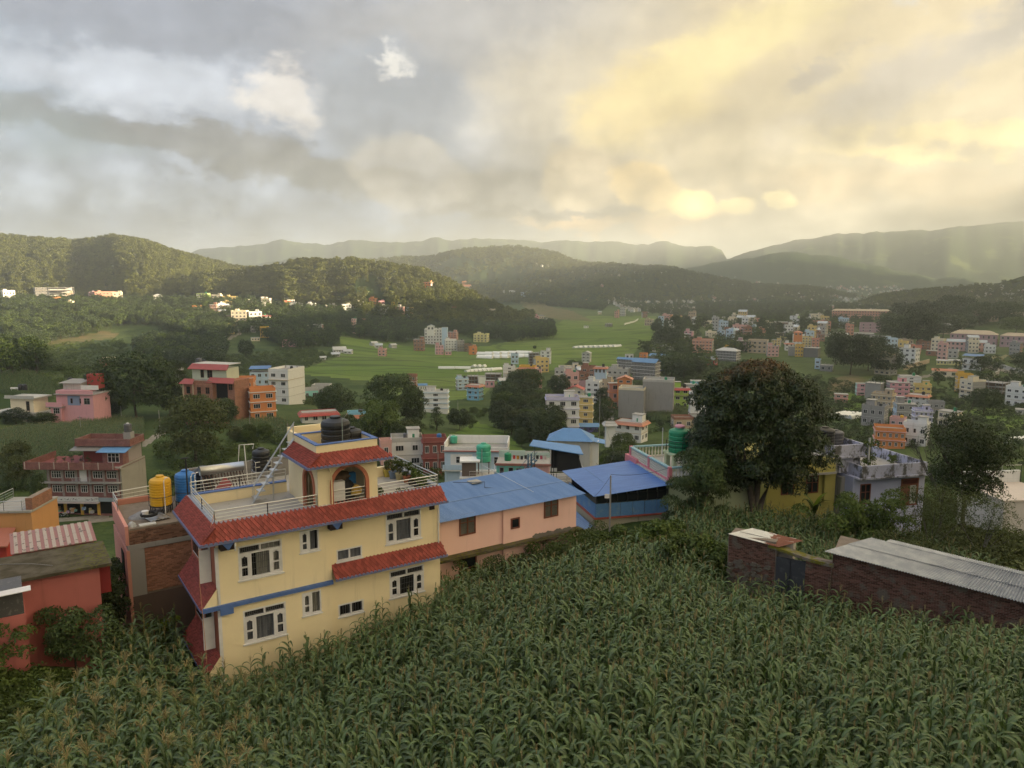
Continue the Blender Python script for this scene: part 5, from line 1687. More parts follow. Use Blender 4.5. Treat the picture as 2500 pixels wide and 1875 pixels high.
def small_window(root, x0, x1, z0, z1, y, curt, seed, split=True, casem=True):
 f = MB(); e = .07; yy = y + .05
 f.box(x0, x0 + e, yy - .06, yy + .06, z0, z1).box(x1 - e, x1, yy - .06, yy + .06, z0, z1).box(x0 + e, x1 - e, yy - .06, yy + .06, z1 - e, z1).box(x0 + e, x1 - e, yy - .06, yy + .06, z0, z0 + e)
 xm = x0 + (x1 - x0) * (.5 if not casem else .48)
 f.box(xm - .04, xm + .04, yy - .055, yy + .055, z0 + e, z1 - e)
 w = f.build('window', WFRAME, root)
 if casem: casement(w, x0 + e + .003, xm - .043, z0 + e + .003, z1 - e - .003, yy - .02, mid=.36)
 bars = MB()
 for i in range(9):
  xx = x0 + e + (x1 - x0 - 2 * e) * (i + .5) / 9
  bars.box(xx - .007, xx + .007, yy + .02, yy + .034, z0 + e, z1 - e)
 bars.build('grille', GRILLE, w)
 for (cm, a, b_) in curt:
  curtain_mesh((b_ - a) * (x1 - x0), z1 - z0 - .1, 4, .03, seed).build('curtain', cm, w, (x0 + (x1 - x0) * (a + b_) / 2, yy + .11, z0 + .05))
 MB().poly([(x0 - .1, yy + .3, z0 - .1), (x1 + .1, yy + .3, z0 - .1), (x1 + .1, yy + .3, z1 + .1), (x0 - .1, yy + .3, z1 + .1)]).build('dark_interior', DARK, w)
 MB().box(x0 - .05, x1 + .05, y - .06, y - .003, z0 - .06, z0 - .002).build('sill', WFRAME, w)
 return w

def shingle_skirt(root, A, B, up, out_n, rows, pitch, name, singles=0, clip=None):
 """overlapping diamond shingles on the slope whose lower edge runs A to B; up: vector from lower to upper edge"""
 A, B, up = Vector(A), Vector(B), Vector(up)
 L = (B - A).length
 t = (B - A) / L
 u = up / up.length
 nrm = t.cross(u).normalized()
 if nrm.dot(Vector(out_n)) < 0: nrm = -nrm
 bed = MB()
 C_, D_ = B + up, A + up
 if clip: C_, D_ = C_ - t * clip[1], D_ + t * clip[0]
 bed.slab([A, B, C_, D_] if t.cross(u).dot(nrm) > 0 else [D_, C_, B, A], 0.06, tuple(-nrm))
 sk = bed.build(name, REDTILE, root)
 h = up.length / rows
 n = int(L / pitch)
 p = L / n
 one = MB()
 def shape(mb, c, lean):
  top, bot = c + u * (h * .98), c - u * (h * .98)
  l, r = c - t * (p * .5), c + t * (p * .5)
  hi = nrm * (.052 + lean)
  lo = nrm * .012
  mb.poly([bot + hi, r + hi * .75, top + lo, l + hi * .75])
  mb.poly([l + hi * .75, l, bot, bot + hi]); mb.poly([bot + hi, bot, r, r + hi * .75])
 count = 0
 rest = MB()
 proto_me = None
 for j in range(rows):
  for i in range(n + (j % 2)):
   s = (i + (0.5 if j % 2 == 0 else 0.0)) * p
   c0 = clip[0] * j / rows if clip else 0
   c1 = clip[1] * j / rows if clip else 0
   if s < c0 + p * .3 or s > L - c1 - p * .3: continue
   c = A + t * s + u * (h * j * .98 + h * .55)
   if count < singles:
    if proto_me is None:
     m = MB(); shape(m, Vector((0, 0, 0)), 0.0)
     proto_me = m.mesh('shingle', REDTILE)
    o = link('shingle', proto_me, sk, tuple(c + nrm * random.uniform(0, .008)))
    count += 1
   else: shape(rest, c, random.uniform(0, .008))
 if rest.f:
  r = rest.build('shingle_field', REDTILE, sk)
  r['kind'] = 'stuff'
 return sk

def pantile_skirt(root, A, B, up, out_n, name, rows=9):
 """pressed-tile sheet: stepped courses with a scalloped lower lip"""
 A, B, up = Vector(A), Vector(B), Vector(up)
 L = (B - A).length; t = (B - A) / L; u = up / up.length
 nrm = t.cross(u).normalized()
 if nrm.dot(Vector(out_n)) < 0: nrm = -nrm
 b = MB(); h = up.length / rows; n = max(4, int(L / .16)) ; p = L / n
 for j in range(rows):
  for i in range(n):
   o = A + t * (i * p) + u * (j * h)
   r = .022 
   m = o + t * (p * .5)
   hi = nrm * .05
   b.poly([o + hi * .55, m + hi + nrm * r, m + u * h + nrm * (r * .4), o + u * h])
   b.poly([m + hi + nrm * r, o + t * p + hi * .55, o + t * p + u * h, m + u * h + nrm * (r * .4)])
   b.poly([o, m + nrm * r * .2, m + hi + nrm * r, o + hi * .55]); b.poly([m + nrm * r * .2, o + t * p, o + t * p + hi * .55, m + hi + nrm * r])
 b.slab([A - nrm * .01, B - nrm * .01, B + up - nrm * .01, A + up - nrm * .01], .05, tuple(-nrm))
 o = b.build(name, REDTILE, root)
 return o

def railing(root, pts, h, rails=3, post_every=2.6, name='railing'):
 """steel handrail with lower rails along the points"""
 g = MB()
 P = [Vector(p) for p in pts]
 top = [p + Vector((0, 0, h)) for p in P]
 for a, b in zip(top[:-1], top[1:]): g.tube([a, b], .03, 6)
 r = g.build(name, STEEL, root)
 for k in range(rails):
  q = MB()
  z = h * (k + .6) / (rails + .6)
  for a, b in zip(P[:-1], P[1:]): q.tube([a + Vector((0, 0, z)), b + Vector((0, 0, z))], .016, 5)
  q.build('rail', STEEL, r)
 for a, b in zip(P[:-1], P[1:]):
  n = max(1, int(round((b - a).length / post_every)))
  for i in range(n + 1):
   if i == n and b is not P[-1]: continue
   c = a.lerp(b, i / n)
   MB().tube([c - Vector((0, 0, .03)), c + Vector((0, 0, h))], .026, 6).build('post', IRON if i % 2 else STEEL, r)
 return r

# ------------------------------------------------------------------ the yellow house
HX, HY, HZ, HD = -13.44, 33.4, -12.0, 33.7
def hw(x, y, z):
 c, s = math.cos(R(HD)), math.sin(R(HD))
 return Vector((HX + x * c - y * s, HY + x * s + y * c, HZ + z))
W_ = 11.55
yh = frame('house', HX, HY, HZ, HD, 'cream yellow three storey house with red shingle eaves above the maize field', 'house')
big = [(.97, 3.0, -1.97, -.34), (1.06, 3.06, -5.12, -3.48)]
sm = [(3.87, 4.83, -1.25, -.15), (3.87, 4.83, -4.46, -3.29)]
wb = MB()
wall_holes(wb, 0, 5.42, -8.5, .36, 0.0, big + sm)
bigr = [(8.42, 10.44, -1.76, -.14), (8.56, 10.56, -4.74, -3.26)]
smr = [(5.74, 7.09, -2.14, -1.52), (5.74, 7.09, -5.05, -4.39)]
wall_holes(wb, 5.42, W_, -8.5, .36, 0.14, bigr + smr)
wb.poly([(5.42, 0, -8.5), (5.42, .14, -8.5), (5.42, .14, .36), (5.42, 0, .36)])
wb.poly([(W_, .14, -8.5), (W_, 5.6, -8.5), (W_, 5.6, .36), (W_, .14, .36)])
wb.poly([(W_, 5.6, -8.5), (0, 5.6, -8.5), (0, 5.6, .36), (W_, 5.6, .36)])
wb.poly([(0, 0, .36), (W_, .14, .36), (W_, 5.6, .36), (0, 5.6, .36)])
wb.build('wall', YELLOW, yh)
lw = MB(); lw.poly([(0, 5.6, -8.5), (0, 0, -8.5), (0, 0, .36), (0, 5.6, .36)]); lw.build('side_wall', REDWALL, yh)
MB().box(-.05, .10, -.03, .05, -8.4, -.2).build('corner_trim', WFRAME, yh)
big_window(yh, *big[0], 0, True, (CURTAIN, .42, .74, True), 1)
big_window(yh, *big[1], 0, False, (CURTAINB, .06, .92, False), 4)
big_window(yh, *bigr[0], .14, False, (CURTAINB, .05, .72, False), 7)
big_window(yh, *bigr[1], .14, False, (None, 0, 1, False), 10)
small_window(yh, *sm[0], 0, [(CURTAINB, .08, .45), (CURTAINB, .5, .82)], 20)
small_window(yh, *sm[1], 0, [(CURTAIN, .55, .95), (CURTAIN, .08, .44)], 24)
small_window(yh, *smr[0], .14, [(CURTAINB, .05, .95)], 28, casem=False)
small_window(yh, *smr[1], .14, [], 30, casem=False)
# blue floor band with drop blocks, eave fascias, brackets
MB().box(-.72, 5.42, -.16, -.005, -3.12, -2.93).box(.02, .62, -.18, -.163, -3.40, -2.95).build('floor_band', BLUETRIM, yh)
for x in (.15, 5.28):
 b = MB().mat(0)
 b.box(x - .02, x + .60, -.44, -.01, -.26, .12)
 b.mat(1)
 b.slab([(x + .02, -.57, .12), (x + .29, -.57, -.24), (x + .56, -.57, .12), (x + .29, -.57, .12)], .12, (0, 1, 0))
 b.build('eave_bracket', [plain('dark_brown', (.035, .022, .02), .8), BLUETRIM], yh)
up1 = (0, .62, .70)
shingle_skirt(yh, (-.72, -.62, .24), (W_ + .08, -.62, .24), up1, (0, -1, 1), 5, .205, 'front_eave', 300, clip=(.66, .06))
MB().box(-.74, W_ + .12, -.68, -.60, .13, .26).build('eave_fascia', SLATEBLUE, yh)
pantile_skirt(yh, (-.72, 5.6, .24), (-.72, -.60, .24), (.64, 0, .70), (-1, 0, 1), 'side_eave', 10)
MB().box(-.80, -.70, -.66, 5.6, .13, .24).build('eave_fascia', SLATEBLUE, yh)
shingle_skirt(yh, (5.44, -.44, -2.78), (W_ + .12, -.44, -2.78), (0, .57, .57), (0, -1, 1), 4, .205, 'lower_front_eave', 0, clip=(0, .06))
MB().box(5.44, W_ + .15, -.50, -.42, -2.89, -2.77).build('eave_fascia', SLATEBLUE, yh)
for z in (-3.02, -6.3):
 pantile_skirt(yh, (-.74, 5.2, z), (-.74, -.02, z), (.72, 0, .95), (-1, 0, 1), 'side_eave', 10)
 MB().poly([(-.74, -.03, z), (0, -.03, z), (0, -.03, z + .95)]).poly([(-.74, .03, z), (0, .03, z + .95), (0, .03, z)]).build('eave_end_panel', YELLOW, yh)
 MB().box(-.80, -.72, -.04, 5.2, z - .1, z).build('eave_fascia', SLATEBLUE, yh)
for z in (-1.75, -5.0):
 for y in (1.0, 3.2):
  f = MB(); f.box(-.10, -.02, y, y + 1.5, z, z + 1.5)
  w = f.build('window', WFRAME, yh)
  MB().box(-.12, -.101, y + .1, y + .7, z + .1, z + 1.4).box(-.12, -.101, y + .8, y + 1.4, z + .1, z + 1.4).build('pane', GLASS, w)
 s = MB(); s.box(-.62, -.12, .55, .60, z - .2, z + 1.35); s.build('open_casement', WFRAME, yh)
# roof terrace
MB().box(.24, W_ - .24, .24, 5.3, .363, .44).build('terrace_floor', DECK, yh)
cb = MB()
cb.box(-.06, 4.85, -.04, .20, .364, .93).box(7.95, W_, -.02, .22, .364, .93).box(-.06, .20, .20, 5.6, .364, .93).box(W_ - .22, W_ + .02, .22, 5.6, .364, .93)
cb.build('curb', plain('grey_blue_curb', (.30, .33, .40), .8, var=.3), yh)
MB().box(.20, 4.9, 5.1, 5.34, .44, 1.0).build('back_parapet', YELLOW, yh)
MB().box(.20, 4.9, 5.06, 5.38, 1.003, 1.05).build('coping', BLUETRIM, yh)
railing(yh, [(.05, 5.2, .93), (.05, .08, .93), (4.82, .08, .93)], .56, 3, 2.6)
railing(yh, [(.05, 5.2, 1.05), (4.9, 5.2, 1.05)], .62, 3, 2.4)
railing(yh, [(8.0, .10, .93), (W_ - .1, .10, .93), (W_ - .1, 5.3, .93)], .58, 3, 2.6)
MB().box(8.9, 10.9, 5.15, 5.4, .44, 1.0).build('back_parapet', YELLOW, yh)
# roof pavilion with arches
TX0, TX1, TY1, PVZ = 4.85, 7.95, 3.0, 2.88
pv_ = MB()
def arch_wall(b, x0, x1, xa, xb, z0, zs, z1, y, th, axis='x', kk=14):
 """wall slab with an arched opening xa..xb springing at zs"""
 r = (xb - xa) / 2; cx_ = (xa + xb) / 2
 def P(x, yy, z): return (x, yy, z) if axis == 'x' else (yy, x, z)
 def quad(p, flip): b.poly(p[::-1] if flip else p)
 for yy, fl in ((y, axis == 'y'), (y + th, axis == 'x')):
  quad([P(x0, yy, z0), P(xa, yy, z0), P(xa, yy, z1), P(x0, yy, z1)], fl)
  quad([P(xb, yy, z0), P(x1, yy, z0), P(x1, yy, z1), P(xb, yy, z1)], fl)
  for i in range(kk):
   a0, a1 = math.pi * (1 - i / kk), math.pi * (1 - (i + 1) / kk)
   p0, p1 = (cx_ + r * math.cos(a0), zs + r * 1.0 * math.sin(a0)), (cx_ + r * math.cos(a1), zs + r * 1.0 * math.sin(a1))
   quad([P(p0[0], yy, p0[1]), P(p1[0], yy, p1[1]), P(p1[0], yy, z1), P(p0[0], yy, z1)], fl)
 quad([P(x0, y, z0), P(x0, y, z1), P(x0, y + th, z1), P(x0, y + th, z0)], axis == 'y')
 quad([P(x1, y, z0), P(x1, y + th, z0), P(x1, y + th, z1), P(x1, y, z1)], axis == 'y')
arch_wall(pv_, TX0, TX1, 5.62, 7.32, .44, 1.83, PVZ, -.02, .22)
arch_wall(pv_, .20, TY1, .55, 1.95, .44, 1.75, PVZ, TX0 , .22, 'y')
pv_.box(TX1 - .22, TX1, .2, TY1, .44, PVZ).box(TX0 + .22, TX1 - .22, TY1 - .2, TY1, .44, PVZ)
pv_.box(TX0, TX1, 0, TY1, PVZ, PVZ + .12)
pavilion = pv_.build('roof_pavilion', YELLOW, yh)
def arch_trim(xa, xb, z0, zs, y0, y1, axis='x', th=.17, kk=16):
 b = MB(); r = (xb - xa) / 2; c_ = (xa + xb) / 2
 def P(x, yy, z): return (x, yy, z) if axis == 'x' else (yy, x, z)
 prof = [(xa, xa - th + .04, z0, z0)] 
 pts = [((xa, z0), (xa - th, z0))] + [((c_ + r * math.cos(math.pi * (1 - i / kk)), zs + r * math.sin(math.pi * (1 - i / kk))), (c_ + (r + th) * math.cos(math.pi * (1 - i / kk)), zs + (r + th) * math.sin(math.pi * (1 - i / kk)))) for i in range(kk + 1)] + [((xb, z0), (xb + th, z0))]
 for (i0, o0), (i1, o1) in zip(pts[:-1], pts[1:]):
  b.poly([P(i0[0], y0, i0[1]), P(i1[0], y0, i1[1]), P(o1[0], y0, o1[1]), P(o0[0], y0, o0[1])])
  b.poly([P(i0[0], y0, i0[1]), P(i0[0], y1, i0[1]), P(i1[0], y1, i1[1]), P(i1[0], y0, i1[1])])
  b.poly([P(o0[0], y0, o0[1]), P(o1[0], y0, o1[1]), P(o1[0], y1, o1[1]), P(o0[0], y1, o0[1])])
 return b
arch_trim(5.62, 7.32, .93, 1.83, -.07, .10).build('arch_trim', REDWALL, yh)
arch_trim(.55, 1.95, .44, 1.75, TX0 - .06, TX0 + .1, 'y').build('arch_trim', REDWALL, yh)
railing(yh, [(5.66, .05, .93), (7.30, .05, .93)], .62, 3, 3)
MB().box(4.86, 7.94, -.06, -.03, .86, .95).build('arch_sill', WFRAME, yh)
shingle_skirt(yh, (TX0 - .62, -.60, PVZ + .16), (TX1 + .62, -.60, PVZ + .16), (0, .60, .54), (0, -1, 1), 4, .205, 'pavilion_eave', 0, clip=(.62, .6))
MB().box(TX0 - .64, TX1 + .64, -.66, -.58, PVZ + .05, PVZ + .17).build('eave_fascia', SLATEBLUE, yh)
pantile_skirt(yh, (TX0 - .62, TY1 + .3, PVZ + .16), (TX0 - .62, -.58, PVZ + .16), (.60, 0, .54), (-1, 0, 1), 'pavilion_eave', 8)
MB().box(TX0 - .70, TX0 - .61, -.64, TY1 + .3, PVZ + .05, PVZ + .16).build('eave_fascia', SLATEBLUE, yh)
tp = MB()
for x0, x1, y0, y1 in ((TX0 - .03, TX1 + .03, -.05, .12), (TX0 - .03, TX0 + .14, .12, TY1), (TX1 - .14, TX1 + .03, .12, TY1), (TX0 - .03, TX1 + .03, TY1, TY1 + .17)):
 tp.box(x0, x1, y0, y1, PVZ + .121, PVZ + 1.05)
tp.build('pavilion_parapet', YELLOW, yh)
tc = MB()
for x0, x1, y0, y1 in ((TX0 - .06, TX1 + .06, -.08, .15), (TX0 - .06, TX0 + .17, .15, TY1 - .03), (TX1 - .17, TX1 + .06, .15, TY1 - .03), (TX0 - .06, TX1 + .06, TY1 - .03, TY1 + .2)):
 tc.box(x0, x1, y0, y1, PVZ + 1.052, PVZ + 1.10)
tc.build('coping', BLUETRIM, yh)
MB().box(4.95, 6.9, 4.6, 4.78, .44, 4.05).box(4.95, 5.13, 3.2, 4.6, .44, 3.9).build('stair_wall', YELLOW, yh)
MB().tube([(5.52, -.10, .95), (5.50, -.16, 2.5), (5.35, -.08, 2.85)], .03, 6).tube([(5.40, -.09, 1.0), (5.36, -.12, 2.2)], .02, 5).build('pipe', YELLOW, yh)
MB().box(10.95, 11.25, .10, .15, -.35, -.08).build('wall_box', plain('dark_brown', (.035, .022, .02), .8), yh)
MB().tube([(W_ - .12, -.02, .05), (W_ - .12, .05, -.4), (W_ - .10, .08, -3.0)], .035, 6).build('drain_pipe', WFRAME, yh)
MB().tube([(.72, -.64, .05), (.74, -.60, -.28)], .04, 6).build('drain_pipe', WFRAME, yh)

tank(hw(6.5, 1.75, PVZ + .13), .74, 1.95, 'black', 'big black ribbed water tank inside the parapet of the roof pavilion', 6, 28)
tank(hw(7.42, 1.9, PVZ + .13), .52, 1.25, 'black', 'lower black water tank right beside the big ribbed one', 4, 24)
MB().tube([(0, 0, 0), (0, 0, 1.5), (.3, .4, 1.85)], .025, 6).build('pipe', plain('grey_green_pipe', (.20, .24, .22), .6), None, tuple(hw(6.55, .95, PVZ + .5)))
tag(bpy.data.objects['pipe.001'], 'thin grey green pipe standing in front of the big ribbed tank', 'pipe')

# things on the terrace
lad = empty('roof_ladder', hw(2.75, 3.9, .44), R(HD), 'galvanised steel stair ladder leaning up to the roof pavilion', 'ladder')
e_ = Vector((2.05, -.75, 3.3))
for dx in (0, .62):
 MB().tube([Vector((dx * .35, dx * .94, 0)), Vector((dx * .35, dx * .94, 0)) + e_], .035, 5).build('stringer', STEEL, lad)
 MB().tube([Vector((dx * .35, dx * .94, .75)), Vector((dx * .35, dx * .94, .75)) + e_], .02, 5).build('handrail', STEEL, lad)
 for q in (0.02, .33, .66, .98):
  p = Vector((dx * .35, dx * .94, 0)) + e_ * q
  MB().tube([p, p + Vector((0, 0, .75))], .018, 5).build('baluster', STEEL, lad)
for i in range(9):
 p = e_ * ((i + .7) / 9.5)
 MB().box(p.x - .06, p.x + .28, p.y + .0, p.y + .58, p.z - .02, p.z + .02).build('tread', STEEL, lad)
for q in ((0, 0), (.22, .58)):
 MB().tube([(q[0] + 1.0, q[1] - .37, 1.6), (q[0] + .95, q[1] - .3, -.0)], .02, 5).build('prop', STEEL, lad)

rope_m = plain('orange_rope', (0.52, 0.25, 0.14), .9)
pts = []
rr = random.Random(5)
for i in range(130):
 a = i * .42
 r_ = .42 + .16 * math.sin(i * .31) + rr.uniform(-.05, .05)
 pts.append((1.3 + math.cos(a) * r_ * 1.15 + .3 * math.sin(i * .07), 1.2 + math.sin(a) * r_ * .8, .47 + i * .0007 + .02 * math.sin(i)))
hang = [(.35, .9, .52), (.12, .5, 1.25), (.02, .05, 1.3), (-.25, -.25, .75), (-.86, -.70, .03), (-.88, -.70, -1.5), (-.80, -.66, -4.0), (-.74, -.62, -6.4), (-.70, -.60, -7.3)]
b = MB(); b.tube(pts, .014, 4); b.tube(hang, .014, 4)
tag(b.build('rope', rope_m, None, (HX, HY, HZ), R(HD)), 'orange rope coiled on the terrace and hanging down the house corner', 'rope')

# stored goods under the arch
def blobby(name, c, s, m, label, cat, seed, sub=14):
 rng = np.random.default_rng(seed)
 th_, ph_ = np.meshgrid(np.linspace(0, np.pi, sub), np.linspace(0, 2 * np.pi, sub * 2, endpoint=False), indexing='ij')
 x, y, z = np.sin(th_) * np.cos(ph_), np.sin(th_) * np.sin(ph_), np.cos(th_)
 rr_ = 1 + .35 * fbm(x * 1.7 + 3 + seed, y * 1.7 + z * 1.3, 3, seed) + .25 * fbm(z * 4 + seed, x * 4 + y * 3, 2, seed + 3)
 v = np.stack([x * rr_ * s[0], y * rr_ * s[1], np.maximum(z * rr_, -.6) * s[2]], -1).reshape(-1, 3)
 n1, n2 = sub, sub * 2
 ii = np.arange(n1 * n2).reshape(n1, n2)
 f = np.stack([ii[:-1], ii[1:], np.roll(ii[1:], -1, 1), np.roll(ii[:-1], -1, 1)], -1).reshape(-1, 4)
 o = link(name, np_mesh(name, v, f, m, True), None, tuple(c), R(HD))
 return tag(o, label, cat)
bag = fabric('dark_tarp', (.045, .045, .05))
brown = fabric('brown_sack', (.12, .085, .06))
blobby('bundle', hw(6.45, .9, 1.15), (.62, .4, .72), bag, 'black plastic bundle stored under the big red arch', 'bundle', 2)
blobby('sack', hw(6.35, 1.1, 1.95), (.62, .4, .26), brown, 'brown cloth heap on top of the black bundle under the arch', 'sack', 3)
blobby('sack', hw(5.85, .9, 1.75), (.22, .3, .32), fabric('white_sack', (.5, .5, .49)), 'white sack slumped at the left inside the arch', 'sack', 4)
blobby('sack', hw(6.98, .35, 1.28), (.30, .16, .33), fabric('yellow_sack', (.55, .36, .09)), 'yellow and silver sack leaning on the arch railing', 'sack', 8)
MB().box(-.33, .33, -.2, .2, 0, .95).box(-.34, .34, -.21, .21, .951, .97).build('cabinet', WFRAME, None, tuple(hw(5.98, .4, .95)), R(HD))
tag(bpy.data.objects['cabinet'], 'white box at the lower left inside the red arch', 'box')
MB().box(-.18, .18, -.16, .16, 0, .55).box(-.19, -.12, -.17, -.161, .0, .55).build('crate', plain('blue_crate', (.04, .17, .38), .6), None, tuple(hw(6.98, 1.0, 1.55)), R(HD))
tag(bpy.data.objects['crate'], 'blue crate high at the right inside the red arch', 'crate')

def potted(p, pot_col, r, h, lh, label, seed, mat_=L_MID, flower=None):
 t = empty('potted_plant', p, random.uniform(0, 6), label, 'potted plant')
 MB().lathe([(r * .72, 0), (r, h * .9), (r * 1.06, h * .9), (r * 1.06, h), (r * .9, h), (r * .88, h * .9)], 14).build('pot', plain('pot', pot_col, .8), t)
 rng = np.random.default_rng(seed)
 cs = np.stack([rng.normal(0, r * .55, 9), rng.normal(0, r * .55, 9), h + rng.uniform(.1, 1, 9) * lh], 1)
 P, N = clump_points(cs, np.full(9, r * .62), 34, rng)
 v, f = leaves(P, N, .13, .5, .3, rng)
 link('foliage', np_mesh('foliage', v, f, mat_), t)
 b = MB()
 for c in cs[:5]: b.tube([(0, 0, h * .8), tuple(c)], .012, 4)
 b.build('stem', BARK, t)
 return t
potted(hw(8.35, 2.6, .44), (.27, .27, .26), .32, .5, .9, 'plant in a grey barrel pot beside the roof pavilion', 41, L_DARK)
for i, (y, col, nm) in enumerate(((5.0, (.45, .36, .08), 'yellow pot'), (4.45, (.16, .22, .32), 'blue grey pot'), (3.85, (.36, .33, .20), 'sand coloured pot'), (3.1, (.36, .14, .08), 'terracotta pot'))):
 potted(hw(10.75 + .12 * i, y, .44), col, .24, .42, .75, 'leafy plant in a ' + nm + ' along the right terrace railing', 50 + i, L_OLIVE if i < 2 else L_MID)
for i, (x, y) in enumerate(((11.15, 2.5), (11.1, 1.7), (11.15, 1.0))):
 potted(hw(x, y, .44), (.05, .05, .05), .26, .22, .6, ('bushy green plant', 'low bushy plant', 'small green plant')[i] + ' in a black tub ' + ('behind', 'midway along', 'at the corner of')[i] + ' the right terrace railing', 60 + i, L_MID)
potted(hw(8.3, .55, .44), (.05, .05, .05), .24, .2, .5, 'aloe like plant in a tub drooping over the front railing', 66, L_DARK)
potted(hw(9.6, .5, .44), (.05, .05, .05), .28, .16, .3, 'long low tray of herbs behind the front railing', 67, L_DARK)

# ------------------------------------------------------------------ brick house with roof tanks, behind the yellow house on the left
bb_ = frame('house', *hw(0, 7, 0), HD, 'raw brick house with pink side wall and cluttered flat roof left of the yellow house', 'house')
BRICK1 = piecemat('brick', (0.37, 0.185, 0.125), .95)
BRICK2 = piecemat('brown_brick', (0.21, 0.115, 0.08), .95, .45, 1.4)
MORT = plain('mortar', (0.22, 0.18, 0.145), 0.98, 0, 0.05, var=0.3)
brickmesh = {}
def brick_field(parent, p0, ux, w, h, m, bw, bh, singles, seed, gap=.012, depth=.03, top=None, zcut=None):
 """courses of separate bricks laid on a wall face; the first ones are single parts, the others one mesh"""
 rng = random.Random(seed)
 p0, ux = Vector(p0), Vector(ux).normalized()
 n_ = Vector((ux.y, -ux.x, 0))
 rest = MB()
 rows, cols = int(h / bh), int(w / bw) + 1
 todo = []
 for j in range(rows):
  off = (j % 2) * bw * .5
  for i in range(-1, cols):
   a, b_ = max(0, i * bw + off), min(w, (i + 1) * bw + off - gap)
   if b_ - a < .05: continue
   if top and (j + 1) * bh > top(a): continue
   todo.append((a, b_, j))
 rows_top = sorted(todo, key=lambda q: -q[2])
 def put(mb, a, b_, j, o=Vector((0, 0, 0))):
  d = depth * rng.uniform(.35, 1.15)
  x = p0 + ux * a + Vector((0, 0, j * bh)) - o
  y = p0 + ux * b_ + Vector((0, 0, j * bh)) - o
  q = [x, y, y + Vector((0, 0, bh - gap)), x + Vector((0, 0, bh - gap))]
  f = [p + n_ * d for p in q]
  mb.poly(f)
  for k in range(4): mb.poly([q[k], q[(k + 1) % 4], f[(k + 1) % 4], f[k]])
 k = 0
 fullw = None
 for a, b_, j in rows_top:
  if k < singles and b_ - a > bw * .9:
   key = (m.name, bw, bh, rng.randrange(4), tuple(round(c, 3) for c in ux))
   if key not in brickmesh:
    mb = MB(); put(mb, 0, bw - gap, 0, p0); brickmesh[key] = mb.mesh('brick', m)
   link('brick', brickmesh[key], parent, tuple(p0 + ux * a + Vector((0, 0, j * bh))))
   k += 1
  else: put(rest, a, b_, j)
 if rest.f: rest.build('brickwork', m, parent)['kind'] = 'stuff'
core = MB()
core.box(-2.68, 5.4, .02, 5.2, -1.65, -.80)
core.box(-2.68, 5.4, .06, 5.2, -8.5, -1.9)
core.build('wall_core', MORT, bb_)
brick_field(bb_, (-2.66, .02, -1.64), (1, 0, 0), 3.5, .84, BRICK2, .25, .084, 0, 3)
MB().box(-2.78, 5.5, -.04, 5.3, -1.90, -1.65).build('concrete_band', CONC, bb_)
brick_field(bb_, (-2.0, .06, -4.3), (1, 0, 0), 2.9, 2.36, BRICK1, .25, .084, 300, 4)
MB().box(-2.72, -2.02, -.02, .059, -4.4, -1.905).build('concrete_column', CONC, bb_)
MB().box(-2.72, 1.0, -.005, .055, -7.6, -4.402).build('lower_wall', paint((.12, .085, .075), .95, .6, key='darkish'), bb_)  # darker, browner storey below the bricks
MB().box(-2.86, -2.70, -.03, 5.2, -8.0, -1.92).box(-2.86, -2.70, -.03, 5.2, -1.64, -.62).build('side_wall', paint((.58, .27, .22), .85, .2, key='sidepink'), bb_)
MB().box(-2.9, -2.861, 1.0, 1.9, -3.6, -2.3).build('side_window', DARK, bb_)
MB().box(-2.66, 5.3, .04, 5.1, -1.30, -1.22).build('roof_floor', DECK, bb_)
MB().box(-2.66, -.2, 4.95, 5.1, -1.2, -.5).build('back_parapet', paint((.50, .22, .16), .85, .3, key='bp'), bb_)
railing(bb_, [(-2.78, 3.2, -.60), (-2.78, 5.1, -.60), (-.3, 5.1, -.50)], .55, 2, 2.5)
def tank_stand(p, r, h, label):
 t = empty('tank_stand', p, R(HD), label, 'stand')
 for i in range(8):
  a = i * math.pi / 4
  MB().tube([(r * math.cos(a), r * math.sin(a), 0), (r * math.cos(a), r * math.sin(a), h)], .025, 4).build('leg', IRON, t)
 b = MB()
 for i in range(8):
  a, c_ = i * math.pi / 4, (i + 1) * math.pi / 4
  b.tube([(r * math.cos(a), r * math.sin(a), .05), (r * math.cos(c_), r * math.sin(c_), h - .05)], .015, 4)
 b.build('brace', IRON, t)
 MB().lathe([(r * 1.08, h), (r * 1.08, h + .05)], 16).build('platform', IRON, t)
 g = MB()
 ring = [(r * 1.12 * math.cos(i * math.pi / 8), r * 1.12 * math.sin(i * math.pi / 8), h + .55) for i in range(17)]
 g.tube(ring, .018, 4)
 for i in range(0, 16, 4): g.tube([(ring[i][0], ring[i][1], h + .05), ring[i]], .014, 4)
 g.build('guard_ring', IRON, t)
 return t
tank_stand(hw(-.72, 9.4, -1.22), .55, .78, 'black steel stand under the yellow water tank')
tank(hw(-.72, 9.4, -.385), .56, 1.62, 'yellow', 'yellow ribbed water tank on a black stand left of the yellow house', 9, 28)
tank_stand(hw(.62, 9.6, -1.22), .55, .78, 'black steel stand under the blue water tank')
tank(hw(.62, 9.6, -.385), .56, 1.70, 'blue', 'blue ribbed water tank right beside the yellow one', 9, 28)
tank(hw(1.75, 10.6, -.6), .60, 1.75, 'black', 'black ribbed water tank behind the blue one', 7, 28)
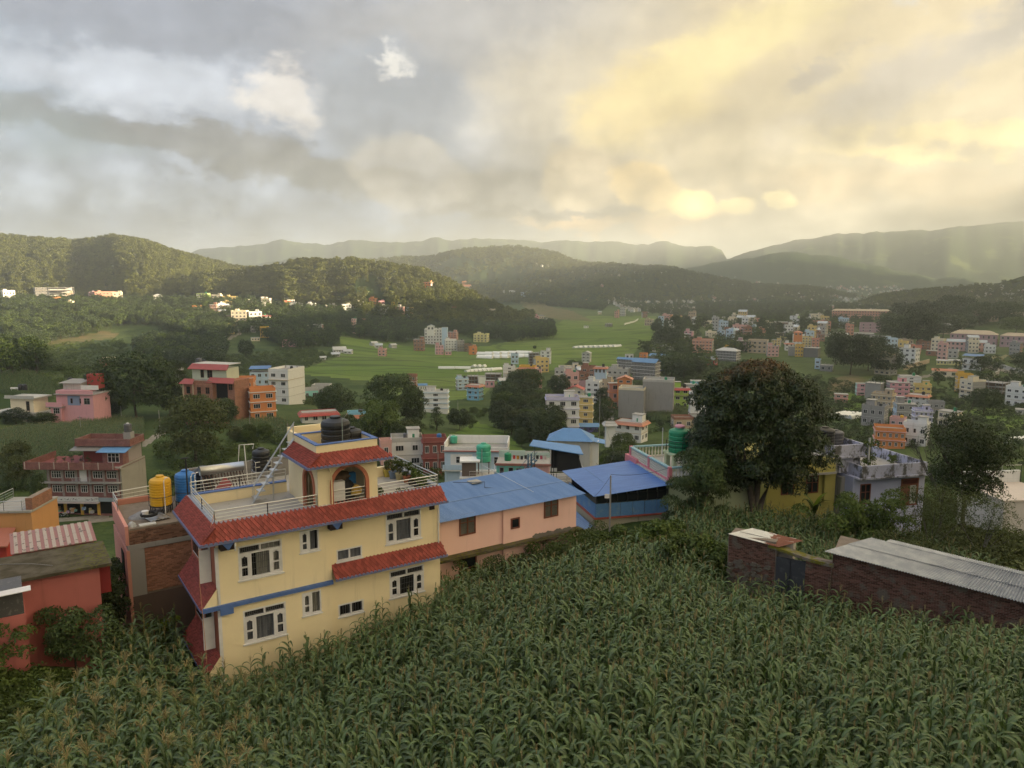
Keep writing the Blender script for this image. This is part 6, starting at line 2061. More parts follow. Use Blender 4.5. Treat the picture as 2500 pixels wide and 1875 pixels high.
for i, (x, y) in enumerate(((-.62, 8.82), (.80, 9.0), (1.02, 9.1))):
 o = MB().tube([(0, 0, -.85), (0, 0, 1.35), (.1, .12, 1.5), (.25, .3, 1.46)], .028, 6).build('water_pipe', WFRAME, None, tuple(hw(x, y, -.35)), R(HD))
 tag(o, ('white pipe running down the yellow water tank', 'left white pipe running down the blue water tank', 'right white pipe running down the blue water tank')[i], 'pipe')
# odds and ends on that roof
tyre = MB(); 
ring = [(0.36 * math.cos(i * math.pi / 12), 0.36 * math.sin(i * math.pi / 12), .1) for i in range(25)]
tyre.tube(ring, .085, 8, cap=False)
tag(tyre.build('tyre', plain('rubber', (.02, .02, .02), .9), None, tuple(hw(-1.55, 8.0, -.55)), 0), 'old tyre lying on the brick house roof', 'tyre')
sh_ = MB()
for i in range(10): sh_.slab([(i * .1, 0, .03 * (i % 2)), (i * .1 + .1, 0, .03 * ((i + 1) % 2)), (i * .1 + .1, 1.3, .03 * ((i + 1) % 2)), (i * .1, 1.3, .03 * (i % 2))], .01)
tag(sh_.build('metal_sheet', STEEL, None, tuple(hw(-1.55, 7.5, -.72)), R(HD + 12)), 'bent corrugated metal sheet under the tyre', 'metal sheet')
blobby('tarpaulin', hw(-1.75, 8.9, -.95), (.75, .55, .42), fabric('grey_tarp', (.26, .26, .27)), 'grey tarpaulin heap on the brick house roof', 'tarpaulin', 12)
blobby('plastic_sheet', hw(-2.45, 7.5, -.95), (.22, .3, .4), fabric('white_sheet', (.45, .45, .45)), 'clear plastic sheeting in the roof corner of the brick house', 'plastic sheet', 14)
tag(MB().box(-.4, .4, -.2, .2, 0, .12).build('board', paint((.5, .49, .46), .8, .3), None, tuple(hw(-1.75, 7.3, -.86)), R(HD)), 'pale board at the roof edge of the brick house', 'board')
tag(MB().lathe([(.14, 0), (.17, .34), (.18, .35)], 12).build('bucket', WFRAME, None, tuple(hw(-1.75, 7.9, -.56)), 0), 'white bucket beside the old tyre', 'bucket')

# flat roof behind the terrace with heater, tank frame and wall
br = frame('house', *hw(.3, 6.2, 0), HD, 'flat grey roofed house right behind the yellow house terrace', 'house')
MB().box(.6, 8.0, .2, 6.0, -8, -.55).build('wall', paint((.42, .40, .36), .9, .6), br)
MB().box(.6, 8.0, .2, 6.0, -.547, -.45).build('roof_floor', DECK, br)
MB().box(.6, 8.0, 5.8, 6.0, -.45, .75).build('back_parapet', paint((.22, .21, .20), .95, 1.0, key='mouldy'), br)
gb = MB(); gb.poly([(1.2, .9, -.45), (3.0, .9, -.45), (2.2, .9, .75)]); gb.build('gable', YELLOW, br)
gs = MB(); gs.slab([(1.05, .7, -.5), (1.05, 2.4, -.5), (2.2, 2.4, .86), (2.2, .7, .86)], .06); gs.build('gable_roof', REDTILE, br)
ht = empty('solar_heater', hw(2.6, 9.6, -.45), R(HD), 'silver solar water heater drum on a frame behind the terrace', 'solar heater')
b = MB(); 
b.tube([(-1.2, 0, 1.55), (1.2, 0, 1.55)], .27, 16); b.build('drum', STEEL, ht, smooth=True)
for i in range(14):
 x = -1.1 + i * .17
 MB().tube([(x, -.1, 1.35), (x, -1.1, .25)], .03, 6).build('glass_tube', plain('tube_glass', (.05, .02, .02), .2, 0, .5), ht)
fr_ = MB()
for x in (-1.15, 0, 1.15): fr_.tube([(x, 0, 1.35), (x, .3, 0)], .02, 4).tube([(x, 0, 1.35), (x, -1.2, .1)], .02, 4).tube([(x, -1.2, .1), (x, -1.2, 0)], .02, 4)
fr_.tube([(-1.15, -1.2, .2), (0, -.1, 1.2), (1.15, -1.2, .2)], .015, 4)
fr_.build('frame', STEEL, ht)
tank(hw(5.0, 10.2, .55), .52, 1.35, 'black', 'black water tank in a steel guard frame behind the ladder', 5, 24)
st = empty('tank_stand', hw(5.0, 10.2, -.45), R(HD), 'grey steel guard frame round the black tank behind the ladder', 'stand')
for i in range(4):
 a = math.pi / 4 + i * math.pi / 2
 MB().tube([(.66 * math.cos(a), .66 * math.sin(a), 0), (.66 * math.cos(a), .66 * math.sin(a), 1.6)], .025, 5).build('leg', STEEL, st)
b = MB()
for z in (.98, 1.3, 1.6):
 q = [(.66 * math.cos(math.pi / 4 + i * math.pi / 2), .66 * math.sin(math.pi / 4 + i * math.pi / 2), z) for i in range(5)]
 b.tube(q, .018, 4, cap=False)
b.build('guard_rail', STEEL, st)
MB().box(-.5, .5, -.5, .5, .90, .98).build('platform', CONC, st)
o = MB().tube([(-.5, 0, 0), (-.28, 0, 2.55), (.55, 0, 2.5), (.5, .1, 2.2)], .03, 5).tube([(0, 0, 2.5), (.12, 0, -.1)], .03, 5).build('bent_pipe', WFRAME, None, tuple(hw(3.9, 9.6, -.2)), R(HD))
tag(o, 'bent white pipe frame rising beside the black tank', 'pipe')
o = MB().tube([(0, 0, 0), (0, 0, 2.3)], .04, 6).box(-.22, .12, -.05, .05, 2.3, 2.36).build('lamp_post', IRON, None, tuple(hw(.0, 5.7, .5)), R(HD))
tag(o, 'thin post with a white lamp at the left back corner of the terrace', 'lamp post')

# ================================================================== other near buildings
def P_(col, dirt=.3): return paint(C[col] if isinstance(col, str) else col, .85, dirt)
def simple_window(root, x0, x1, z0, z1, y, fm, panes=2, mid=True, face=0, gm=None):
 """frame with panes on a wall face; face 0: y const, 1: x const (looking +x), 2: x const (looking -x)"""
 b, p = MB(), MB()
 w, h, e = x1 - x0, z1 - z0, .08
 b.box(0, e, -.06, .03, 0, h).box(w - e, w, -.06, .03, 0, h).box(e, w - e, -.06, .03, h - e, h).box(e, w - e, -.06, .03, 0, e)
 for k in range(1, panes): b.box(w * k / panes - e / 2, w * k / panes + e / 2, -.055, .03, e, h - e)
 if mid: b.box(e, w - e, -.05, .025, h * .58, h * .58 + .05)
 p.box(e, w - e, -.02, .02, e, h - e)
 loc, rz = ((x0, y, z0), 0) if face == 0 else ((y, x0, z0), math.pi / 2) if face == 1 else ((y, x1, z0), -math.pi / 2)
 o = b.build('window', fm, root, loc, rz)
 p.build('pane', gm or GLASS, o)
 return o

def corrugated(b, quad, pitch=.09, amp=.018, th=.012):
 """corrugated sheet over a four-cornered area; ribs run from edge q0-q1 to edge q3-q2"""
 q0, q1, q2, q3 = [Vector(p) for p in quad]
 n = max(4, int((q1 - q0).length / pitch) * 2)
 nrm = (q1 - q0).cross(q3 - q0).normalized()
 for i in range(n):
  a, c = i / n, (i + 1) / n
  za, zc = (amp if i % 2 else -amp), (amp if (i + 1) % 2 else -amp)
  p = [q0.lerp(q1, a) + nrm * za, q0.lerp(q1, c) + nrm * zc, q3.lerp(q2, c) + nrm * zc, q3.lerp(q2, a) + nrm * za]
  b.poly(p)
  b.poly([p[0] - nrm * th, p[1] - nrm * th, p[1], p[0]])
 return b

def rusty(name, col, rust, amount, scale=1.2, metal=.0, rough=.5):
 if name in MATS: return MATS[name]
 m, t, out = _new(name)
 ob = t.n('ShaderNodeTexCoord').outputs['Object']
 n1, _ = t.noise(ob, scale, 5, .65)
 n2, _ = t.noise(ob, scale * 7, 4, .6)
 c = t.mix(t.smooth(n2, .35, .7, 0, .4), col, sc(col, .7))
 c = t.mix(t.smooth(n1, amount, amount + .06), c, t.mix(n2, rust, sc(rust, .6)))
 bsdf(t, out, c, rough, metal, .4)
 MATS[name] = m
 return m

# ------------------------------------------------------------------ red house at the lower left
RB = frame('house', *hw(0, 0, 0), HD, 'brick red house with mossy flat slab and striped tin roof, lower left', 'house')
REDP = paint((.42, .135, .12), .85, .45, key='redhouse')
MB().box(-12, -4.42, 3.2, 6.4, -8, -1.14).build('wall', REDP, RB)
m_, t_, o_ = _new('mossy_slab')
ob_ = t_.n('ShaderNodeTexCoord').outputs['Object']
na_, _ = t_.noise(ob_, 1.1, 5, .65); nb_, _ = t_.noise(ob_, 6, 4, .6)
xx_ = t_.xyz(ob_)[0]
c_ = t_.mix(t_.smooth(na_, .35, .65), (.060, .050, .032), (.11, .095, .07))
c_ = t_.mix(t_.mul(t_.smooth(nb_, .45, .65), t_.smooth(t_.add(xx_, t_.mul(na_, 2.0)), -5.4, -3.4)), c_, (.115, .115, .022))
bsdf(t_, o_, c_, .95, 0, .1, bump(t_, nb_, .4, .02))
MOSS = m_
MB().box(-12, -3.92, 2.9, 6.45, -1.12, -.98).build('roof_slab', MOSS, RB)
MB().box(-4.40, -3.95, 3.6, 4.6, -2.6, -1.14).build('rear_door_wall', paint((.24, .03, .03), .7, .2), RB)
STRIPE = rusty('striped_tin', (.30, .13, .11), (.10, .06, .05), .60, 2.2)
cr = MB()
for i in range(23):
 x = -7.75 + i * .155
 cr.mat(i % 2)
 cr.slab([(x, 6.45, -.93), (x + .155, 6.45, -.93), (x + .155, 9.2, -.70), (x, 9.2, -.70)], .02 + .03 * (i % 2), (0, 0, 1))
cr.build('tin_roof', [STRIPE, rusty('striped_tin_pale', (.40, .33, .27), (.12, .08, .065), .58, 2.6)], RB)
MB().box(-7.7, -4.3, 6.5, 9.0, -8, -1.0).build('rear_wall', REDP, RB)
MB().box(-12, -7.38, 1.3, 3.2, -8, -1.95).build('front_wing', REDP, RB)
MB().box(-12, -7.42, 1.36, 3.2, -1.947, -.92).build('mesh_wall', rusty('dark_mesh', (.075, .07, .068), (.16, .15, .14), .56, 6), RB)
MB().slab([(-12, 1.0, -.98), (-7.12, 1.0, -.86), (-7.12, 1.42, -.80), (-12, 1.42, -.92)], .03).build('white_sheet_roof', WFRAME, RB)
MB().box(-9.6, -8.6, 1.27, 1.32, -2.5, -2.2).build('lintel_shade', REDP, RB)
MB().box(-12, -8.1, 1.22, 1.34, -8, -4.55).build('plinth', paint((.25, .06, .05), .9, .4), RB)
MB().tube([(-9.5, 6.0, -.9), (-7.0, 4.4, -.85), (-6.2, 3.9, -.95)], .02, 5).build('pipe', plain('grey_pipe', (.2, .19, .18), .6), RB)

# ------------------------------------------------------------------ pink house with blue corrugated roof
PK = frame('house', *hw(0, 3.9, 0), HD, 'pink house with blue corrugated roof and brown shuttered windows', 'house')
PINK = paint((.80, .52, .46), .85, .40, key='pinkhouse')
ZE, ZB = -2.30, -4.66
MB().box(13.2, 18.0, .0, 5.0, -9, ZE - .06).box(18.0, 20.4, -.16, 5.0, -9, ZE - .07).box(20.4, 23.95, .0, 5.0, -9, ZE - .06).build('wall', PINK, PK)
m_, t_, o_ = _new('blue_corrugated')
ob_ = t_.n('ShaderNodeTexCoord').outputs['Object']
na_, _ = t_.noise(t_.vm('MULTIPLY', ob_, (2.2, .35, 1)), 1.0, 4, .6); nb_, _ = t_.noise(ob_, 3, 4, .6)
x_, y_, z_ = t_.xyz(ob_)
lap = t_.smooth(t_.m('ABSOLUTE', t_.sub(y_, 2.05)), .05, .0)
c_ = t_.mix(t_.smooth(na_, .35, .65), (.115, .205, .37), (.155, .25, .42))
c_ = t_.mix(t_.mul(lap, .6), c_, (.36, .42, .52))
c_ = t_.mix(t_.smooth(nb_, .62, .76, 0, .5), c_, (.22, .27, .35))
bsdf(t_, o_, c_, .42, .0, .5)
BLUECORR = m_
rf = MB()
corrugated(rf, [(12.2, -.55, ZE - .06), (24.35, -.55, ZE - .06), (24.35, 2.1, ZE + .20), (12.2, 2.1, ZE + .20)], .105, .02)
corrugated(rf, [(12.2, 2.0, ZE + .215), (24.35, 2.0, ZE + .215), (24.35, 5.3, ZE + .52), (12.2, 5.3, ZE + .52)], .105, .02)
rf.build('roof', BLUECORR, PK)
MB().box(18.2, 19.0, 4.0, 4.7, ZE + .48, ZE + .55).build('roof_light', paint((.36, .34, .30), .8, .3), PK)
SHUT = plain('brown_shutter', (.19, .062, .038), .6, 0, .3, var=.25)
LACE = plain('lace_pane', (.12, .115, .10), .3, 0, .5, var=.5, scale=9)
simple_window(PK, 14.9, 16.05, -3.66, ZE - .02, 0.0, SHUT, 2, True, gm=LACE)
simple_window(PK, 21.25, 22.4, -3.68, ZE - .02, 0.0, SHUT, 2, True, gm=LACE)
simple_window(PK, 18.55, 19.22, -3.86, -3.16, -.16, SHUT, 1, False)
MB().box(13.0, 24.1, -.62, .0, ZB - .22, ZB - .06).build('ledge', MOSS, PK)
rub = random.Random(3)
lb = MB()
for i in range(34):
 x = rub.uniform(20.3, 23.2); s = rub.uniform(.08, .26)
 lb.poly([(x - s, -.55 + rub.random() * .4, ZB - .05), (x + s, -.5, ZB - .03 + rub.random() * .1), (x + s * .6, -.1, ZB + rub.random() * .16), (x - s * .7, -.12, ZB + .05)])
o = lb.build('loose_slate', paint((.13, .12, .10), .9, .6), PK); o['kind'] = 'stuff'
simple_window(PK, 14.85, 16.1, -6.9, -5.0, 0.0, SHUT, 1, True)
o = MB().tube([(0, 0, 0), (1.4, -4.2, -1.15)], .018, 5).tube([(0, 0, -.6), (0, 0, 1.1)], .03, 5).build('antenna_pole', STEEL, None, tuple(hw(19.6, 8.9, -.9)), R(HD))
tag(o, 'long thin white pole slanting down over the blue corrugated roof', 'pole')
o = MB().tube([(0, 0, 0), (0, 0, .5), (-.9, .3, .52), (-1.9, .9, .55)], .03, 5).tube([(0, 0, .1), (.6, -.2, .03)], .025, 5).build('roof_pipe', plain('slate_pipe', (.10, .14, .22), .5), None, tuple(hw(18.7, 7.1, ZE + .25)), R(HD))
tag(o, 'bent blue grey pipe lying on the corrugated roof', 'pipe')

# ------------------------------------------------------------------ pale green house with balustraded terrace, and the blue shed beside it
GX, GY, GZ, GD = 11.7, 55.5, -15.07, 14.0
def gw(x, y, z):
 c, s = math.cos(R(GD)), math.sin(R(GD))
 return Vector((GX + x * c - y * s, GY + x * s + y * c, GZ + z))
GH = frame('house', GX, GY, GZ, GD, 'pale green house with white balustraded roof terrace beside the blue shed', 'house')
MINT = paint((.50, .56, .36), .85, .2, key='mintwall')
MB().box(0, 7.5, 0, 7.4, -8, -.12).build('wall', MINT, GH)
MB().box(-.25, 7.7, -.25, 7.6, -.117, .0).build('roof_slab', P_((.45, .42, .38), .8), GH)
CREAMB = plain('cream_baluster', (.66, .62, .52), .7, var=.15)
AQUA = plain('aqua_rail', (.30, .47, .50), .7, var=.2)
PINKP = plain('pink_post', (.62, .22, .25), .8, var=.2)
def balustrade(root, a, b, n, block):
 a, b = Vector(a), Vector(b)
 t = (b - a).normalized(); nn = Vector((-t.y, t.x, 0))
 L = (b - a).length
 def bar(z0, z1, w, m, nm):
  q = [a + nn * w, b + nn * w, b - nn * w, a - nn * w]
  MB().prism([(p.x, p.y) for p in q], z0, z1).build(nm, m, root)
 bar(0, .16, .09, PINKP if block else CREAMB, 'bottom_rail')
 bar(.92, 1.04, .13, AQUA, 'top_rail')
 if block:       # pierced screen blocks: a lattice of small squares
  k = int(L / .21)
  for j in range(4):
   for i in range(k):
    c = a + t * (L * (i + .5) / k)
    z = .17 + .1875 * j
    w = L / k / 2
    mb = MB()
    for (u0, u1, z0, z1) in ((-w, w, 0, .035), (-w, w, .15, .185), (-w, -w + .03, .035, .15), (w - .03, w, .035, .15)):
     q = [c + t * u0 + nn * .05, c + t * u1 + nn * .05, c + t * u1 - nn * .05, c + t * u0 - nn * .05]
     mb.prism([(p.x - c.x, p.y - c.y) for p in q], z0, z1)
    if 'blk' not in _wm: _wm['blk'] = mb.mesh('screen_block', CREAMB)
    link('screen_block', _wm['blk'], root, (c.x, c.y, z))
 else:
  for i in range(n):
   c = a + t * (L * (i + .5) / n)
   if 'bal' not in _wm: _wm['bal'] = MB().lathe([(.07, .16), (.05, .24), (.08, .38), (.085, .46), (.045, .62), (.04, .72), (.07, .84), (.07, .92)], 8).mesh('baluster', CREAMB, True)
   link('baluster', _wm['bal'], root, (c.x, c.y, 0))
balustrade(GH, (0, 7.3, 0), (0, .1, 0), 0, True)
balustrade(GH, (.1, 0, 0), (7.4, 0, 0), 26, False)
balustrade(GH, (.1, 7.35, 0), (7.4, 7.35, 0), 26, False)
for y in (0, 3.6, 7.3): MB().box(-.13, .13, y - .13, y + .13, .001, 1.06).build('post', PINKP, GH)
MB().box(-.30, 0, 5.6, 7.9, -.5, .3).build('pink_cornice', PINKP, GH)
for x in (1.65, 2.35, 3.05): 
 for y in (2.6, 3.9): MB().box(x - .17, x + .17, y - .17, y + .17, .003, 1.22).build('tank_pier', MINT, GH)
MB().box(1.3, 3.4, 2.3, 4.2, 1.223, 1.36).build('tank_slab', MINT, GH)
o = MB().tube([(0, 0, 0), (.0, .5, 1.3)], .03, 4).tube([(.4, 0, 0), (.4, .5, 1.3)], .03, 4)
for i in range(4): o.tube([(0, .1 * i + .1, .26 * i + .26), (.4, .1 * i + .1, .26 * i + .26)], .025, 4)
tag(o.build('ladder', CREAMB, None, tuple(gw(1.7, 2.0, .02)), R(GD)), 'small cream ladder leaning on the green tank plinth', 'ladder')
tank(gw(2.35, 3.25, 1.37), .86, 2.0, 'green', 'big green water tank with a pink lid on the balustraded terrace', 5, 28, lidcol='white')
MATS_PINK = plain('pink_lid', (.62, .28, .34), .5)
o = MB().lathe([(.40, 0), (.42, .06), (.36, .14), (.16, .19)], 16).build('lid_cover', MATS_PINK, None, tuple(gw(2.35, 3.25, 3.35)), 0)
tag(o, 'pink cover sitting on top of the big green water tank', 'cover')
cage = MB()
cage.tube([(1.05 * math.cos(i * math.pi / 6), 1.05 * math.sin(i * math.pi / 6), .55) for i in range(13)], .02, 4).tube([(1.05 * math.cos(i * math.pi / 6), 1.05 * math.sin(i * math.pi / 6), .95) for i in range(13)], .02, 4)
for i in range(12): cage.tube([(1.05 * math.cos(i * math.pi / 6), 1.05 * math.sin(i * math.pi / 6), 0), (1.05 * math.cos(i * math.pi / 6), 1.05 * math.sin(i * math.pi / 6), .97)], .016, 4)
tag(cage.build('tank_cage', IRON, None, tuple(gw(2.35, 3.25, 1.36)), 0), 'dark iron railing ring round the foot of the big green tank', 'railing')
o = MB().tube([(0, 0, 0), (0, 0, 3.2)], .035, 6).build('standpipe', WFRAME, None, tuple(gw(1.2, 3.9, .0)), 0); tag(o, 'white standpipe left of the big green tank', 'pipe')

BS = frame('shed', GX, GY, GZ, GD, 'blue metal shed with dark open front and wide blue sheet roof', 'shed')
BLUEP = rusty('blue_panel', (.10, .235, .46), (.20, .34, .52), .56, 1.3)
m_, t_, o_ = _new('blue_sheet_roof')
ob_ = t_.n('ShaderNodeTexCoord').outputs['Object']
na_, _ = t_.noise(t_.vm('MULTIPLY', ob_, (.5, 3.5, 1)), 1.0, 4, .6); nb_, _ = t_.noise(ob_, 2.2, 4, .6)
c_ = t_.mix(t_.smooth(na_, .4, .65), (.055, .145, .40), (.075, .18, .45))
c_ = t_.mix(t_.smooth(nb_, .6, .75, 0, .35), c_, (.16, .26, .46))
bsdf(t_, o_, c_, .45, 0, .45)
BLUESHEET = m_
zb = -2.38
fb = MB()
for i in range(6): fb.box(-5.75 + i * .955, -5.75 + (i + 1) * .955 - .03, -.03, .0, zb, zb + 1.02)
for i, x in enumerate([-5.75 + k * .955 for k in range(6)]):
 MB().box(x, x + .92, -.05 + .006 * (i % 2), .0, zb, zb + 1.02).build('panel', BLUEP, BS)
sp = MB()
MB().box(-5.80, -5.75, 0, 6.2, zb, zb + 1.0).build('side_panel', BLUEP, BS)
MB().box(-5.9, .0, -.1, -.053, zb - .14, zb).build('red_sill', plain('red_sill', (.36, .09, .06), .8), BS)
MB().box(-5.9, -5.80, -.1, 6.2, zb - .14, zb).build('red_sill', plain('red_sill', (.36, .09, .06), .8), BS)
MB().box(-5.7, -.05, .04, 6.2, zb - 3, zb).build('base_wall', P_((.40, .37, .28), .8), BS)
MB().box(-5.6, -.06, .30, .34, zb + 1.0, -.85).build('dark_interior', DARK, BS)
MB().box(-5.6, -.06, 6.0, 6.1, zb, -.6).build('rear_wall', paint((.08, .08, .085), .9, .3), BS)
for i in range(8):
 x = -5.72 + i * .80
 MB().box(x, x + .06, .0, .06, zb + 1.023, -.72 + i * .07).build('mullion', IRON, BS)
MB().box(-3.1, -.05, .065, .09, -.72, -.68).build('transom', IRON, BS)
for i in range(7):
 x = -5.64 + i * .80
 MB().box(x, x + .70, .10, .12, zb + 1.02, -.74 + i * .07).build('dark_pane', GLASS, BS)
rb_ = MB()
q0, q1, q2, q3 = Vector((-6.15, -.55, -.62)), Vector((.0, -.55, -.12)), Vector((-.27, 6.9, -.05)), Vector((-6.35, 6.3, -.42))
k = 13
for i in range(k):
 a, c = i / k, (i + 1) / k - .004
 rb_.slab([q0.lerp(q3, a) , q1.lerp(q2, a), q1.lerp(q2, c) + Vector((0, 0, .018)), q0.lerp(q3, c) + Vector((0, 0, .018))], .03)
rb_.build('roof', BLUESHEET, BS)
MB().tube([(-4.3, -.56, -.44), (-4.5, 6.4, -.27)], .012, 4).build('roof_seam', plain('pale_blue_seam', (.28, .38, .55), .5), BS)
pole = empty('utility_pole', gw(-4.95, -.75, zb - .6), 0, 'grey concrete utility pole with a white box in front of the blue shed', 'utility pole')
MB().tube([(0, 0, -.5), (0, 0, 3.9)], .075, 8, r1=.055).build('shaft', CONC, pole)
MB().box(-.42, -.08, -.12, -.06, 2.25, 2.55).build('white_box', WFRAME, pole)
lr = MB(); corrugated(lr, [(-6.9, -.1, -3.2), (-5.95, -.1, -3.0), (-5.95, 4.0, -3.0), (-8.4, 4.0, -3.2)], .11, .02)
lo = empty('lean_to', (GX, GY, GZ), R(GD), 'low blue corrugated lean-to roof between the pink house and blue shed', 'lean-to')
lr.build('roof', BLUECORR, lo)
MB().box(-7.2, -6.0, .2, 3.8, -7, -3.25).build('wall', MINT, lo)
def wire(pts, r, label, sag=.5):
 b = MB()
 for a, c in zip(pts[:-1], pts[1:]):
  a, c = Vector(a), Vector(c)
  q = [a.lerp(c, i / 10) - Vector((0, 0, sag * 4 * (i / 10) * (1 - i / 10))) for i in range(11)]
  b.tube(q, r, 4)
 return tag(b.build('wire', IRON, None), label, 'wire')
wire([gw(-4.95, -.75, 1.0), gw(0, -.1, 1.05)], .014, 'black cable from the concrete pole to the balustrade corner', .25)
wire([gw(-4.95, -.75, .9), gw(-6.1, -.6, -.6)], .010, 'thin cable from the concrete pole to the shed roof corner', .1)

# ------------------------------------------------------------------ brick boundary wall with gate, rusty hut and long silver roofed shed
KX, KY, KZ, KD = 12.0, 41.0, -14.1, -31.0
def kw(x, y, z):
 c, s = math.cos(R(KD)), math.sin(R(KD))
 return Vector((KX + x * c - y * s, KY + x * s + y * c, KZ + z))
KB = piecemat('old_brick', (0.125, 0.066, 0.052), .95, .4, 1.5, (.13, .11, .09))
hut = frame('hut', KX, KY, KZ, KD, 'small brick hut with a half rusted tin roof at the field edge', 'hut')
MB().box(.05, 2.55, .03, 1.35, -3.2, -.08).build('wall_core', MORT, hut)
brick_field(hut, (.05, .03, -2.6), (1, 0, 0), 2.5, 2.5, KB, .23, .078, 260, 21, top=lambda a: 2.52 - .05 * a)
MB().box(2.56, 3.35, .6, 1.3, -1.4, -.1).build('end_wall', P_((.42, .38, .33), .6), hut)
RUST = rusty('rusted_tin', (.55, .54, .52), (.19, .065, .04), .50, 1.2)
m_, t_, o_ = _new('half_rusted_tin')
ob_ = t_.n('ShaderNodeTexCoord').outputs['Object']
na_, _ = t_.noise(ob_, 2.4, 5, .65); nb_, _ = t_.noise(ob_, 9, 4, .6)
x_, y_, z_ = t_.xyz(ob_)
c_ = t_.mix(t_.smooth(nb_, .35, .7, 0, .3), (.60, .60, .58), (.44, .43, .41))
c_ = t_.mix(t_.smooth(t_.add(x_, t_.mul(t_.sub(na_, .5), 2.4)), 2.15, 2.4), c_, t_.mix(nb_, (.22, .075, .05), (.13, .05, .035)))
bsdf(t_, o_, c_, .5, .1, .4)
rf = MB(); corrugated(rf, [(0, -.14, .0), (2.72, -.14, -.26), (3.75, .95, -.05), (.95, 1.35, .06)], .075, .014)
rf.build('roof', m_, hut)
MB().tube([(.55, .35, .06), (2.6, .55, -.13)], .012, 4).build('roof_batten', IRON, hut)
bwall = frame('wall', KX, KY, KZ, KD, 'old dark brick boundary wall with mossy coping along the maize field', 'wall')
MB().box(.0, 2.62, .05, .3, -3.6, -.2).box(4.12, 5.4, .03, .3, -4.2, -.62).build('wall_core', MORT, bwall)
STONE = plain('rubble_stone', (.14, .12, .10), .95, 0, .1, var=.5, scale=3)
brick_field(bwall, (4.12, .03, -3.4), (1, 0, 0), 1.28, 2.76, KB, .23, .078, 60, 22)
rs = random.Random(9)
for i in range(70):
 x = rs.uniform(.1, 2.4); z = rs.uniform(-2.7, -1.5)
 s = rs.uniform(.08, .17)
 key = 'rubble%d' % (i % 5)
 if key not in _wm:
  mb = MB(); mb.poly([(-1, -.25, -.5), (.1, -.45, -.7), (1, -.2, -.2), (.7, -.4, .6), (-.5, -.35, .7)]).poly([(-1, -.25, -.5), (-.5, -.35, .7), (-.5, .3, .7), (-1, .3, -.5)]).poly([(.7, -.4, .6), (-.5, -.35, .7), (-.5, .3, .7), (.7, .3, .6)]).poly([(1, -.2, -.2), (.7, -.4, .6), (.7, .3, .6), (1, .3, -.2)])
  _wm[key] = mb.mesh('stone', STONE)
 link('stone', _wm[key], bwall, (x, -.02, z), 0, (s * rs.uniform(.9, 1.4), s, s))
cop = MB(); cop.slab([(2.2, -.12, -.24), (4.3, -.12, -.62), (4.3, .42, -.60), (2.2, .42, -.20)], .16).slab([(4.3, -.12, -.62), (5.5, -.12, -.72), (5.5, .42, -.66), (4.3, .42, -.60)], .16)
m_, t_, o_ = _new('moss_coping')
ob_ = t_.n('ShaderNodeTexCoord').outputs['Object']
na_, _ = t_.noise(ob_, 2.0, 5, .65)
bsdf(t_, o_, t_.mix(t_.smooth(na_, .42, .58), (.16, .14, .12), (.13, .12, .02)), .95, 0, .1)
cop.build('coping', m_, bwall)
MB().box(2.62, 4.12, -.02, .06, -4.2, -.85).build('gate', rusty('slate_gate', (.042, .045, .055), (.075, .078, .09), .55, 3.0), bwall)
MB().box(3.34, 3.38, -.05, -.021, -4.2, -.86).build('gate_seam', IRON, bwall)
ls = frame('shed', KX, KY, KZ, KD, 'long dark brick shed with silver corrugated roof at the right', 'shed')
MB().box(5.42, 17.0, .12, 2.6, -5, -.95).build('wall_core', MORT, ls)
MB().slab([(5.42, .10, -.12), (17.0, .10, -1.16), (17.0, 2.6, -.9), (5.42, 2.6, .05)], .9).build('wall_head', MORT, ls)
brick_field(ls, (5.42, .10, -3.6), (1, 0, 0), 11.4, 3.5, KB, .23, .078, 300, 23, top=lambda a: 3.42 - .088 * a)
m_, t_, o_ = _new('silver_corrugated')
ob_ = t_.n('ShaderNodeTexCoord').outputs['Object']
na_, _ = t_.noise(ob_, 1.5, 4, .6)
bsdf(t_, o_, t_.mix(t_.smooth(na_, .35, .7), (.22, .245, .30), (.31, .335, .39)), .42, .55, .5)
rf = MB()
def kz(x, y): return .02 - .094 * (x - 5.0) + .10 * y
corrugated(rf, [(5.0, -.28, kz(5, -.28)), (17.4, -.28, kz(17.4, -.28)), (17.4, 1.35, kz(17.4, 1.35)), (6.0, 1.35, kz(6.0, 1.35))], .13, .036)
corrugated(rf, [(5.95, 1.25, kz(5.95, 1.25) + .035), (17.4, 1.25, kz(17.4, 1.25) + .035), (17.4, 2.75, kz(17.4, 2.75) + .035), (6.9, 2.75, kz(6.9, 2.75) + .035)], .13, .036)
corrugated(rf, [(7.6, 2.65, kz(7.6, 2.65) + .06), (17.4, 2.65, kz(17.4, 2.65) + .06), (17.4, 3.1, kz(17.4, 3.1) + .05), (7.8, 3.1, kz(7.8, 3.1) + .05)], .10, .020)
rf.build('roof', m_, ls)

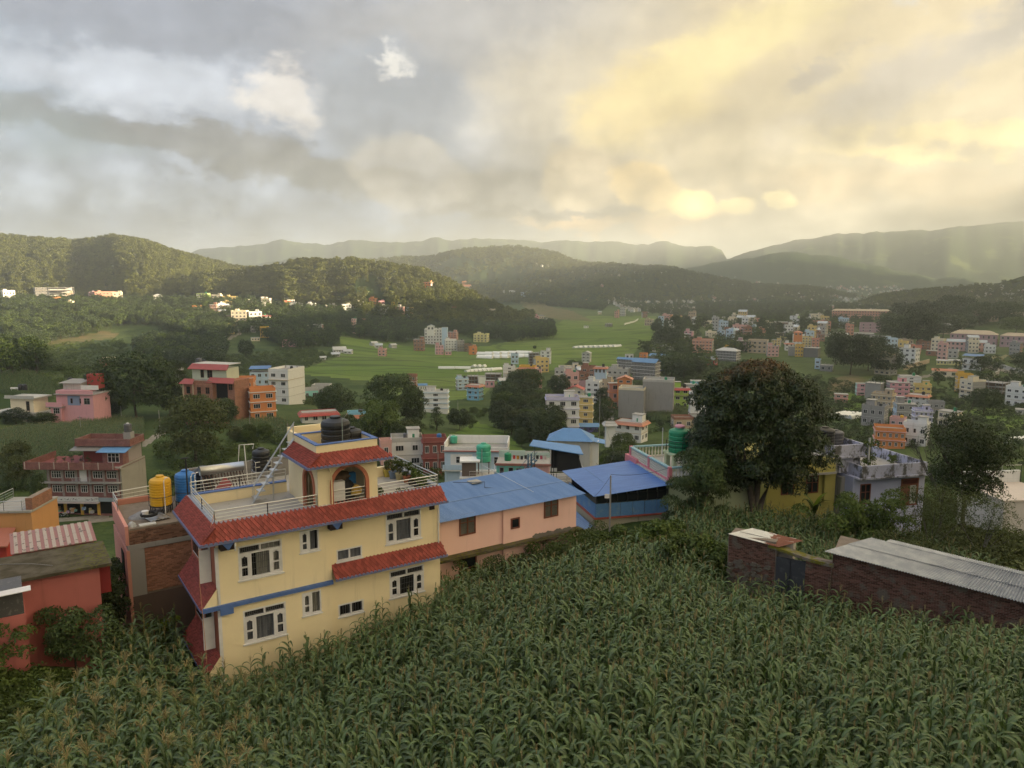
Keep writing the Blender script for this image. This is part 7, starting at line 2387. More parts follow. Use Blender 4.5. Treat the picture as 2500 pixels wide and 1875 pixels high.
# ------------------------------------------------------------------ weathered lavender house and olive house on the right
VX, VY, VZ, VD = 26.6, 61.0, -16.3, 14.0
def vw(x, y, z):
 c, s = math.cos(R(VD)), math.sin(R(VD))
 return Vector((VX + x * c - y * s, VY + x * s + y * c, VZ + z))
m_, t_, o_ = _new('weathered_lavender')
ob_ = t_.n('ShaderNodeTexCoord').outputs['Object']
na_, _ = t_.noise(t_.vm('MULTIPLY', ob_, (1, 1, .55)), 1.4, 6, .7); nb_, _ = t_.noise(ob_, 7, 4, .6)
c_ = t_.mix(t_.smooth(nb_, .4, .65, 0, .4), (.50, .50, .62), (.42, .41, .46))
c_ = t_.mix(t_.smooth(na_, .46, .58), c_, t_.mix(nb_, (.06, .058, .055), (.20, .19, .18)))
bsdf(t_, o_, c_, .9, 0, .1)
WLAV = m_
LAV = paint((.47, .48, .66), .85, .2, key='lavwall')
LH = frame('house', VX, VY, VZ, VD, 'weathered lavender house with black streaked parapets behind the bushes', 'house')
MB().box(1.5, 8.5, 0, 7, -8, -.06).build('wall', LAV, LH)
MB().box(1.1, 1.495, 1.0, 7, -8, -.3).build('rough_side_wall', paint((.30, .29, .27), .95, 1.0, key='roughside'), LH)
par = MB()
for x0, x1, y0, y1 in ((1.9, 8.3, -.45, -.30), (1.9, 2.05, -.30, 6.8), (8.15, 8.3, -.30, 6.8), (2.05, 8.15, 6.65, 6.8)): par.box(x0, x1, y0, y1, -.055, .92)
par.box(1.6, 8.6, -.6, 7, -.2, -.057)
par.build('parapet', WLAV, LH)
MB().box(2.05, 8.15, -.3, 6.6, -.05, .03).build('terrace_floor', DECK, LH)
MB().box(1.0, 3.0, 1.2, 4.4, .031, 1.5).build('stair_room', WLAV, LH)
pb = MB()
for x0, x1, y0, y1 in ((.2, 3.2, .9, 1.05), (.2, .35, 1.05, 5.0), (3.05, 3.2, 1.05, 5.0), (.35, 3.05, 4.85, 5.0)): pb.box(x0, x1, y0, y1, 1.504, 2.45)
pb.box(.1, 3.3, .8, 5.1, 1.35, 1.503)
pb.build('upper_parapet', WLAV, LH)
MB().box(-2.4, 1.0, 1.4, 5, .0, 1.6).build('rough_upper_wall', paint((.34, .33, .31), .95, 1.0, key='rough2'), LH)
MB().box(6.15, 7.9, -.04, .05, -2.85, -.5).build('door_frame', SHUT, LH)
MB().box(6.3, 7.75, -.06, -.041, -.95, -.6).build('door_transom', plain('maroon_pane', (.08, .02, .02), .4), LH)
MB().box(7.05, 7.65, -.07, -.045, -2.7, -1.1).build('door_light', plain('pale_pane', (.42, .41, .40), .4, var=.3), LH)
simple_window(LH, 2.2, 3.2, -2.4, -.7, 0, SHUT, 2)
MB().box(3.3, 3.42, .6, .72, .03, 3.0).build('standpipe', P_((.5, .48, .45), .6), LH)
OL = frame('house', VX, VY, VZ, VD, 'olive yellow house between the mango tree and lavender house', 'house')
OLV = paint((.42, .37, .12), .85, .45, key='olivewall')
MB().box(-5.5, .95, 1.5, 8, -8, .35).build('wall', OLV, OL)
MB().box(-5.5, .2, .6, 8, .353, 1.45).build('balcony_parapet', OLV, OL)
MB().box(-5.5, .3, .5, 8, .18, .352).build('balcony_slab', CONC, OL)
simple_window(OL, -1.9, -.7, -1.6, -.1, 1.5, SHUT, 2)
simple_window(OL, -4.2, -3.0, -1.6, -.1, 1.5, SHUT, 2)
MB().box(-.3, .3, 1.2, 1.4, -2.4, .1).build('corner_pier', OLV, OL)
tank(vw(1.1, 3.4, 2.0), .80, 1.55, 'black', 'wide black water tank left on the lavender house roof', 5, 24)
tank(vw(2.4, 3.8, 1.9), .72, 1.25, 'grey', 'grey topped water tank right on the lavender house roof', 4, 24)
for i, (x, y) in enumerate(((5.6, 3.6), (6.6, 1.6), (7.2, 2.4))):
 potted(vw(x, y, .03), (.5, .49, .47), .26, .42, .5, ('far white pot with a shrub', 'near white pot with a plant', 'rightmost white pot with a plant')[i] + ' on the lavender house terrace', 80 + i, L_MID)
vine = empty('climber', vw(3.6, .9, .05), 0, 'leafy climber hanging on the pipes beside the lavender stair room', 'climber')
rng_ = np.random.default_rng(4)
cs = np.stack([rng_.normal(0, .35, 24), rng_.normal(0, .3, 24), rng_.uniform(.1, 2.6, 24)], 1)
Pq, Nq = clump_points(cs, np.full(24, .34), 46, rng_)
link('foliage', np_mesh('foliage', *leaves(Pq, Nq, .17, .5, .5, rng_), L_MID), vine)
MB().tube([(0, 0, 0), (.1, 0, 2.4)], .03, 5).build('stem', BARK, vine)
o = blobby('tub', vw(-1.7, 3.0, 1.5), (.55, .4, .18), plain('blue_tub', (.04, .12, .36), .5), 'blue tub on the olive house terrace', 'tub', 33)

# ------------------------------------------------------------------ house with shops, left middle distance
SHX, SHY, SHD = -96.8, 133.5, 2.0
g0 = at(122, 1249, 136.0)
SG = empty('shop_house', (g0.x, g0.y, g0.z), R(-2), 'maroon three storey shop house with white windows and a blue tin roof', 'shop house')
MAR = bricktex((0.235, 0.085, 0.085), 'maroon_brick')
GREYP = paint((.30, .26, .25), .9, .4)
MB().box(0, 13.6, 0, 8.5, -6, 8.55).build('wall', [MAR], SG)
MB().box(13.603, 13.9, -.1, 8.5, -6, 8.6).build('side_wall', paint((.30, .28, .25), .95, 1.0, key='patchy_side'), SG)
for i in range(6): MB().box(.15 + i * 2.55, .55 + i * 2.55, -.1, .0, 3.0, 8.3).build('pier', GREYP, SG)
MB().box(-1.6, 13.9, -1.0, 0, 5.55, 5.75).build('floor_ledge', CONC, SG)
MB().box(-.4, 14.0, -.6, 0, 8.3, 8.55).build('floor_ledge', CONC, SG)
pr = MB(); pr.box(-3.3, 13.4, -1.35, -1.2, 8.35, 9.55).box(-3.3, -3.15, -1.2, 8, 8.35, 9.55); pr.box(-3.3, 13.9, -1.35, 8.5, 8.2, 8.34)
pr.build('parapet', MAR, SG)
for i in range(7): MB().box(-3.1 + i * 2.7, -2.95 + i * 2.7, -1.42, -1.352, 8.3, 9.62).build('parapet_post', P_((.42, .36, .33), .4), SG)
for z in (3.7, 6.35):
 for i in range(5):
  x = .95 + i * 2.56
  if z > 6 and i == 2:
   MB().box(x + .05, x + 1.35, -.08, .0, 5.76, 8.0).build('door', WFRAME, SG)
   continue
  if z < 4 and i == 2: simple_window(SG, x + .1, x + 1.35, z, z + 1.35, 0, WFRAME, 3)
  else: simple_window(SG, x - .05, x + 1.75, z, z + 1.35, 0, WFRAME, 4)
railing(SG, [(5.2, -.95, 5.76), (8.4, -.95, 5.76)], .9, 3, 1.6)
sb = MB(); sb.box(-1.2, 10.0, -1.35, -1.25, 2.35, 3.25)
m_, t_, o_ = _new('shop_sign')
ob_ = t_.n('ShaderNodeTexCoord').outputs['Object']
x_, y_, z_ = t_.xyz(ob_)
na_, _ = t_.noise(t_.com(t_.mul(x_, 3.0), 0, t_.mul(z_, 5.0)), 1.0, 2, .5)
nb_, _ = t_.noise(t_.com(x_, 0, 0), .9, 2, .5)
rowm = t_.smooth(t_.m('ABSOLUTE', t_.sub(z_, 2.78)), .22, .18)
c_ = t_.mix(t_.mul(t_.mul(rowm, t_.smooth(na_, .54, .57)), t_.smooth(nb_, .40, .48)), (.50, .50, .50), (.09, .09, .10))
bsdf(t_, o_, c_, .6)
sb.build('sign_board', m_, SG)
MB().box(10.0, 13.5, -1.3, -1.2, 2.4, 3.1).build('grey_sign', paint((.25, .30, .34), .7, .4), SG)
MB().slab([(-1.6, -1.9, 2.2), (10.2, -1.9, 2.2), (10.2, -.0, 2.55), (-1.6, 0, 2.55)], .08).build('awning', GREYP, SG)
for i in range(4):
 x = .3 + i * 3.1
 MB().box(x, x + 2.4, -.06, .0, -.2, 2.1).build('shop_shade_panel', DARK, SG)  # black panel on the wall stands in for the shade inside a shop
 MB().box(x + 2.45, x + 2.95, -.12, .0, -.5, 2.1).build('shop_pier', P_('ochre', .5), SG)
gr = random.Random(6)
for i in range(16):
 x = .5 + (i % 3) * 3.1 + gr.uniform(0, 1.9); s = gr.uniform(.25, .6)
 tag(MB().box(-s/2, s/2, -s/2, s/2, 0, s).build('goods_box', P_((gr.uniform(.2, .6), gr.uniform(.2, .5), gr.uniform(.15, .5)), .2), None, (g0.x + x, g0.y - .6 - x * .035, g0.z + gr.choice((0, .3, .6)))), 'box of goods stacked in front of the dark shop openings', 'box', 'goods at the shop fronts')
# roof room on the terrace
MB().box(4.8, 13.4, 3.6, 8.3, 8.55, 11.4).build('roof_room', GREYP, SG)
MB().box(9.6, 13.4, 1.6, 3.6, 8.55, 11.0).build('front_room', MAR, SG)
simple_window(SG, 10.6, 12.8, 8.95, 10.7, 1.6, WFRAME, 3)
MB().slab([(8.8, .9, 10.95), (14.3, .9, 10.95), (14.0, 4.6, 11.6), (8.8, 4.6, 11.6)], .08).build('blue_tin_roof', sheet((.12, .27, .50)), SG)
MB().slab([(3.2, 1.9, 11.0), (9.2, 1.9, 11.0), (9.2, 4.4, 11.5), (3.2, 4.4, 11.5)], .08).build('grey_tin_roof', sheet((.22, .21, .20)), SG)
MB().box(5.0, 9.0, 3.5, 3.6, 8.6, 10.9).build('red_room_wall', paint((.22, .05, .05), .8, .3), SG)
tp_ = MB(); tp_.box(3.6, 14.0, 3.3, 3.45, 11.7, 12.9).box(3.6, 3.75, 3.45, 8.4, 11.7, 12.9).box(13.85, 14.0, 3.45, 8.4, 11.7, 12.9).box(3.75, 13.85, 8.25, 8.4, 11.7, 12.9)
tp_.box(3.5, 14.1, 3.2, 8.5, 11.55, 11.699)
tp_.build('top_parapet', MAR, SG)
MB().box(11.2, 12.6, 6.2, 7.6, 11.7, 13.6).build('tank_pier', CONC, SG)
tank((g0.x + 12.1, g0.y + 6.4, g0.z + 13.6), .68, 1.7, 'grey', 'grey water tank with a white lid on the shop house roof', 4, 20, lidcol='white')
rng_ = np.random.default_rng(14)
for i in range(5):
 potted((g0.x + 1 + i * 1.5, g0.y + 1.2 + .5 * (i % 2), g0.z + 8.56), (.3, .15, .1), .4, .4, 1.2, 'pot plant ' + ('at the far left', 'second from the left', 'in the middle', 'second from the right', 'at the right')[i] + ' of the shop house terrace garden', 90 + i, L_DARK)
for i, (px, py, q) in enumerate(((108, 1262, (.10, .12, .30)), (148, 1262, (.45, .15, .15)), (158, 1263, (.35, .35, .33)))):
 g = ground(px, py)
 t = empty('motorcycle', g, random.uniform(-.4, .4), ('dark blue motorcycle', 'red motorcycle', 'grey motorcycle')[i] + ' parked in front of the shop house', 'motorcycle')
 for x in (-.62, .62):
  ring = [(x + .30 * math.cos(a * math.pi / 8), 0, .31 + .30 * math.sin(a * math.pi / 8)) for a in range(17)]
  MB().tube(ring, .06, 6, cap=False).build('wheel', plain('rubber', (.02, .02, .02), .9), t)
 MB().tube([(-.3, 0, .75), (.25, 0, .82), (.45, 0, .8)], .12, 8, r1=.08).build('tank', plain('bike_paint', q, .35), t)
 MB().tube([(-.75, 0, .78), (-.2, 0, .76)], .10, 6).build('seat', plain('rubber', (.02, .02, .02), .9), t)
 MB().tube([(.62, 0, .31), (.45, 0, .98), (.42, -.3, 1.05)], .03, 5).tube([(.45, 0, .98), (.42, .3, 1.05)], .03, 5).tube([(-.62, 0, .31), (0, 0, .4), (.45, 0, .85)], .04, 5).build('frame', STEEL, t)

# ------------------------------------------------------------------ compound houses: several boxes, one thing
def compound(px, py, Y, yaw, label, parts, wins=(), cat='house', zoff=0.0):
 g = at(px, py, Y)
 root = empty('house', (g.x, g.y, g.z + zoff), R(yaw), label, cat)
 for nm, m, *boxes in parts:
  b = MB()
  for q in boxes:
   if len(q) == 6: b.box(*q)
   else: b.slab(*q)
  b.build(nm, wallmat(m) if m in C else m, root)
 for (x0, x1, z0, z1, y, fm, pn) in wins: simple_window(root, x0, x1, z0, z1, y, FR[fm], pn)
 return root
SHEETR = sheet((.34, .075, .065)); SHEETB = sheet(C['bluetin'])
# light blue house below the green terrace
compound(1086, 1180, 150, -3, 'pale blue house with white roof walls and a brown door', [
 ('wall', 'paleblue', (0, 12.6, 0, 7, -5, 6.6)), ('inset_wall', 'white', (1.2, 5.6, -.05, .0, 3.3, 6.0)), ('floor_ledge', 'white', (-.4, 13, -.8, 0, 2.7, 3.0)), ('balcony_wall', 'paleblue', (-.3, 5.8, -.85, -.75, 3.0, 4.0)),
 ('parapet', 'white', (-.1, 12.7, -.1, .1, 6.8, 7.5), (-.1, .1, .1, 7, 6.8, 8.2), (12.5, 12.7, .1, 7, 6.8, 8.4), (.1, 12.5, 6.8, 7, 6.8, 8.5)), ('cornice', P_((.36, .16, .14)), (-.4, 13, -.4, .0, 6.6, 6.8)),
 ('terrace_floor', ROOFC, (.1, 12.5, .1, 6.8, 6.61, 6.75)), ('glazed_bay', P_((.40, .50, .53), .2), (6.2, 9.4, -.3, 0, 1.2, 6.1)), ('door', SHUT, (4.4, 5.5, -.1, -.051, 3.3, 5.6))],
 [(2.3, 4.0, 4.2, 5.6, -.05, 'w', 2), (9.9, 11.6, 4.0, 5.6, 0, 'w', 2)])
tank(at(1108, 1081, 156), .75, 1.6, 'teal', 'sea green water tank at the left of the pale blue house roof', 4, 16)
# grey roof terrace with the green stacked tank
compound(1122, 1186, 105, 2, 'low grey house with white railed terrace and slatted porch', [
 ('wall', P_((.46, .33, .33), .5), (0, 5.0, 0, 4, -5, .9)), ('terrace', 'ltgrey', (0, 5.0, 0, 4, .903, 1.05)), ('terrace_front', P_((.48, .40, .37), .5), (1.4, 5.0, -.1, .0, .3, 1.1)), ('porch_room', P_((.13, .10, .085), .4), (.3, 2.3, 1.2, 3.6, 1.053, 3.1)), ('porch_roof', 'white', (.0, 2.9, .9, 3.8, 3.103, 3.3)), ('steps', 'white', (.1, .9, -.5, .0, -.4, .2), (.1, .9, -.8, -.5, -.4, .0))])
railing(bpy.data.objects[[o.name for o in bpy.data.objects if o.get('label', '').startswith('low grey house')][0]], [(1.4, 0, 1.05), (4.95, 0, 1.05), (4.95, 3.9, 1.05)], 1.0, 2, 1.8)
gt = at(1181, 1160, 108)
t = empty('tank_stand', (gt.x, gt.y, gt.z - .2), 0, 'brown steel stand carrying the green stacked tank', 'stand')
for x in (-.75, .75):
 for y in (-.6, .6): MB().box(x - .05, x + .05, y - .05, y + .05, 0, 2.2).build('leg', plain('rust_steel', (.10, .05, .04), .8), t)
MB().box(-.9, .9, -.75, .75, 2.2, 2.3).build('platform', plain('rust_steel', (.10, .05, .04), .8), t)
tank((gt.x, gt.y, gt.z + 2.1), 1.05, 2.7, 'teal', 'large sea green bulging water tank on a brown stand', 3, 24)
tank(at(1240, 1124, 116), .55, 1.3, 'green', 'small green water tank with pink cloth left of the clothes line', 3, 16)
compound(1212, 1172, 118, -4, 'turquoise low house with three dark windows and a flat terrace', [
 ('wall', P_((.17, .50, .46), .2), (0, 4.4, 0, 5, -5, 2.4)), ('eave_band', P_((.30, .14, .12), .3), (-.2, 8.6, -.25, 0, 2.4, 2.75)), ('right_wall', P_((.55, .33, .32), .3), (4.403, 8.3, .02, 5, -5, 2.4)), ('terrace_floor', ROOFC, (-.1, 8.4, 0, 5, 2.403, 2.6)), ('back_parapet', P_((.40, .50, .45), .5), (0, 4.3, 4.8, 5, 2.6, 3.7), (4.5, 8.3, 4.8, 5, 2.6, 3.4))],
 [(.5, 1.2, .5, 2.1, 0, 'g', 1), (1.9, 2.7, .5, 2.1, 0, 'g', 1), (3.1, 4.1, .7, 2.0, 0, 'g', 2)])
for i in range(9):
 p = at(1255 + i * 9.5, 1113 + (i % 3), 121)
 cc = [(.5, .05, .05), (.5, .25, .05), (.05, .05, .06), (.05, .05, .06), (.55, .54, .52), (.55, .54, .52), (.05, .05, .05), (.45, .1, .15), (.55, .45, .45)][i]
 n = ('red', 'orange', 'black', 'dark', 'white', 'pale', 'black', 'crimson', 'pink')[i]
 c = curtain_mesh(.42, .62, 2, .03, i)
 tag(c.build('cloth', fabric('cloth%d' % i, cc), None, (p.x, p.y, p.z - .5)), n + ' cloth, number %s on the line above the turquoise house' % ('one', 'two', 'three', 'four', 'five', 'six', 'seven', 'eight', 'nine')[i], 'clothing')
wire([at(1250, 1112, 121), at(1340, 1112, 121)], .012, 'washing line above the turquoise house terrace', .02)
for i, px in enumerate((1252, 1338)):
 p = at(px, 1130, 121)
 tag(MB().tube([(0, 0, -.6), (0, 0, 1.3)], .04, 5).build('line_post', STEEL, None, tuple(p)), ('left', 'right')[i] + ' post of the washing line above the turquoise house', 'post')
# the canopy pavilion
gz = at(1340, 1160, 92)
GZ_ = empty('canopy_pavilion', (gz.x, gz.y, gz.z), R(6), 'rooftop shelter with a slanted blue canopy and black mesh walls', 'pavilion')
MB().slab([(-2.6, -1.3, 4.1), (3.9, -1.8, 2.95), (4.1, 1.6, 3.25), (-1.8, 1.2, 4.25)], .1).build('canopy_roof', sheet((.10, .24, .50)), GZ_)
for x, y in ((-1.9, -1), (.4, -1.2), (.5, 1.2), (3.5, -1.3), (3.6, 1.2)): MB().tube([(x, y, -.5), (x, y, 3.9 - .16 * (x + 2))], .05, 5).build('post', IRON, GZ_)
MB().slab([(.8, -1.25, 3.0), (3.4, -1.3, 2.75), (4.0, -1.3, .75), (.8, -1.25, .75)], .03, (0, 1, 0)).build('mesh_wall', plain('black_mesh', (.018, .018, .02), .8, var=.3), GZ_)
MB().box(.5, 3.9, 1.1, 1.15, .6, 2.9).build('mesh_wall', plain('black_mesh', (.018, .018, .02), .8, var=.3), GZ_)
MB().box(-3.2, 4.6, -1.6, 2.6, -.7, -.5).build('floor_slab', CONC, GZ_)
MB().box(-3.0, 4.4, -1.4, 2.4, -6, -.703).build('wall', P_((.42, .40, .38), .6), GZ_)
railing(GZ_, [(-3.1, -1.5, -.5), (4.5, -1.5, -.5), (4.5, 2.5, -.5)], 1.1, 3, 1.2)
sw = empty('stairway', at(1285, 1176, 88), R(20), 'blue steel stairway left of the canopy shelter', 'stairway')
BLS = plain('blue_steel', (.06, .13, .20), .6)
for y in (0, .9): MB().tube([(-1.6, y, -.6), (1.4, y, 2.6)], .05, 5).tube([(-1.6, y, .4), (1.4, y, 3.5)], .03, 5).build('stringer', BLS, sw)
for i in range(9): MB().box(-1.5 + i * .33, -1.2 + i * .33, .02, .88, -.45 + i * .35, -.41 + i * .35).build('tread', BLS, sw)
for x in (-.2, .2): MB().tube([(x + .6, .45, -1), (x + .6, .45, 3.2)], .09, 5).build('post', BLS, sw)
hip = compound(1342, 1100, 140, -8, 'low house with a blue hipped tin roof behind the canopy', [('wall', 'ltgrey', (0, 7.5, 0, 5, -4, 2.0)), ('annex', 'white', (7.5, 9.0, 1, 4, -4, 1.8))])
h_ = MB(); zz = 2.0
for q in ([(-.6, -.6, zz), (8.1, -.6, zz), (5.4, 2.5, zz + 1.9), (2.4, 2.5, zz + 1.9)], [(8.1, 5.6, zz), (-.6, 5.6, zz), (2.4, 2.5, zz + 1.9), (5.4, 2.5, zz + 1.9)], [(8.1, -.6, zz), (8.1, 5.6, zz), (5.4, 2.5, zz + 1.9), (5.4, 2.5, zz + 1.9)][:3], [(-.6, 5.6, zz), (-.6, -.6, zz), (2.4, 2.5, zz + 1.9)]): h_.poly(q)
h_.slab([(8.1, .4, 1.9), (10.2, .4, 1.5), (10.2, 3.6, 1.6), (8.1, 3.6, 2.0)], .08)
h_.build('roof', sheet((.10, .23, .46)), hip)
# cream house and pink house, far left
compound(-30, 1038, 235, -10, 'cream house with a tank topped upper storey at the left edge', [
 ('wall', 'cream', (0, 14, 0, 9, -6, 3.6)), ('balcony_slab', 'ltgrey', (-.5, 18.5, -1.2, 9, 3.603, 3.9)), ('upper_room', 'cream', (6.0, 14.2, 3, 9, 3.903, 8.2)), ('upper_slab', 'ltgrey', (4.6, 15.2, 2.2, 9.6, 8.203, 8.6)), ('right_wing', 'cream', (14.003, 18, 1, 9, -6, 3.6)),
 ('parapet', 'ltgrey', (-.4, 18.4, -1.1, -.95, 3.9, 4.7)), ('upper_rail', 'ltgrey', (4.7, 15.1, 2.3, 2.45, 8.6, 9.2))], [(15.3, 17.0, .8, 2.8, 1, 'g', 2), (2, 3.2, .9, 2.7, 0, 'g', 2), (7, 9, .9, 2.7, 0, 'g', 2), (11.6, 12.8, 4.4, 7.4, 3, 'b', 1)])
for i, px in enumerate((51, 61)): tank(at(px, 952, 243), .75, 1.9, 'black', ('left', 'right')[i] + ' one of two black tanks on the cream house at the left edge', 4, 14)
ht2 = tag(MB().tube([(-1.2, 0, .8), (1.2, 0, .8)], .3, 8).tube([(-1, 0, .7), (-1, 0, 0)], .05, 4).tube([(1, 0, .7), (1, 0, 0)], .05, 4).build('solar_heater', WFRAME, None, tuple(at(36, 954, 243))), 'white solar heater drum on the cream house at the left edge', 'solar heater')
compound(131, 1019, 238, -6, 'pink house with stepped terraces left of the huge domed tree', [
 ('wall', 'pink', (0, 3.4, -1, 4, -6, 4.4), (1.4, 10, 0, 8, -4, 8.6), (10.003, 14, -.5, 8, -4, 7.4)), ('terrace_parapet', 'pink', (-1.2, 4.2, -1.5, -1.3, 3.6, 5.0), (3.4, 14.3, -.9, -.7, 7.6, 8.8)), ('balcony_slab', 'grey', (-1.3, 4.3, -1.6, 4, 3.4, 3.6), (1.2, 14.4, -1, 8, 7.4, 7.6)),
 ('upper_room', 'ltgrey', (2.2, 8.2, 2.5, 8, 8.6, 10.6)), ('tin_roof', 'grey', ([(1.2, 1.6, 10.7), (8.8, 1.6, 10.7), (8.8, 8.4, 11.3), (1.2, 8.4, 11.3)], .1)), ('white_parapet', 'white', (9.2, 15, 1.0, 1.2, 8.8, 10.2)), ('red_top_room', 'red', (8.6, 12.5, 5, 8, 8.6, 13.2)), ('blue_wall', P_((.25, .30, .45), .4), (5.2, 9.4, -.06, 0, 4.0, 7.0))],
 [(.9, 3.0, 1.4, 3.2, -1, 'w', 3), (11, 13, 4.4, 6.4, -.5, 'g', 2), (9.2, 9.9, 4.6, 6.2, -.06, 'b', 1), (6.2, 6.9, 4.6, 6.2, -.06, 'b', 1)])
for i, (px, py) in enumerate(((172, 935), (211, 927), (222, 927))): tank(at(px, py, 246), .75, 1.8, 'black', ('leftmost', 'middle', 'rightmost')[i] + ' black tank on the roofs of the pink house', 4, 14)
# the brick mansion with red skirt roofs
compound(450, 1000, 230, -16, 'brick mansion with red skirt roofs and a pale green top floor', [
 ('wall', 'brick', (0, 10.5, 0, 9, -6, 8.0), (10.503, 17, 1.5, 9, -6, 9.2)), ('upper_wall', 'brick', (.5, 10, .4, 9, 8.003, 9.0)), ('top_wall', P_((.52, .55, .44), .2), (1.2, 13.4, 3, 9, 9.003, 12.6)), ('recess_shade_panel', 'black', (10.8, 14.6, 1.42, 1.5, 3.8, 8.2)),  # the recess is a flat black panel imitating shade on the wall
 ('skirt_roof', SHEETR, ([(-.8, -.9, 8.1), (4.2, -.9, 8.1), (3.8, .5, 9.5), (.2, .5, 9.5)], .12), ([(8.0, .2, 8.6), (17.6, .2, 8.6), (17.0, 1.8, 10.0), (8.4, 1.8, 10.0)], .12), ([(.3, 2.0, 12.3), (14.4, 2.0, 12.3), (14.0, 3.6, 13.8), (.8, 3.6, 13.8)], .12)),
 ('top_slab', 'ltgrey', (.8, 14, 3.6, 9.4, 13.6, 13.8)), ('balcony_slab', 'grey', (3.5, 9.5, -1.4, 0, 3.8, 4.0), (4.6, 9.8, 1.8, 3, 9.0, 9.2)), ('balcony_wall', 'brown', (3.5, 9.5, -1.4, -1.3, 4.0, 4.9)), ('corner_pier', 'tan', (-.15, .3, -.15, .3, -5, 8), (3.4, 3.8, -.15, .1, -5, 8))],
 [(1.2, 2.6, 5.0, 7.2, 0, 'b', 1), (5.0, 6.4, 4.6, 7.2, 0, 'b', 2), (8.0, 9.4, 5.2, 7.2, 0, 'b', 2), (1.2, 2.6, 1.2, 3.2, 0, 'b', 2), (5, 6.4, .8, 3.2, 0, 'b', 2), (4.2, 5.4, 9.6, 12.0, 3, 'b', 1), (6.6, 8.4, 9.6, 12.0, 3, 'b', 2), (15, 16.4, 6.4, 8.2, 1.5, 'b', 2)])
tank(at(486, 888, 238), .95, 1.9, 'grey', 'silvery water tank on top of the brick mansion', 4, 16)
tank(at(498, 888, 239), .8, 1.3, 'black', 'dark low tank beside the silvery one on the brick mansion', 3, 14)
# house at the far left edge, near
LE = compound(-26, 1300, 74, 4, 'orange walled house with white roof railing at the left edge', [
 ('wall', P_((.55, .28, .12), .5), (0, 4.2, 0, 5, -6, 2.0)), ('roof_slab', ROOFC, (-.2, 4.3, -.2, 5, 2.003, 2.2)), ('brick_end', 'brick', (3.6, 4.25, .2, 4, 2.2, 3.4)), ('front_wall', P_((.40, .05, .04), .3), (-.5, 2.4, -1.6, -.1, -6, -.4)), ('tile_roof', sheet((.40, .14, .09)), ([(-.8, -2.2, -.7), (2.9, -2.2, -.7), (2.6, -.1, .5), (-.8, -.1, .5)], .12))])
railing(LE, [(-.1, 4.8, 2.2), (-.1, -.1, 2.2), (3.4, -.1, 2.2), (3.4, 4.8, 2.2)], 1.0, 3, 1.6)
# pale terrace at the right edge
RT = compound(2448, 1268, 66, 6, 'pale plastered terrace house at the right edge beyond the trees', [('wall', P_((.60, .55, .50), .5), (0, 6, 0, 6, -6, 1.6)), ('terrace_floor', P_((.58, .50, .43), .3), (-.1, 6.1, -.1, 6, 1.603, 1.75)), ('parapet', 'white', (0, 6, 5.6, 5.8, 1.75, 2.9))])
railing(RT, [(0, 5.5, 1.75), (6, 5.5, 1.75)], 1.7, 2, 2.0)
tk = tag(MB().lathe([(.05, 0), (.05, .7), (.55, .72), (.55, .78)], 14).build('table', P_((.5, .48, .44), .3), None, tuple(at(2494, 1238, 68))), 'round pale table on the terrace at the right edge', 'table')

# ================================================================== maize
m_, t_, o_ = _new('maize_leaf')
at_ = t_.n('ShaderNodeAttribute', attribute_name='rib')
oi_ = t_.n('ShaderNodeObjectInfo')
geo_ = t_.n('ShaderNodeNewGeometry')
c_ = t_.mix(geo_.outputs['Random Per Island'], (0.042, 0.094, 0.020), (0.084, 0.142, 0.034))
k_ = t_.lin(oi_.outputs['Random'], 0, 1, .72, 1.28)
c_ = t_.mix(1.0, c_, t_.com(k_, k_, k_), 'MULTIPLY')
c_ = t_.mix(t_.mul(at_.outputs['Fac'], .55), c_, (.16, .19, .10))
b_ = t_.n('ShaderNodeBsdfPrincipled'); t_.put(b_.inputs['Base Color'], c_); b_.inputs['Roughness'].default_value = .46; b_.inputs['Specular IOR Level'].default_value = .45
tr_ = t_.n('ShaderNodeBsdfTranslucent'); t_.put(tr_.inputs[0], t_.mix(1.0, c_, (1.1, 1.1, .5), 'MULTIPLY'))
mx_ = t_.n('ShaderNodeMixShader'); mx_.inputs[0].default_value = .22
t_.t.links.new(b_.outputs[0], mx_.inputs[1]); t_.t.links.new(tr_.outputs[0], mx_.inputs[2]); t_.t.links.new(mx_.outputs[0], o_.inputs[0])
MLEAF = m_
MSTALK = plain('maize_stalk', (.075, .11, .035), .7, var=.2)
TASSEL = plain('maize_tassel', (.30, .245, .115), .85, var=.3, scale=8)
TASSELG = plain('maize_tassel_green', (.20, .22, .085), .85, var=.3, scale=8)

def blade(rng, z, az, L, w, lift, droop):
 """an arching maize blade with a raised midrib: vertices, faces, rib weights"""
 n = 7
 d = np.array([math.cos(az), math.sin(az), 0]); s = np.array([-math.sin(az), math.cos(az), 0])
 p = np.array([0, 0, z]); a = lift
 V, Rb = [], []
 tw = rng.uniform(-.5, .5)
 for i in range(n + 1):
  u = i / n
  ww = w * .5 * (min(1.0, .35 + u * 3.2) * (1 - u ** 2.4))
  up = np.array([0, 0, 1]) * math.cos(a) - d * math.sin(a)
  side = s * math.cos(tw * u) + up * math.sin(tw * u)
  V += [p - side * ww + up * ww * .35, p, p + side * ww + up * ww * .35]
  Rb += [0, 1, 0]
  p = p + (d * math.cos(a) + np.array([0, 0, 1]) * math.sin(a)) * (L / n)
  a -= droop * (.35 + 1.3 * u) / n * 1.6
 F_ = []
 for i in range(n):
  q = i * 3
  F_ += [(q, q + 1, q + 4, q + 3), (q + 1, q + 2, q + 5, q + 4)]
 return np.array(V), np.array(F_), Rb

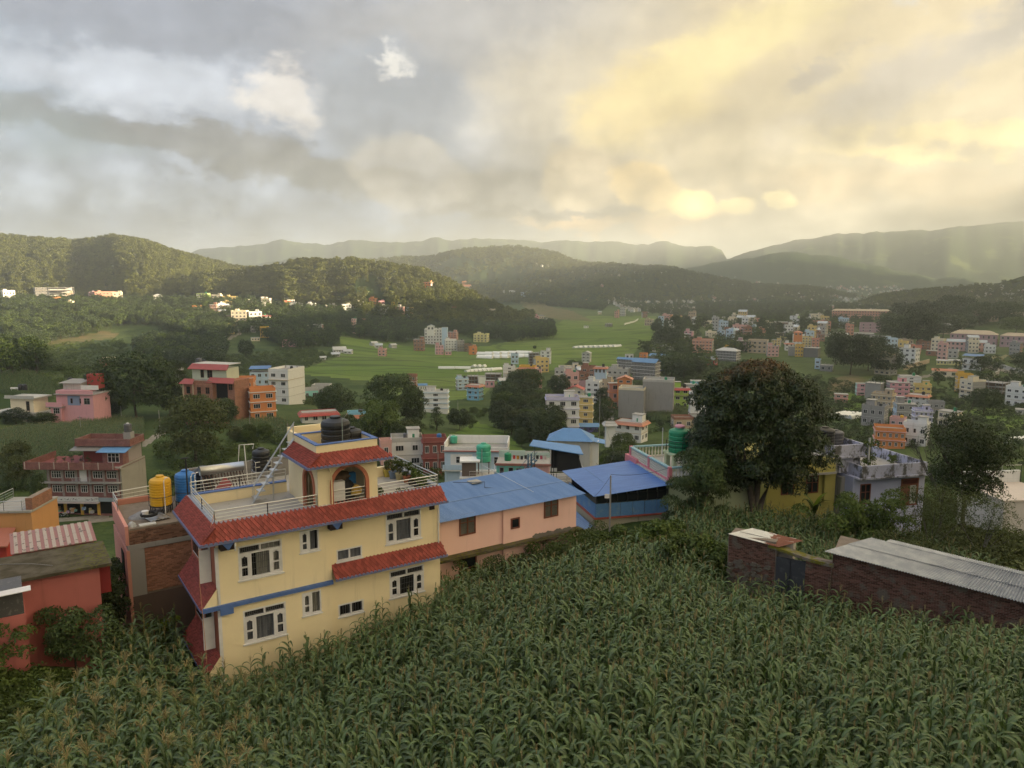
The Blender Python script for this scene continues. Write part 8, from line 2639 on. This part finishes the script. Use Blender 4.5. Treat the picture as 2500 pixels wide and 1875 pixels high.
def maize(seed, h, big):
 """parts of one plant: list of (name, verts, faces, ribs, material)"""
 rng = np.random.default_rng(seed)
 out = []
 mb = MB(); mb.tube([(0, 0, -.15), (.01, 0, h * .5), (0.0, .015, h)], .017, 5, r1=.008)
 out.append(('stalk', mb, MSTALK))
 plane = rng.uniform(0, 6.28)
 for i in range(11):
  z = h * (.16 + .80 * i / 10)
  az_ = plane + (math.pi if i % 2 else 0) + rng.normal(0, .45)
  k = math.sin(math.pi * (.18 + .74 * i / 10))
  out.append(('leaf', blade(rng, z, az_, (.56 + .46 * k) * rng.uniform(.85, 1.15), (.085 + .055 * k), rng.uniform(.85, 1.25), rng.uniform(2.0, 3.3)), MLEAF))
 mb = MB()
 nb = 12 if big else 7
 mb.tube([(0, 0, h), (0, 0, h + (.42 if big else .36))], .007, 3)
 for i in range(nb):
  a = rng.uniform(0, 6.28); L = rng.uniform(.16, .26) * (1.35 if big else 1); z0 = h + rng.uniform(.0, .18); sp = rng.uniform(.35, .95) if big else rng.uniform(.12, .38)
  e = (math.cos(a) * L * sp, math.sin(a) * L * sp, z0 + L * (1 - sp * .35))
  m2 = (e[0] * .45, e[1] * .45, z0 + L * .6)
  mb.tube([(0, 0, z0), m2, e], .0075 if big else .0062, 3, cap=False)
 out.append(('tassel', mb, TASSEL if seed % 3 else TASSELG))
 return out

def leaf_mesh(data):
 me = np_mesh('leaf', data[0], data[1], MLEAF, True)
 a = me.attributes.new('rib', 'FLOAT', 'POINT'); a.data.foreach_set('value', np.array(data[2], dtype=np.float32))
 return me
VAR, JOINED = [], []
for i in range(8):
 h = 1.78 + .16 * (i % 4)
 parts = maize(300 + i, h, i >= 6)
 VAR.append([(nm, leaf_mesh(d) if nm == 'leaf' else d.mesh(nm, m, False)) for nm, d, m in parts])
 V, Fq, rib, mi, off = [], [], [], [], 0
 polys = []
 for nm, d, m in parts:
  if nm == 'leaf':
   V += [tuple(v) for v in d[0]]; polys += [(tuple(int(x) + off for x in f), 0) for f in d[1]]; rib += d[2]; off += len(d[0])
  else:
   V += d.v; polys += [(tuple(x + off for x in f), 1 if nm == 'stalk' else 2) for f in d.f]; rib += [0] * len(d.v); off += len(d.v)
 me = bpy.data.meshes.new('maize_plant')
 me.from_pydata(V, [], [p for p, k in polys])
 for m in (MLEAF, MSTALK, parts[-1][2]): me.materials.append(m)
 me.polygons.foreach_set('material_index', [k for p, k in polys])
 me.polygons.foreach_set('use_smooth', [k == 0 for p, k in polys])
 a = me.attributes.new('rib', 'FLOAT', 'POINT'); a.data.foreach_set('value', np.array(rib, dtype=np.float32))
 JOINED.append(bpy.data.objects.new('maize_plant', me))

def plant_points(poly, row, gap, ang, seed, holes=()):
 rng = np.random.default_rng(seed)
 poly = [(float(p[0]), float(p[1])) for p in poly]
 a = np.array(poly); lo, hi = a.min(0) - 1, a.max(0) + 1
 R_ = max(hi - lo) * 1.5; c = (lo + hi) / 2
 u, v = np.meshgrid(np.arange(-R_, R_, row), np.arange(-R_, R_, gap), indexing='ij')
 u = u + rng.normal(0, row * .13, u.shape); v = v + rng.normal(0, gap * .25, v.shape)
 x = c[0] + u * math.cos(ang) - v * math.sin(ang); y = c[1] + u * math.sin(ang) + v * math.cos(ang)
 k = in_poly(x, y, poly) & (rng.uniform(0, 1, x.shape) > .04)
 for q in holes: k &= ~in_poly(x, y, q)
 x, y = x[k], y[k]
 return np.stack([x, y, terrain(x, y)], 1)

xy = lambda p: (p[0], p[1])
FIELD = [xy(hw(-1.2, -.9, 0)), xy(hw(11.6, -.55, 0)), xy(hw(12.6, 2.9, 0)), xy(hw(17.5, 2.6, 0)), (2.5, 43.2), (6, 45.2), (9.5, 44.5), (11.6, 41.8), xy(kw(.1, -.5, 0)), xy(kw(5, -.55, 0)), xy(kw(17, -.6, 0)), (31, 24), (24, 10), (-15, 10), (-15.5, 20), (-16.8, 26), (-15.6, 29)]
PATCH = [xy(hw(-5.8, -1.5, 0)), xy(hw(-1.0, -1.0, 0)), xy(hw(-.95, 5.8, 0)), xy(hw(-2.6, 6.3, 0)), xy(hw(-4.2, 3.0, 0))]
P1 = np.concatenate([plant_points(FIELD, .68, .42, .5, 1), plant_points(PATCH, .66, .40, .5, 2)])
rng = np.random.default_rng(8)
dist = np.hypot(P1[:, 0], P1[:, 1])
pxs = CX + F * P1[:, 0] / (P1[:, 1] * CP - P1[:, 2] * SP); pys = CY - F * (P1[:, 1] * SP + (P1[:, 2] + 1.9) * CP) / (P1[:, 1] * CP - P1[:, 2] * SP)
seen = (pxs > -40) & (pxs < 2540) & (pys < 1905)
keep = (pxs > -400) & (pxs < 2900) & (pys < 2500)
order = np.argsort(np.where(seen, dist, 1e9))[:300]
single = np.zeros(len(P1), bool); single[order] = True
size = rng.uniform(.82, 1.16, len(P1)) * (1 + .30 * fbm(P1[:, 0] / 4, P1[:, 1] / 4, 2, 5))
bigz = (pxs < 620 + 260 * fbm(P1[:, 0], P1[:, 1], 2, 3)) & (pys > 1640) & (rng.uniform(0, 1, len(P1)) < .6)
pick = np.where(bigz, rng.integers(6, 8, len(P1)), rng.integers(0, 6, len(P1)))
turn = rng.uniform(0, 6.28, len(P1)); tilt = rng.normal(0, .06, (len(P1), 2))
for k in order:
 root = empty('maize_plant', tuple(P1[k]), 0)
 root.rotation_euler = (tilt[k, 0], tilt[k, 1], turn[k]); root.scale = (size[k],) * 3
 if bigz[k]: tag(root, 'tall maize plant with a wide dry tassel in the front left of the field', 'maize plant', 'maize with wide dry tassels')
 else: tag(root, 'maize plant with a slim upright tassel in the front rows of the field', 'maize plant', 'maize in the front rows')
 for nm, me in VAR[pick[k]]: link(nm, me, root)
q = keep & ~single
scatter('maize_field', P1[q], turn[q], size[q], pick[q], JOINED, tilt[q])
def far_maize(name, poly, row, gap, seed, s=1.0):
 P = plant_points(poly, row, gap, .3, seed)
 r = np.random.default_rng(seed)
 n = len(P)
 scatter(name, P, r.uniform(0, 6.28, n), r.uniform(.85, 1.15, n) * s, r.integers(0, 6, n), JOINED, r.normal(0, .06, (n, 2)))
far_maize('maize_field_behind_hut', [xy(kw(-.6, 2.0, 0)), (9.5, 47), (12, 52), (20, 54.5), (27, 55), (30, 46), xy(kw(9, 4.0, 0)), xy(kw(4, 2.2, 0))], .62, .36, 3)
far_maize('maize_field_on_slope', gpoly([(-20, 1075), (60, 1052), (130, 1050), (250, 1028), (350, 1035), (352, 1080), (260, 1128), (240, 1100), (150, 1150), (110, 1200), (-20, 1200)]), .85, .55, 4, 1.05)
far_maize('maize_field_below_orange_house', gpoly([(560, 1040), (680, 1030), (735, 1062), (705, 1078), (580, 1070)]), .8, .5, 5)
far_maize('maize_plot_by_grey_blocks', gpoly([(1575, 1008), (1650, 998), (1690, 1010), (1680, 1035), (1590, 1032)]), .9, .6, 6)
far_maize('maize_rise_at_left', gpoly([(-10, 960), (0, 918), (60, 914), (120, 928), (180, 936), (120, 985)]), 1.3, .9, 7, 1.1)

# ================================================================== near trees and bushes
def leafy(name, p, clumps, per, leaf, m, label, cat, seed, aspect=.5, droop=.3, stems=None, bark=None, r0=.05, group=None):
 """a bush or tree from explicit clumps (x, y, z, r) round point p"""
 rg = np.random.default_rng(seed)
 t = empty(name, tuple(p), 0, label, cat, group)
 cl = np.array(clumps)
 Pq, Nq = clump_points(cl[:, :3], cl[:, 3], per, rg)
 link('foliage' if cat != 'tree' else 'crown', np_mesh('foliage', *leaves(Pq, Nq, leaf, aspect, droop, rg), m), t)
 b = MB()
 tips = [tuple(c[:3]) for c in cl[rg.choice(len(cl), min(len(cl), 12), replace=False)]]
 for st in (stems or [[(0, 0, -.6), (0, 0, float(cl[:, 2].min()))]]):
  b.tube(st, r0, 8, r1=r0 * .7)
 s0 = Vector((stems or [[(0, 0, -.6), (0, 0, float(cl[:, 2].min()))]])[0][-1])
 for tip in tips: b.tube([s0, s0.lerp(Vector(tip), .5) + Vector((0, 0, .1)), tip], r0 * .45, 5, r1=r0 * .12)
 b.build('trunk' if cat == 'tree' else 'stem', bark or BARK, t, smooth=True)
 return t
def G_(px, py, y):
 p = at(px, py, y); return Vector((p.x, p.y, hz(p.x, p.y)))
# the mango tree
rg = np.random.default_rng(77)
cl = []
for i in range(300):
 u = rg.uniform(-1, 1); a = rg.uniform(0, 6.283)
 w = math.sqrt(max(0.03, 1 - abs(u) ** 2.6)); k = rg.uniform(.2, 1) ** .5
 x, y, z = math.cos(a) * 4.85 * w * k, math.sin(a) * 4.6 * w * k, 7.9 + u * 4.2
 if z < 5.6: x = x * .95 - .75 + (.9 if x > 0 else 0)
 if z < 4.4 and x > 2.2: continue
 cl.append((x, y, z, rg.uniform(.65, 1.15)))
for x, z in ((-3.9, 4.4), (-4.4, 5.2), (-3.3, 3.7), (-2.5, 4.0), (4.7, 6.3), (4.9, 5.4), (4.2, 4.9), (-4.6, 6.0), (3.2, 4.4), (1.8, 3.6), (2.6, 3.4), (-1.6, 3.4), (-1.0, 3.9), (.9, 4.0), (.2, 4.4), (-.4, 4.5), (1.4, 4.3), (2.2, 4.2), (-2.0, 4.4)): cl.append((x, rg.uniform(-1.8, .5), z, 1.0))
leafy('mango_tree', G_(1838, 1275, 56.5), cl, 215, .36, L_MANGO, 'big dense mango tree with reddish new leaves on top', 'tree', 5, .26, .75,
      [[(0, 0, -.8), (-.05, 0, 1.6), (-.55, 0, 4.2)], [(.12, .1, -.8), (.2, .1, 1.5), (.35, .2, 4.5)], [(.3, -.1, -.6), (.5, 0, 1.8), (1.6, .3, 4.4)]], BARKLIGHT, .30)
cl = [(rg.normal(0, .95), rg.normal(0, .8), rg.uniform(.9, 5.4), rg.uniform(.5, .85)) for i in range(46)]
leafy('drooping_tree', G_(1712, 1262, 53), cl, 260, .30, L_DARK, 'dark drooping tree against the pale green house, left of the mango trunk', 'tree', 6, .22, .8, r0=.12)
# right hand group
cl = [(rg.normal(0, 1.3), rg.normal(0, 1.0), rg.uniform(1.0, 4.1), rg.uniform(.5, .85)) for i in range(60)]
leafy('broadleaf_tree', G_(2110, 1300, 50), cl, 150, .30, L_MID, 'fresh green broad leaved tree in front of the lavender house', 'tree', 7, .30, .5, r0=.10)
cl = [(rg.normal(.3, 1.2), rg.normal(0, 1.1), rg.uniform(1.2, 5.4), rg.uniform(.45, .8)) for i in range(70)]
leafy('feathery_tree', G_(2270, 1340, 49), cl, 120, .15, L_OLIVE, 'thin feathery olive tree with bare twigs right of the lavender house', 'tree', 8, .3, .4, r0=.10, bark=BARKGREY)
cl = [(rg.normal(0, 1.5), rg.normal(0, 1.3), rg.uniform(4.0, 9.6), rg.uniform(.7, 1.15)) for i in range(80)]
leafy('broadleaf_tree', G_(2345, 1330, 56), cl, 210, .22, L_DARK, 'tall dark tree behind the feathery olive tree at the right', 'tree', 9, .4, .5, r0=.2)
cl = [(rg.normal(0, 1.5), rg.normal(0, 1.2), rg.uniform(.8, 5.0), rg.uniform(.6, 1.0)) for i in range(50)]
leafy('feathery_tree', G_(2395, 1345, 50), cl, 130, .16, L_OLIVE, 'grey green bushy tree above the silver shed roof', 'tree', 10, .3, .5, r0=.10, bark=BARKGREY)
cl = [(rg.normal(0, 1.0), rg.normal(0, .8), rg.uniform(.4, 2.5), rg.uniform(.4, .65)) for i in range(44)]
leafy('shrub', G_(2478, 1392, 41), cl, 150, .15, L_LIME, 'bright yellow green shrub behind the silver shed at the right edge', 'shrub', 11, .5, .1)
cl = [(rg.normal(0, 1.3), rg.normal(0, 1.0), rg.uniform(.5, 2.6), rg.uniform(.5, .8)) for i in range(40)]
leafy('bush', G_(2200, 1330, 47), cl, 130, .18, L_OLIVE, 'scrubby olive bush between the mango side maize and the silver shed', 'bush', 12, .35, .3)
def bare_tree(p, h, label, seed):
 t = empty('bare_tree', tuple(p), 0, label, 'tree')
 r = random.Random(seed)
 b, tw = MB(), MB()
 def grow(a, d, L, rad, lv):
  e = a + d * L
  (b if lv < 2 else tw).tube([a, a.lerp(e, .5) + Vector((r.uniform(-.05, .05), r.uniform(-.05, .05), 0)) * L, e], rad, 5 if lv < 2 else 3, r1=rad * .6, cap=False)
  if lv >= 4: return
  for _ in range(3 if lv else 5):
   n_ = (d + Vector((r.uniform(-.42, .42), r.uniform(-.42, .42), r.uniform(-.05, .45)))).normalized()
   grow(a.lerp(e, r.uniform(.5, 1)), n_, L * r.uniform(.55, .8), rad * .6, lv + 1)
 grow(Vector((0, 0, 0)), Vector((0, 0, 1)), h * .36, .13, 0)
 b.build('trunk', BARKGREY, t, smooth=True)
 tw.build('branches', BARKGREY, t)
 return t
bare_tree(G_(2292, 1330, 60), 13.5, 'leafless tree with upright bare branches at the right', 4)
# hedges and weeds
def bush_row(pts, label, m, seed, h=2.0, w=1.0, leaf=.14, per=150, name='bush', asp=.5, n=22, group=None):
 for i, (x, y) in enumerate(pts):
  rg = np.random.default_rng(seed + i)
  cl = [(rg.normal(0, w * .55), rg.normal(0, w * .5), rg.uniform(.15, 1) * h, rg.uniform(.3, .5) * w) for _ in range(n)]
  leafy(name, (x, y, hz(x, y)), cl, per, leaf, m, label[i] if isinstance(label, list) else label, 'bush', seed + i, asp, .3, r0=.03, group=group)
bush_row([(1.6, 45.4), (3.4, 46.4), (5.2, 47.0), (7.0, 47.6), (4.2, 45.2)], ['leafy hedge bush nearest the pink house corner', 'rounded hedge bush before the blue lean-to', 'tall hedge bush left of the concrete pole', 'hedge bush under the blue shed panels', 'low hedge bush at the top of the maize'], L_MID, 500, 2.3, 1.5, .15, 190)
bush_row([(10.2, 44.6), (11.3, 43.4), (9.4, 46.4), (12.0, 45.0)], ['dense green creeper bush left of the rusty hut', 'creeper bush climbing onto the rusty hut', 'bush under the pale green house wall', 'creeper bush behind the rusty hut'], L_MID, 520, 2.5, 1.3, .22, 150, asp=.8)
bush_row([xy(hw(14.3, 2.6, 0)), xy(hw(16.2, 2.8, 0)), xy(hw(18.2, 2.9, 0)), xy(hw(20.2, 3.0, 0)), xy(hw(22.2, 3.2, 0))], ['weedy bush at the yellow house corner', 'yellowish weeds below the brown lower window', 'wild rose like bush under the mossy ledge', 'dark bush under the loose slates of the ledge', 'green bush at the right end of the mossy ledge'], L_MID, 540, 2.2, 1.1, .13, 150)
bush_row([(-.3, 42.6), (1.0, 43.0)], ['tall dark weed at the edge of the maize', 'thorny weed beside the maize edge'], L_DARK, 560, 2.2, .9, .12, 130)
DRY = leafmat('dry_grass', ((.24, .19, .10), (.17, .16, .07), (.12, .12, .05)), .2, .8)
bush_row([(8.4, 48.4), (9.4, 48.2), (7.6, 47.4)], ['dry straw coloured weeds under the blue shed', 'dry grass tuft right of the blue shed panels', 'dry grass tuft left under the blue shed'], DRY, 570, 1.0, .7, .35, 70, 'dry_grass', .07)
xr = hw(-5.7, 2.2, 0)
leafy('small_tree', (xr.x, xr.y, hz(xr.x, xr.y)), [(rg.normal(0, .8), rg.normal(0, .7), rg.uniform(1.0, 2.9), rg.uniform(.35, .6)) for i in range(40)], 150, .17, L_DARK, 'small round dark tree against the red house wall', 'tree', 21, .4, .3, r0=.06)
xr = hw(-8.9, .2, 0)
leafy('small_tree', (xr.x, xr.y, hz(xr.x, xr.y)), [(rg.normal(0, .7), rg.normal(0, .6), rg.uniform(1.3, 2.7), rg.uniform(.3, .5)) for i in range(30)], 150, .16, L_MID, 'leafy bush at the left edge before the red wall', 'bush', 22, .45, .3)
xr = hw(-1.9, 5.9, 0)
leafy('bush', (xr.x, xr.y, hz(xr.x, xr.y)), [(rg.normal(0, .4), rg.normal(0, .4), rg.uniform(.4, 1.7), rg.uniform(.25, .4)) for i in range(16)], 130, .14, L_LIME, 'bright green bush before the sooty brick wall', 'bush', 23, .4, .2)
for i, (x, y, h) in enumerate(((-3.55, 6.8, 3.6), (-3.5, 8.6, 4.2), (-3.4, 10.4, 4.4))):
 xr = hw(x, y, 0)
 leafy('climber', (xr.x, xr.y, hz(xr.x, xr.y)), [(rg.normal(0, .3), rg.normal(0, .5), rg.uniform(.1, 1) * h, rg.uniform(.3, .5)) for _ in range(30)], 110, .16, L_DARK, ('near', 'middle', 'far')[i] + ' dark leafy growth in the gap between red house and brick house', 'climber', 30 + i, .5, .4)
tree('round2', ground(60, 1345, 40), 5.0, 7.5, 'feathery green tree behind the striped tin roof')
# ground cover on the left bank
rg = np.random.default_rng(3)
bank = [xy(hw(-9.5, .8, 0)), xy(hw(-6.2, 1.0, 0)), (-16.5, 28.5), (-17, 26), (-15.6, 20), (-15.2, 12), (-30, 12), (-30, 30)]
lo = np.array(bank).min(0); hi = np.array(bank).max(0)
Q = rg.uniform(lo, hi, (9000, 2)); Q = Q[in_poly(Q[:, 0], Q[:, 1], bank)]
Q = np.stack([Q[:, 0], Q[:, 1], terrain(Q[:, 0], Q[:, 1])], 1)
tuft = []
for i in range(3):
 r2 = np.random.default_rng(40 + i)
 cc = np.stack([r2.normal(0, .16, 5), r2.normal(0, .16, 5), r2.uniform(.1, .5, 5)], 1)
 Pq, Nq = clump_points(cc, np.full(5, .2), 16, r2)
 tuft.append(bpy.data.objects.new('tuft', np_mesh('tuft', *leaves(Pq, Nq, .13, .55, .2, r2), L_MID)))
scatter('ground_cover', Q, rg.uniform(0, 6.28, len(Q)), rg.uniform(.7, 1.6, len(Q)), rg.integers(0, 3, len(Q)), tuft)
def wild(name, poly, n, smin, smax, seed, m):
 r2 = np.random.default_rng(seed)
 a = np.array(poly); lo, hi = a.min(0), a.max(0)
 Q = r2.uniform(lo, hi, (n * 3, 2)); Q = Q[in_poly(Q[:, 0], Q[:, 1], poly)][:n]
 Q = np.stack([Q[:, 0], Q[:, 1], terrain(Q[:, 0], Q[:, 1])], 1)
 src = []
 for i in range(3):
  cc = np.stack([r2.normal(0, .5, 8), r2.normal(0, .5, 8), r2.uniform(.1, 1.1, 8)], 1)
  Pq, Nq = clump_points(cc, np.full(8, .45), 26, r2)
  src.append(bpy.data.objects.new('scrub', np_mesh('scrub', *leaves(Pq, Nq, .26, .55, .2, r2), m)))
 scatter(name, Q, r2.uniform(0, 6.28, len(Q)), r2.uniform(smin, smax, len(Q)), r2.integers(0, 3, len(Q)), src)
wild('scrub_below_houses', [(-40, 46), (-14, 52), (4, 58), (40, 66), (60, 60), (120, 160), (60, 190), (0, 200), (-40, 215), (-90, 190), (-60, 130), (-46, 100), (-40, 70)], 2600, .7, 1.8, 60, L_MID)
wild('scrub_on_right_slope', [(26, 40), (40, 44), (60, 40), (80, 60), (60, 90), (36, 60), (30, 50)], 700, .7, 1.6, 61, L_OLIVE)
wild('scrub_in_town', gpoly([(1420, 1080), (1700, 1040), (2100, 1080), (2500, 1150), (2500, 960), (2150, 950), (1800, 880), (1480, 930)]), 2600, .8, 2.0, 62, L_DARK)
wild('scrub_on_fields', gpoly([(560, 870), (720, 850), (830, 868), (760, 895), (700, 910), (780, 960), (900, 1000), (760, 1000), (640, 930), (480, 905)]), 1600, .8, 2.2, 63, L_MID)
wild('scrub_on_left_slope', gpoly([(95, 930), (110, 845), (300, 830), (340, 890), (420, 905), (560, 900), (420, 1000), (200, 990)]), 1800, .9, 2.4, 64, L_MID)
# banana plants
def banana(p, h, n, label, seed):
 t = empty('banana_plant', tuple(p), 0, label, 'banana plant')
 MB().tube([(0, 0, -.3), (0, 0, h * .62)], .12, 8, r1=.07).build('stem', plain('banana_stem', (.10, .12, .05), .7), t)
 r2 = np.random.default_rng(seed)
 for i in range(n):
  v, f, rb = blade(r2, h * .6, 6.28 * i / n + r2.uniform(-.3, .3), h * .5, .42, r2.uniform(1.0, 1.45), r2.uniform(.6, 2.0))
  link('leaf', np_mesh('leaf', v, f, L_LIME if i < 2 else L_MID, True), t)
banana(G_(1988, 1260, 53), 3.8, 7, 'banana plant with an upright yellow green leaf before the olive house', 1)
banana(G_(2078, 1275, 52), 3.2, 7, 'banana plant before the left corner of the lavender house', 2)
banana(G_(2240, 1372, 46), 2.0, 5, 'small banana plant behind the silver shed roof', 3)
banana(ground(727, 1075), 5.0, 8, 'banana clump beside the cornfield below the orange house', 4)

# ================================================================== plastic tunnels
PLASTIC = plain('white_plastic_film', (.68, .68, .64), .35, 0, .4, var=.12)
def tunnel(px, py, wpx, hpx, lpx, rz, label, group):
 g = ground(px, py); k = (g.y * CP - g.z * SP) / F
 w, h, L = wpx * k, hpx * k * 1.05, lpx * k
 key = 'tun'
 if key not in _wm:
  mb = MB(); n = 10
  for i in range(n):
   a, c = math.pi * i / n, math.pi * (i + 1) / n
   mb.poly([(-.5 * math.cos(a), -.5, math.sin(a)), (-.5 * math.cos(c), -.5, math.sin(c)), (-.5 * math.cos(c), .5, math.sin(c)), (-.5 * math.cos(a), .5, math.sin(a))])
  for y in (-.49, .5): mb.poly([(-.5 * math.cos(math.pi * i / n), y, math.sin(math.pi * i / n)) for i in range(n + 1)])
  _wm[key] = mb.mesh('plastic_tunnel', PLASTIC)
 o = link('plastic_tunnel', _wm[key], None, (g.x, g.y, g.z - .2), rz, (w, L, h))
 return tag(o, label, 'greenhouse', group)
tunnel(1090, 900, 9, 6, 40, R(90), 'left half of the long white tunnel in the paddies', None)
tunnel(1130, 900, 9, 6, 38, R(90), 'right half of the long white tunnel in the paddies', None)
for i in range(3): tunnel(1157 + i * 12, 896, 11, 6, 22, R(-12), 'white tunnel with a round end in the row of three', 'three round ended tunnels')
for i in range(7): tunnel(1150 + i * 10, 907 - i * .6, 11, 6, 40, R(-38), 'white tunnel in the scalloped row behind the brick frames', 'scalloped row of tunnels')
for i in range(12): tunnel(1185 + (i % 6) * 19, 866 + (i // 6) * 8 - (i % 6) * .6, 20, 7, 40, R(70), 'big pale plastic greenhouse in the large block by the paddies', 'large block of greenhouses')
for i in range(9): tunnel(1410 + i * 12, 849 - i * .35, 10, 5, 26, R(-50), 'small white tunnel in the thin line across the paddies', 'thin line of tunnels')
for i in range(5): tunnel(1402 + i * 9, 900, 9, 7, 22, R(-20), 'tent shaped white tunnel behind the cream roofs', 'tents behind the cream roofs')
for i in range(6): tunnel(2044 + i * 10, 1016 + i * .8, 13, 11, 70, R(-55), 'large white greenhouse bay right of the mango tree', 'greenhouse bays by the mango tree')
for i in range(5): tunnel(2462 + i * 11, 1084 - i * 1.0, 14, 14, 60, R(-40), 'large white greenhouse bay at the right edge', 'greenhouse bays at the right edge')
# ================================================================== walls, poles, timber frames
def wall_line(pa, pb, h, th, m, label):
 a, b = ground(*pa), ground(*pb)
 n = max(1, int((b - a).length / 12))
 mb = MB()
 for i in range(n):
  p, q = a.lerp(b, i / n), a.lerp(b, (i + 1) / n)
  p.z, q.z = hz(p.x, p.y), hz(q.x, q.y)
  d = (q - p).normalized(); s = Vector((-d.y, d.x, 0)) * th
  mb.slab([p - s + Vector((0, 0, h)), q - s + Vector((0, 0, h)), q + s + Vector((0, 0, h)), p + s + Vector((0, 0, h))], h + 1.5)
 return tag(mb.build('wall', m, None), label, 'wall')
wall_line((1524, 794), (1558, 781), 2.6, .3, P_('white', .2), 'long white wall rising across the far paddies')
wall_line((2206, 904), (2268, 886), 3.2, .3, P_('tan', .4), 'stepped tan boundary wall below the white and pink house')
wall_line((2400, 884), (2500, 914), 2.6, .3, P_('ltgrey', .5), 'pale wall along the road at the right edge')
wall_line((2388, 936), (2438, 916), 3.5, .4, P_((.40, .38, .33), .6), 'mossy grey sloping concrete wall behind the brick frame house')
for i, (px, py, hp, lab) in enumerate(((198, 1060, 46, 'grey pole in the maize above the shop house'), (297, 1024, 46, 'grey pole in front of the huge domed tree'), (391, 1056, 56, 'tall pole beside the lane at the left'), (611, 1058, 44, 'pole in the maize below the orange house'), (704, 1082, 50, 'pole with a lamp by the banana clump'), (1118, 1002, 24, 'thin pole on the green terrace'), (1070, 1160, 60, 'concrete pole in the alley by the pale blue house'), (1463, 1072, 110, 'pole carrying cables beside the lane'), (2284, 1190, 60, 'concrete pole behind the right hand trees'))):
 g = ground(px, py); k = (g.y * CP - g.z * SP) / F
 t = empty('utility_pole', tuple(g), .3, lab, 'utility pole')
 MB().tube([(0, 0, -1), (0, 0, hp * k)], .11, 6, r1=.08).build('shaft', CONC, t)
 MB().box(-.6, .6, -.04, .04, hp * k - .6, hp * k - .5).build('crossarm', IRON, t)
for j, (px, py) in enumerate(((2402, 880), (2432, 882), (2458, 880))):
 g = ground(px, py); t = empty('timber_frame', tuple(g), R(-12), 'yellowish open timber roof frame, ' + ('left', 'middle', 'right')[j] + ' of three by the campus road', 'timber frame')
 for i in range(7):
  y = i * 1.3 - 4
  MB().tube([(-4.5, y, 0), (-4.5, y, 2.0), (0, y, 4.6), (4.5, y, 2.0), (4.5, y, 0)], .16, 4).build('rafter', P_((.45, .38, .22), .3), t)
wire([at(1463, 965, 250), at(1500, 1105, 150), at(1455, 1130, 85)], .03, 'sagging cable from the lane pole down to the store', 1.5)
# ================================================================== tiny houses far away
tiny = []
for nm, c in (('white', C['white']), ('cream', C['cream']), ('rose', C['rose']), ('pale', C['ltgrey'])):
 mb = MB(); mb.box(-4, 4, -3.5, 3.5, -4, 6); mb.mat(1)
 for z in (1.0, 4.0):
  for x in (-2.4, 0, 2.4): mb.box(x - .6, x + .6, -3.56, -3.5, z, z + 1.4)
 mb.mat(2).box(-4.2, 4.2, -3.7, 3.7, 6.0, 6.3).box(-2.5, .5, -.5, 3, 6.3, 8.6)
 tiny.append(mb.mesh('house', [P_(c, .2), DARK, P_((.5, .47, .42), .3)]))
rg = np.random.default_rng(12)
far_pts = []
for poly, n, lab, grp in (
 ([(1500, 738), (1700, 738), (1700, 762), (1560, 766), (1500, 752)], 90, None, None),
 ([(1440, 728), (1530, 732), (1530, 748), (1440, 744)], 16, None, None),
 ([(1700, 728), (2000, 722), (2010, 742), (1720, 748)], 40, None, None),
 ([(1880, 692), (2060, 700), (2070, 735), (1900, 722)], 60, None, None),
 ([(2060, 702), (2210, 700), (2180, 745), (2060, 742)], 110, None, None),
 ([(2000, 738), (2160, 745), (2160, 775), (2010, 752)], 50, None, None),
 ([(2180, 728), (2500, 690), (2500, 752), (2200, 758)], 60, None, None),
 ([(1480, 655), (1760, 668), (1900, 700), (1500, 700)], 34, None, None),
 ([(1300, 640), (1480, 670), (1480, 720), (1340, 725)], 10, None, None),
 ([(560, 738), (1000, 745), (1000, 765), (620, 765)], 12, 'small white house under the spur forest', 'houses under the spur forest'),
 ([(20, 740), (300, 742), (300, 752), (20, 750)], 10, 'small house in the row under the lit left hill', 'row under the lit left hill')):
 a = np.array(poly); k = 0
 while k < n:
  q = rg.uniform(a.min(0), a.max(0))
  if not in_poly(np.array([q[0]]), np.array([q[1]]), poly)[0]: continue
  k += 1
  g = ground(q[0], q[1], 300)
  s = rg.uniform(.7, 1.2)
  if lab is None: far_pts.append((*g, s)); continue
  tag(link('house', tiny[rg.choice(4, p=(.45, .2, .2, .15))], None, tuple(g), rg.uniform(-.6, .6), (s * rg.uniform(.8, 1.4), s, s * rg.uniform(.7, 1.3))), lab, 'house', grp)
fp = np.array(far_pts)
scatter('far_houses', fp[:, :3], rg.uniform(-.8, .8, len(fp)), fp[:, 3], rg.choice(4, len(fp), p=(.45, .2, .2, .15)), [bpy.data.objects.new('far_house', m) for m in tiny])

# ------------------------------------------------------------------ haze: the valley air itself
hm = bpy.data.materials.new('haze')
hm.use_nodes = True
hm.node_tree.nodes.clear()
H = NT(hm.node_tree)
ho = H.n('ShaderNodeOutputMaterial')
pv = H.n('ShaderNodeVolumePrincipled')
pv.inputs['Color'].default_value = (0.88, 0.935, 0.98, 1.0)
pv.inputs['Density'].default_value = 0.00016
pv.inputs['Anisotropy'].default_value = 0.6
hm.node_tree.links.new(pv.outputs[0], ho.inputs['Volume'])
MB().box(-16500, 16500, -16500, 16500, float(TZ.min()) - 1.5, float(TZ.max()) + 8.0).build('haze', hm)['kind'] = 'stuff'
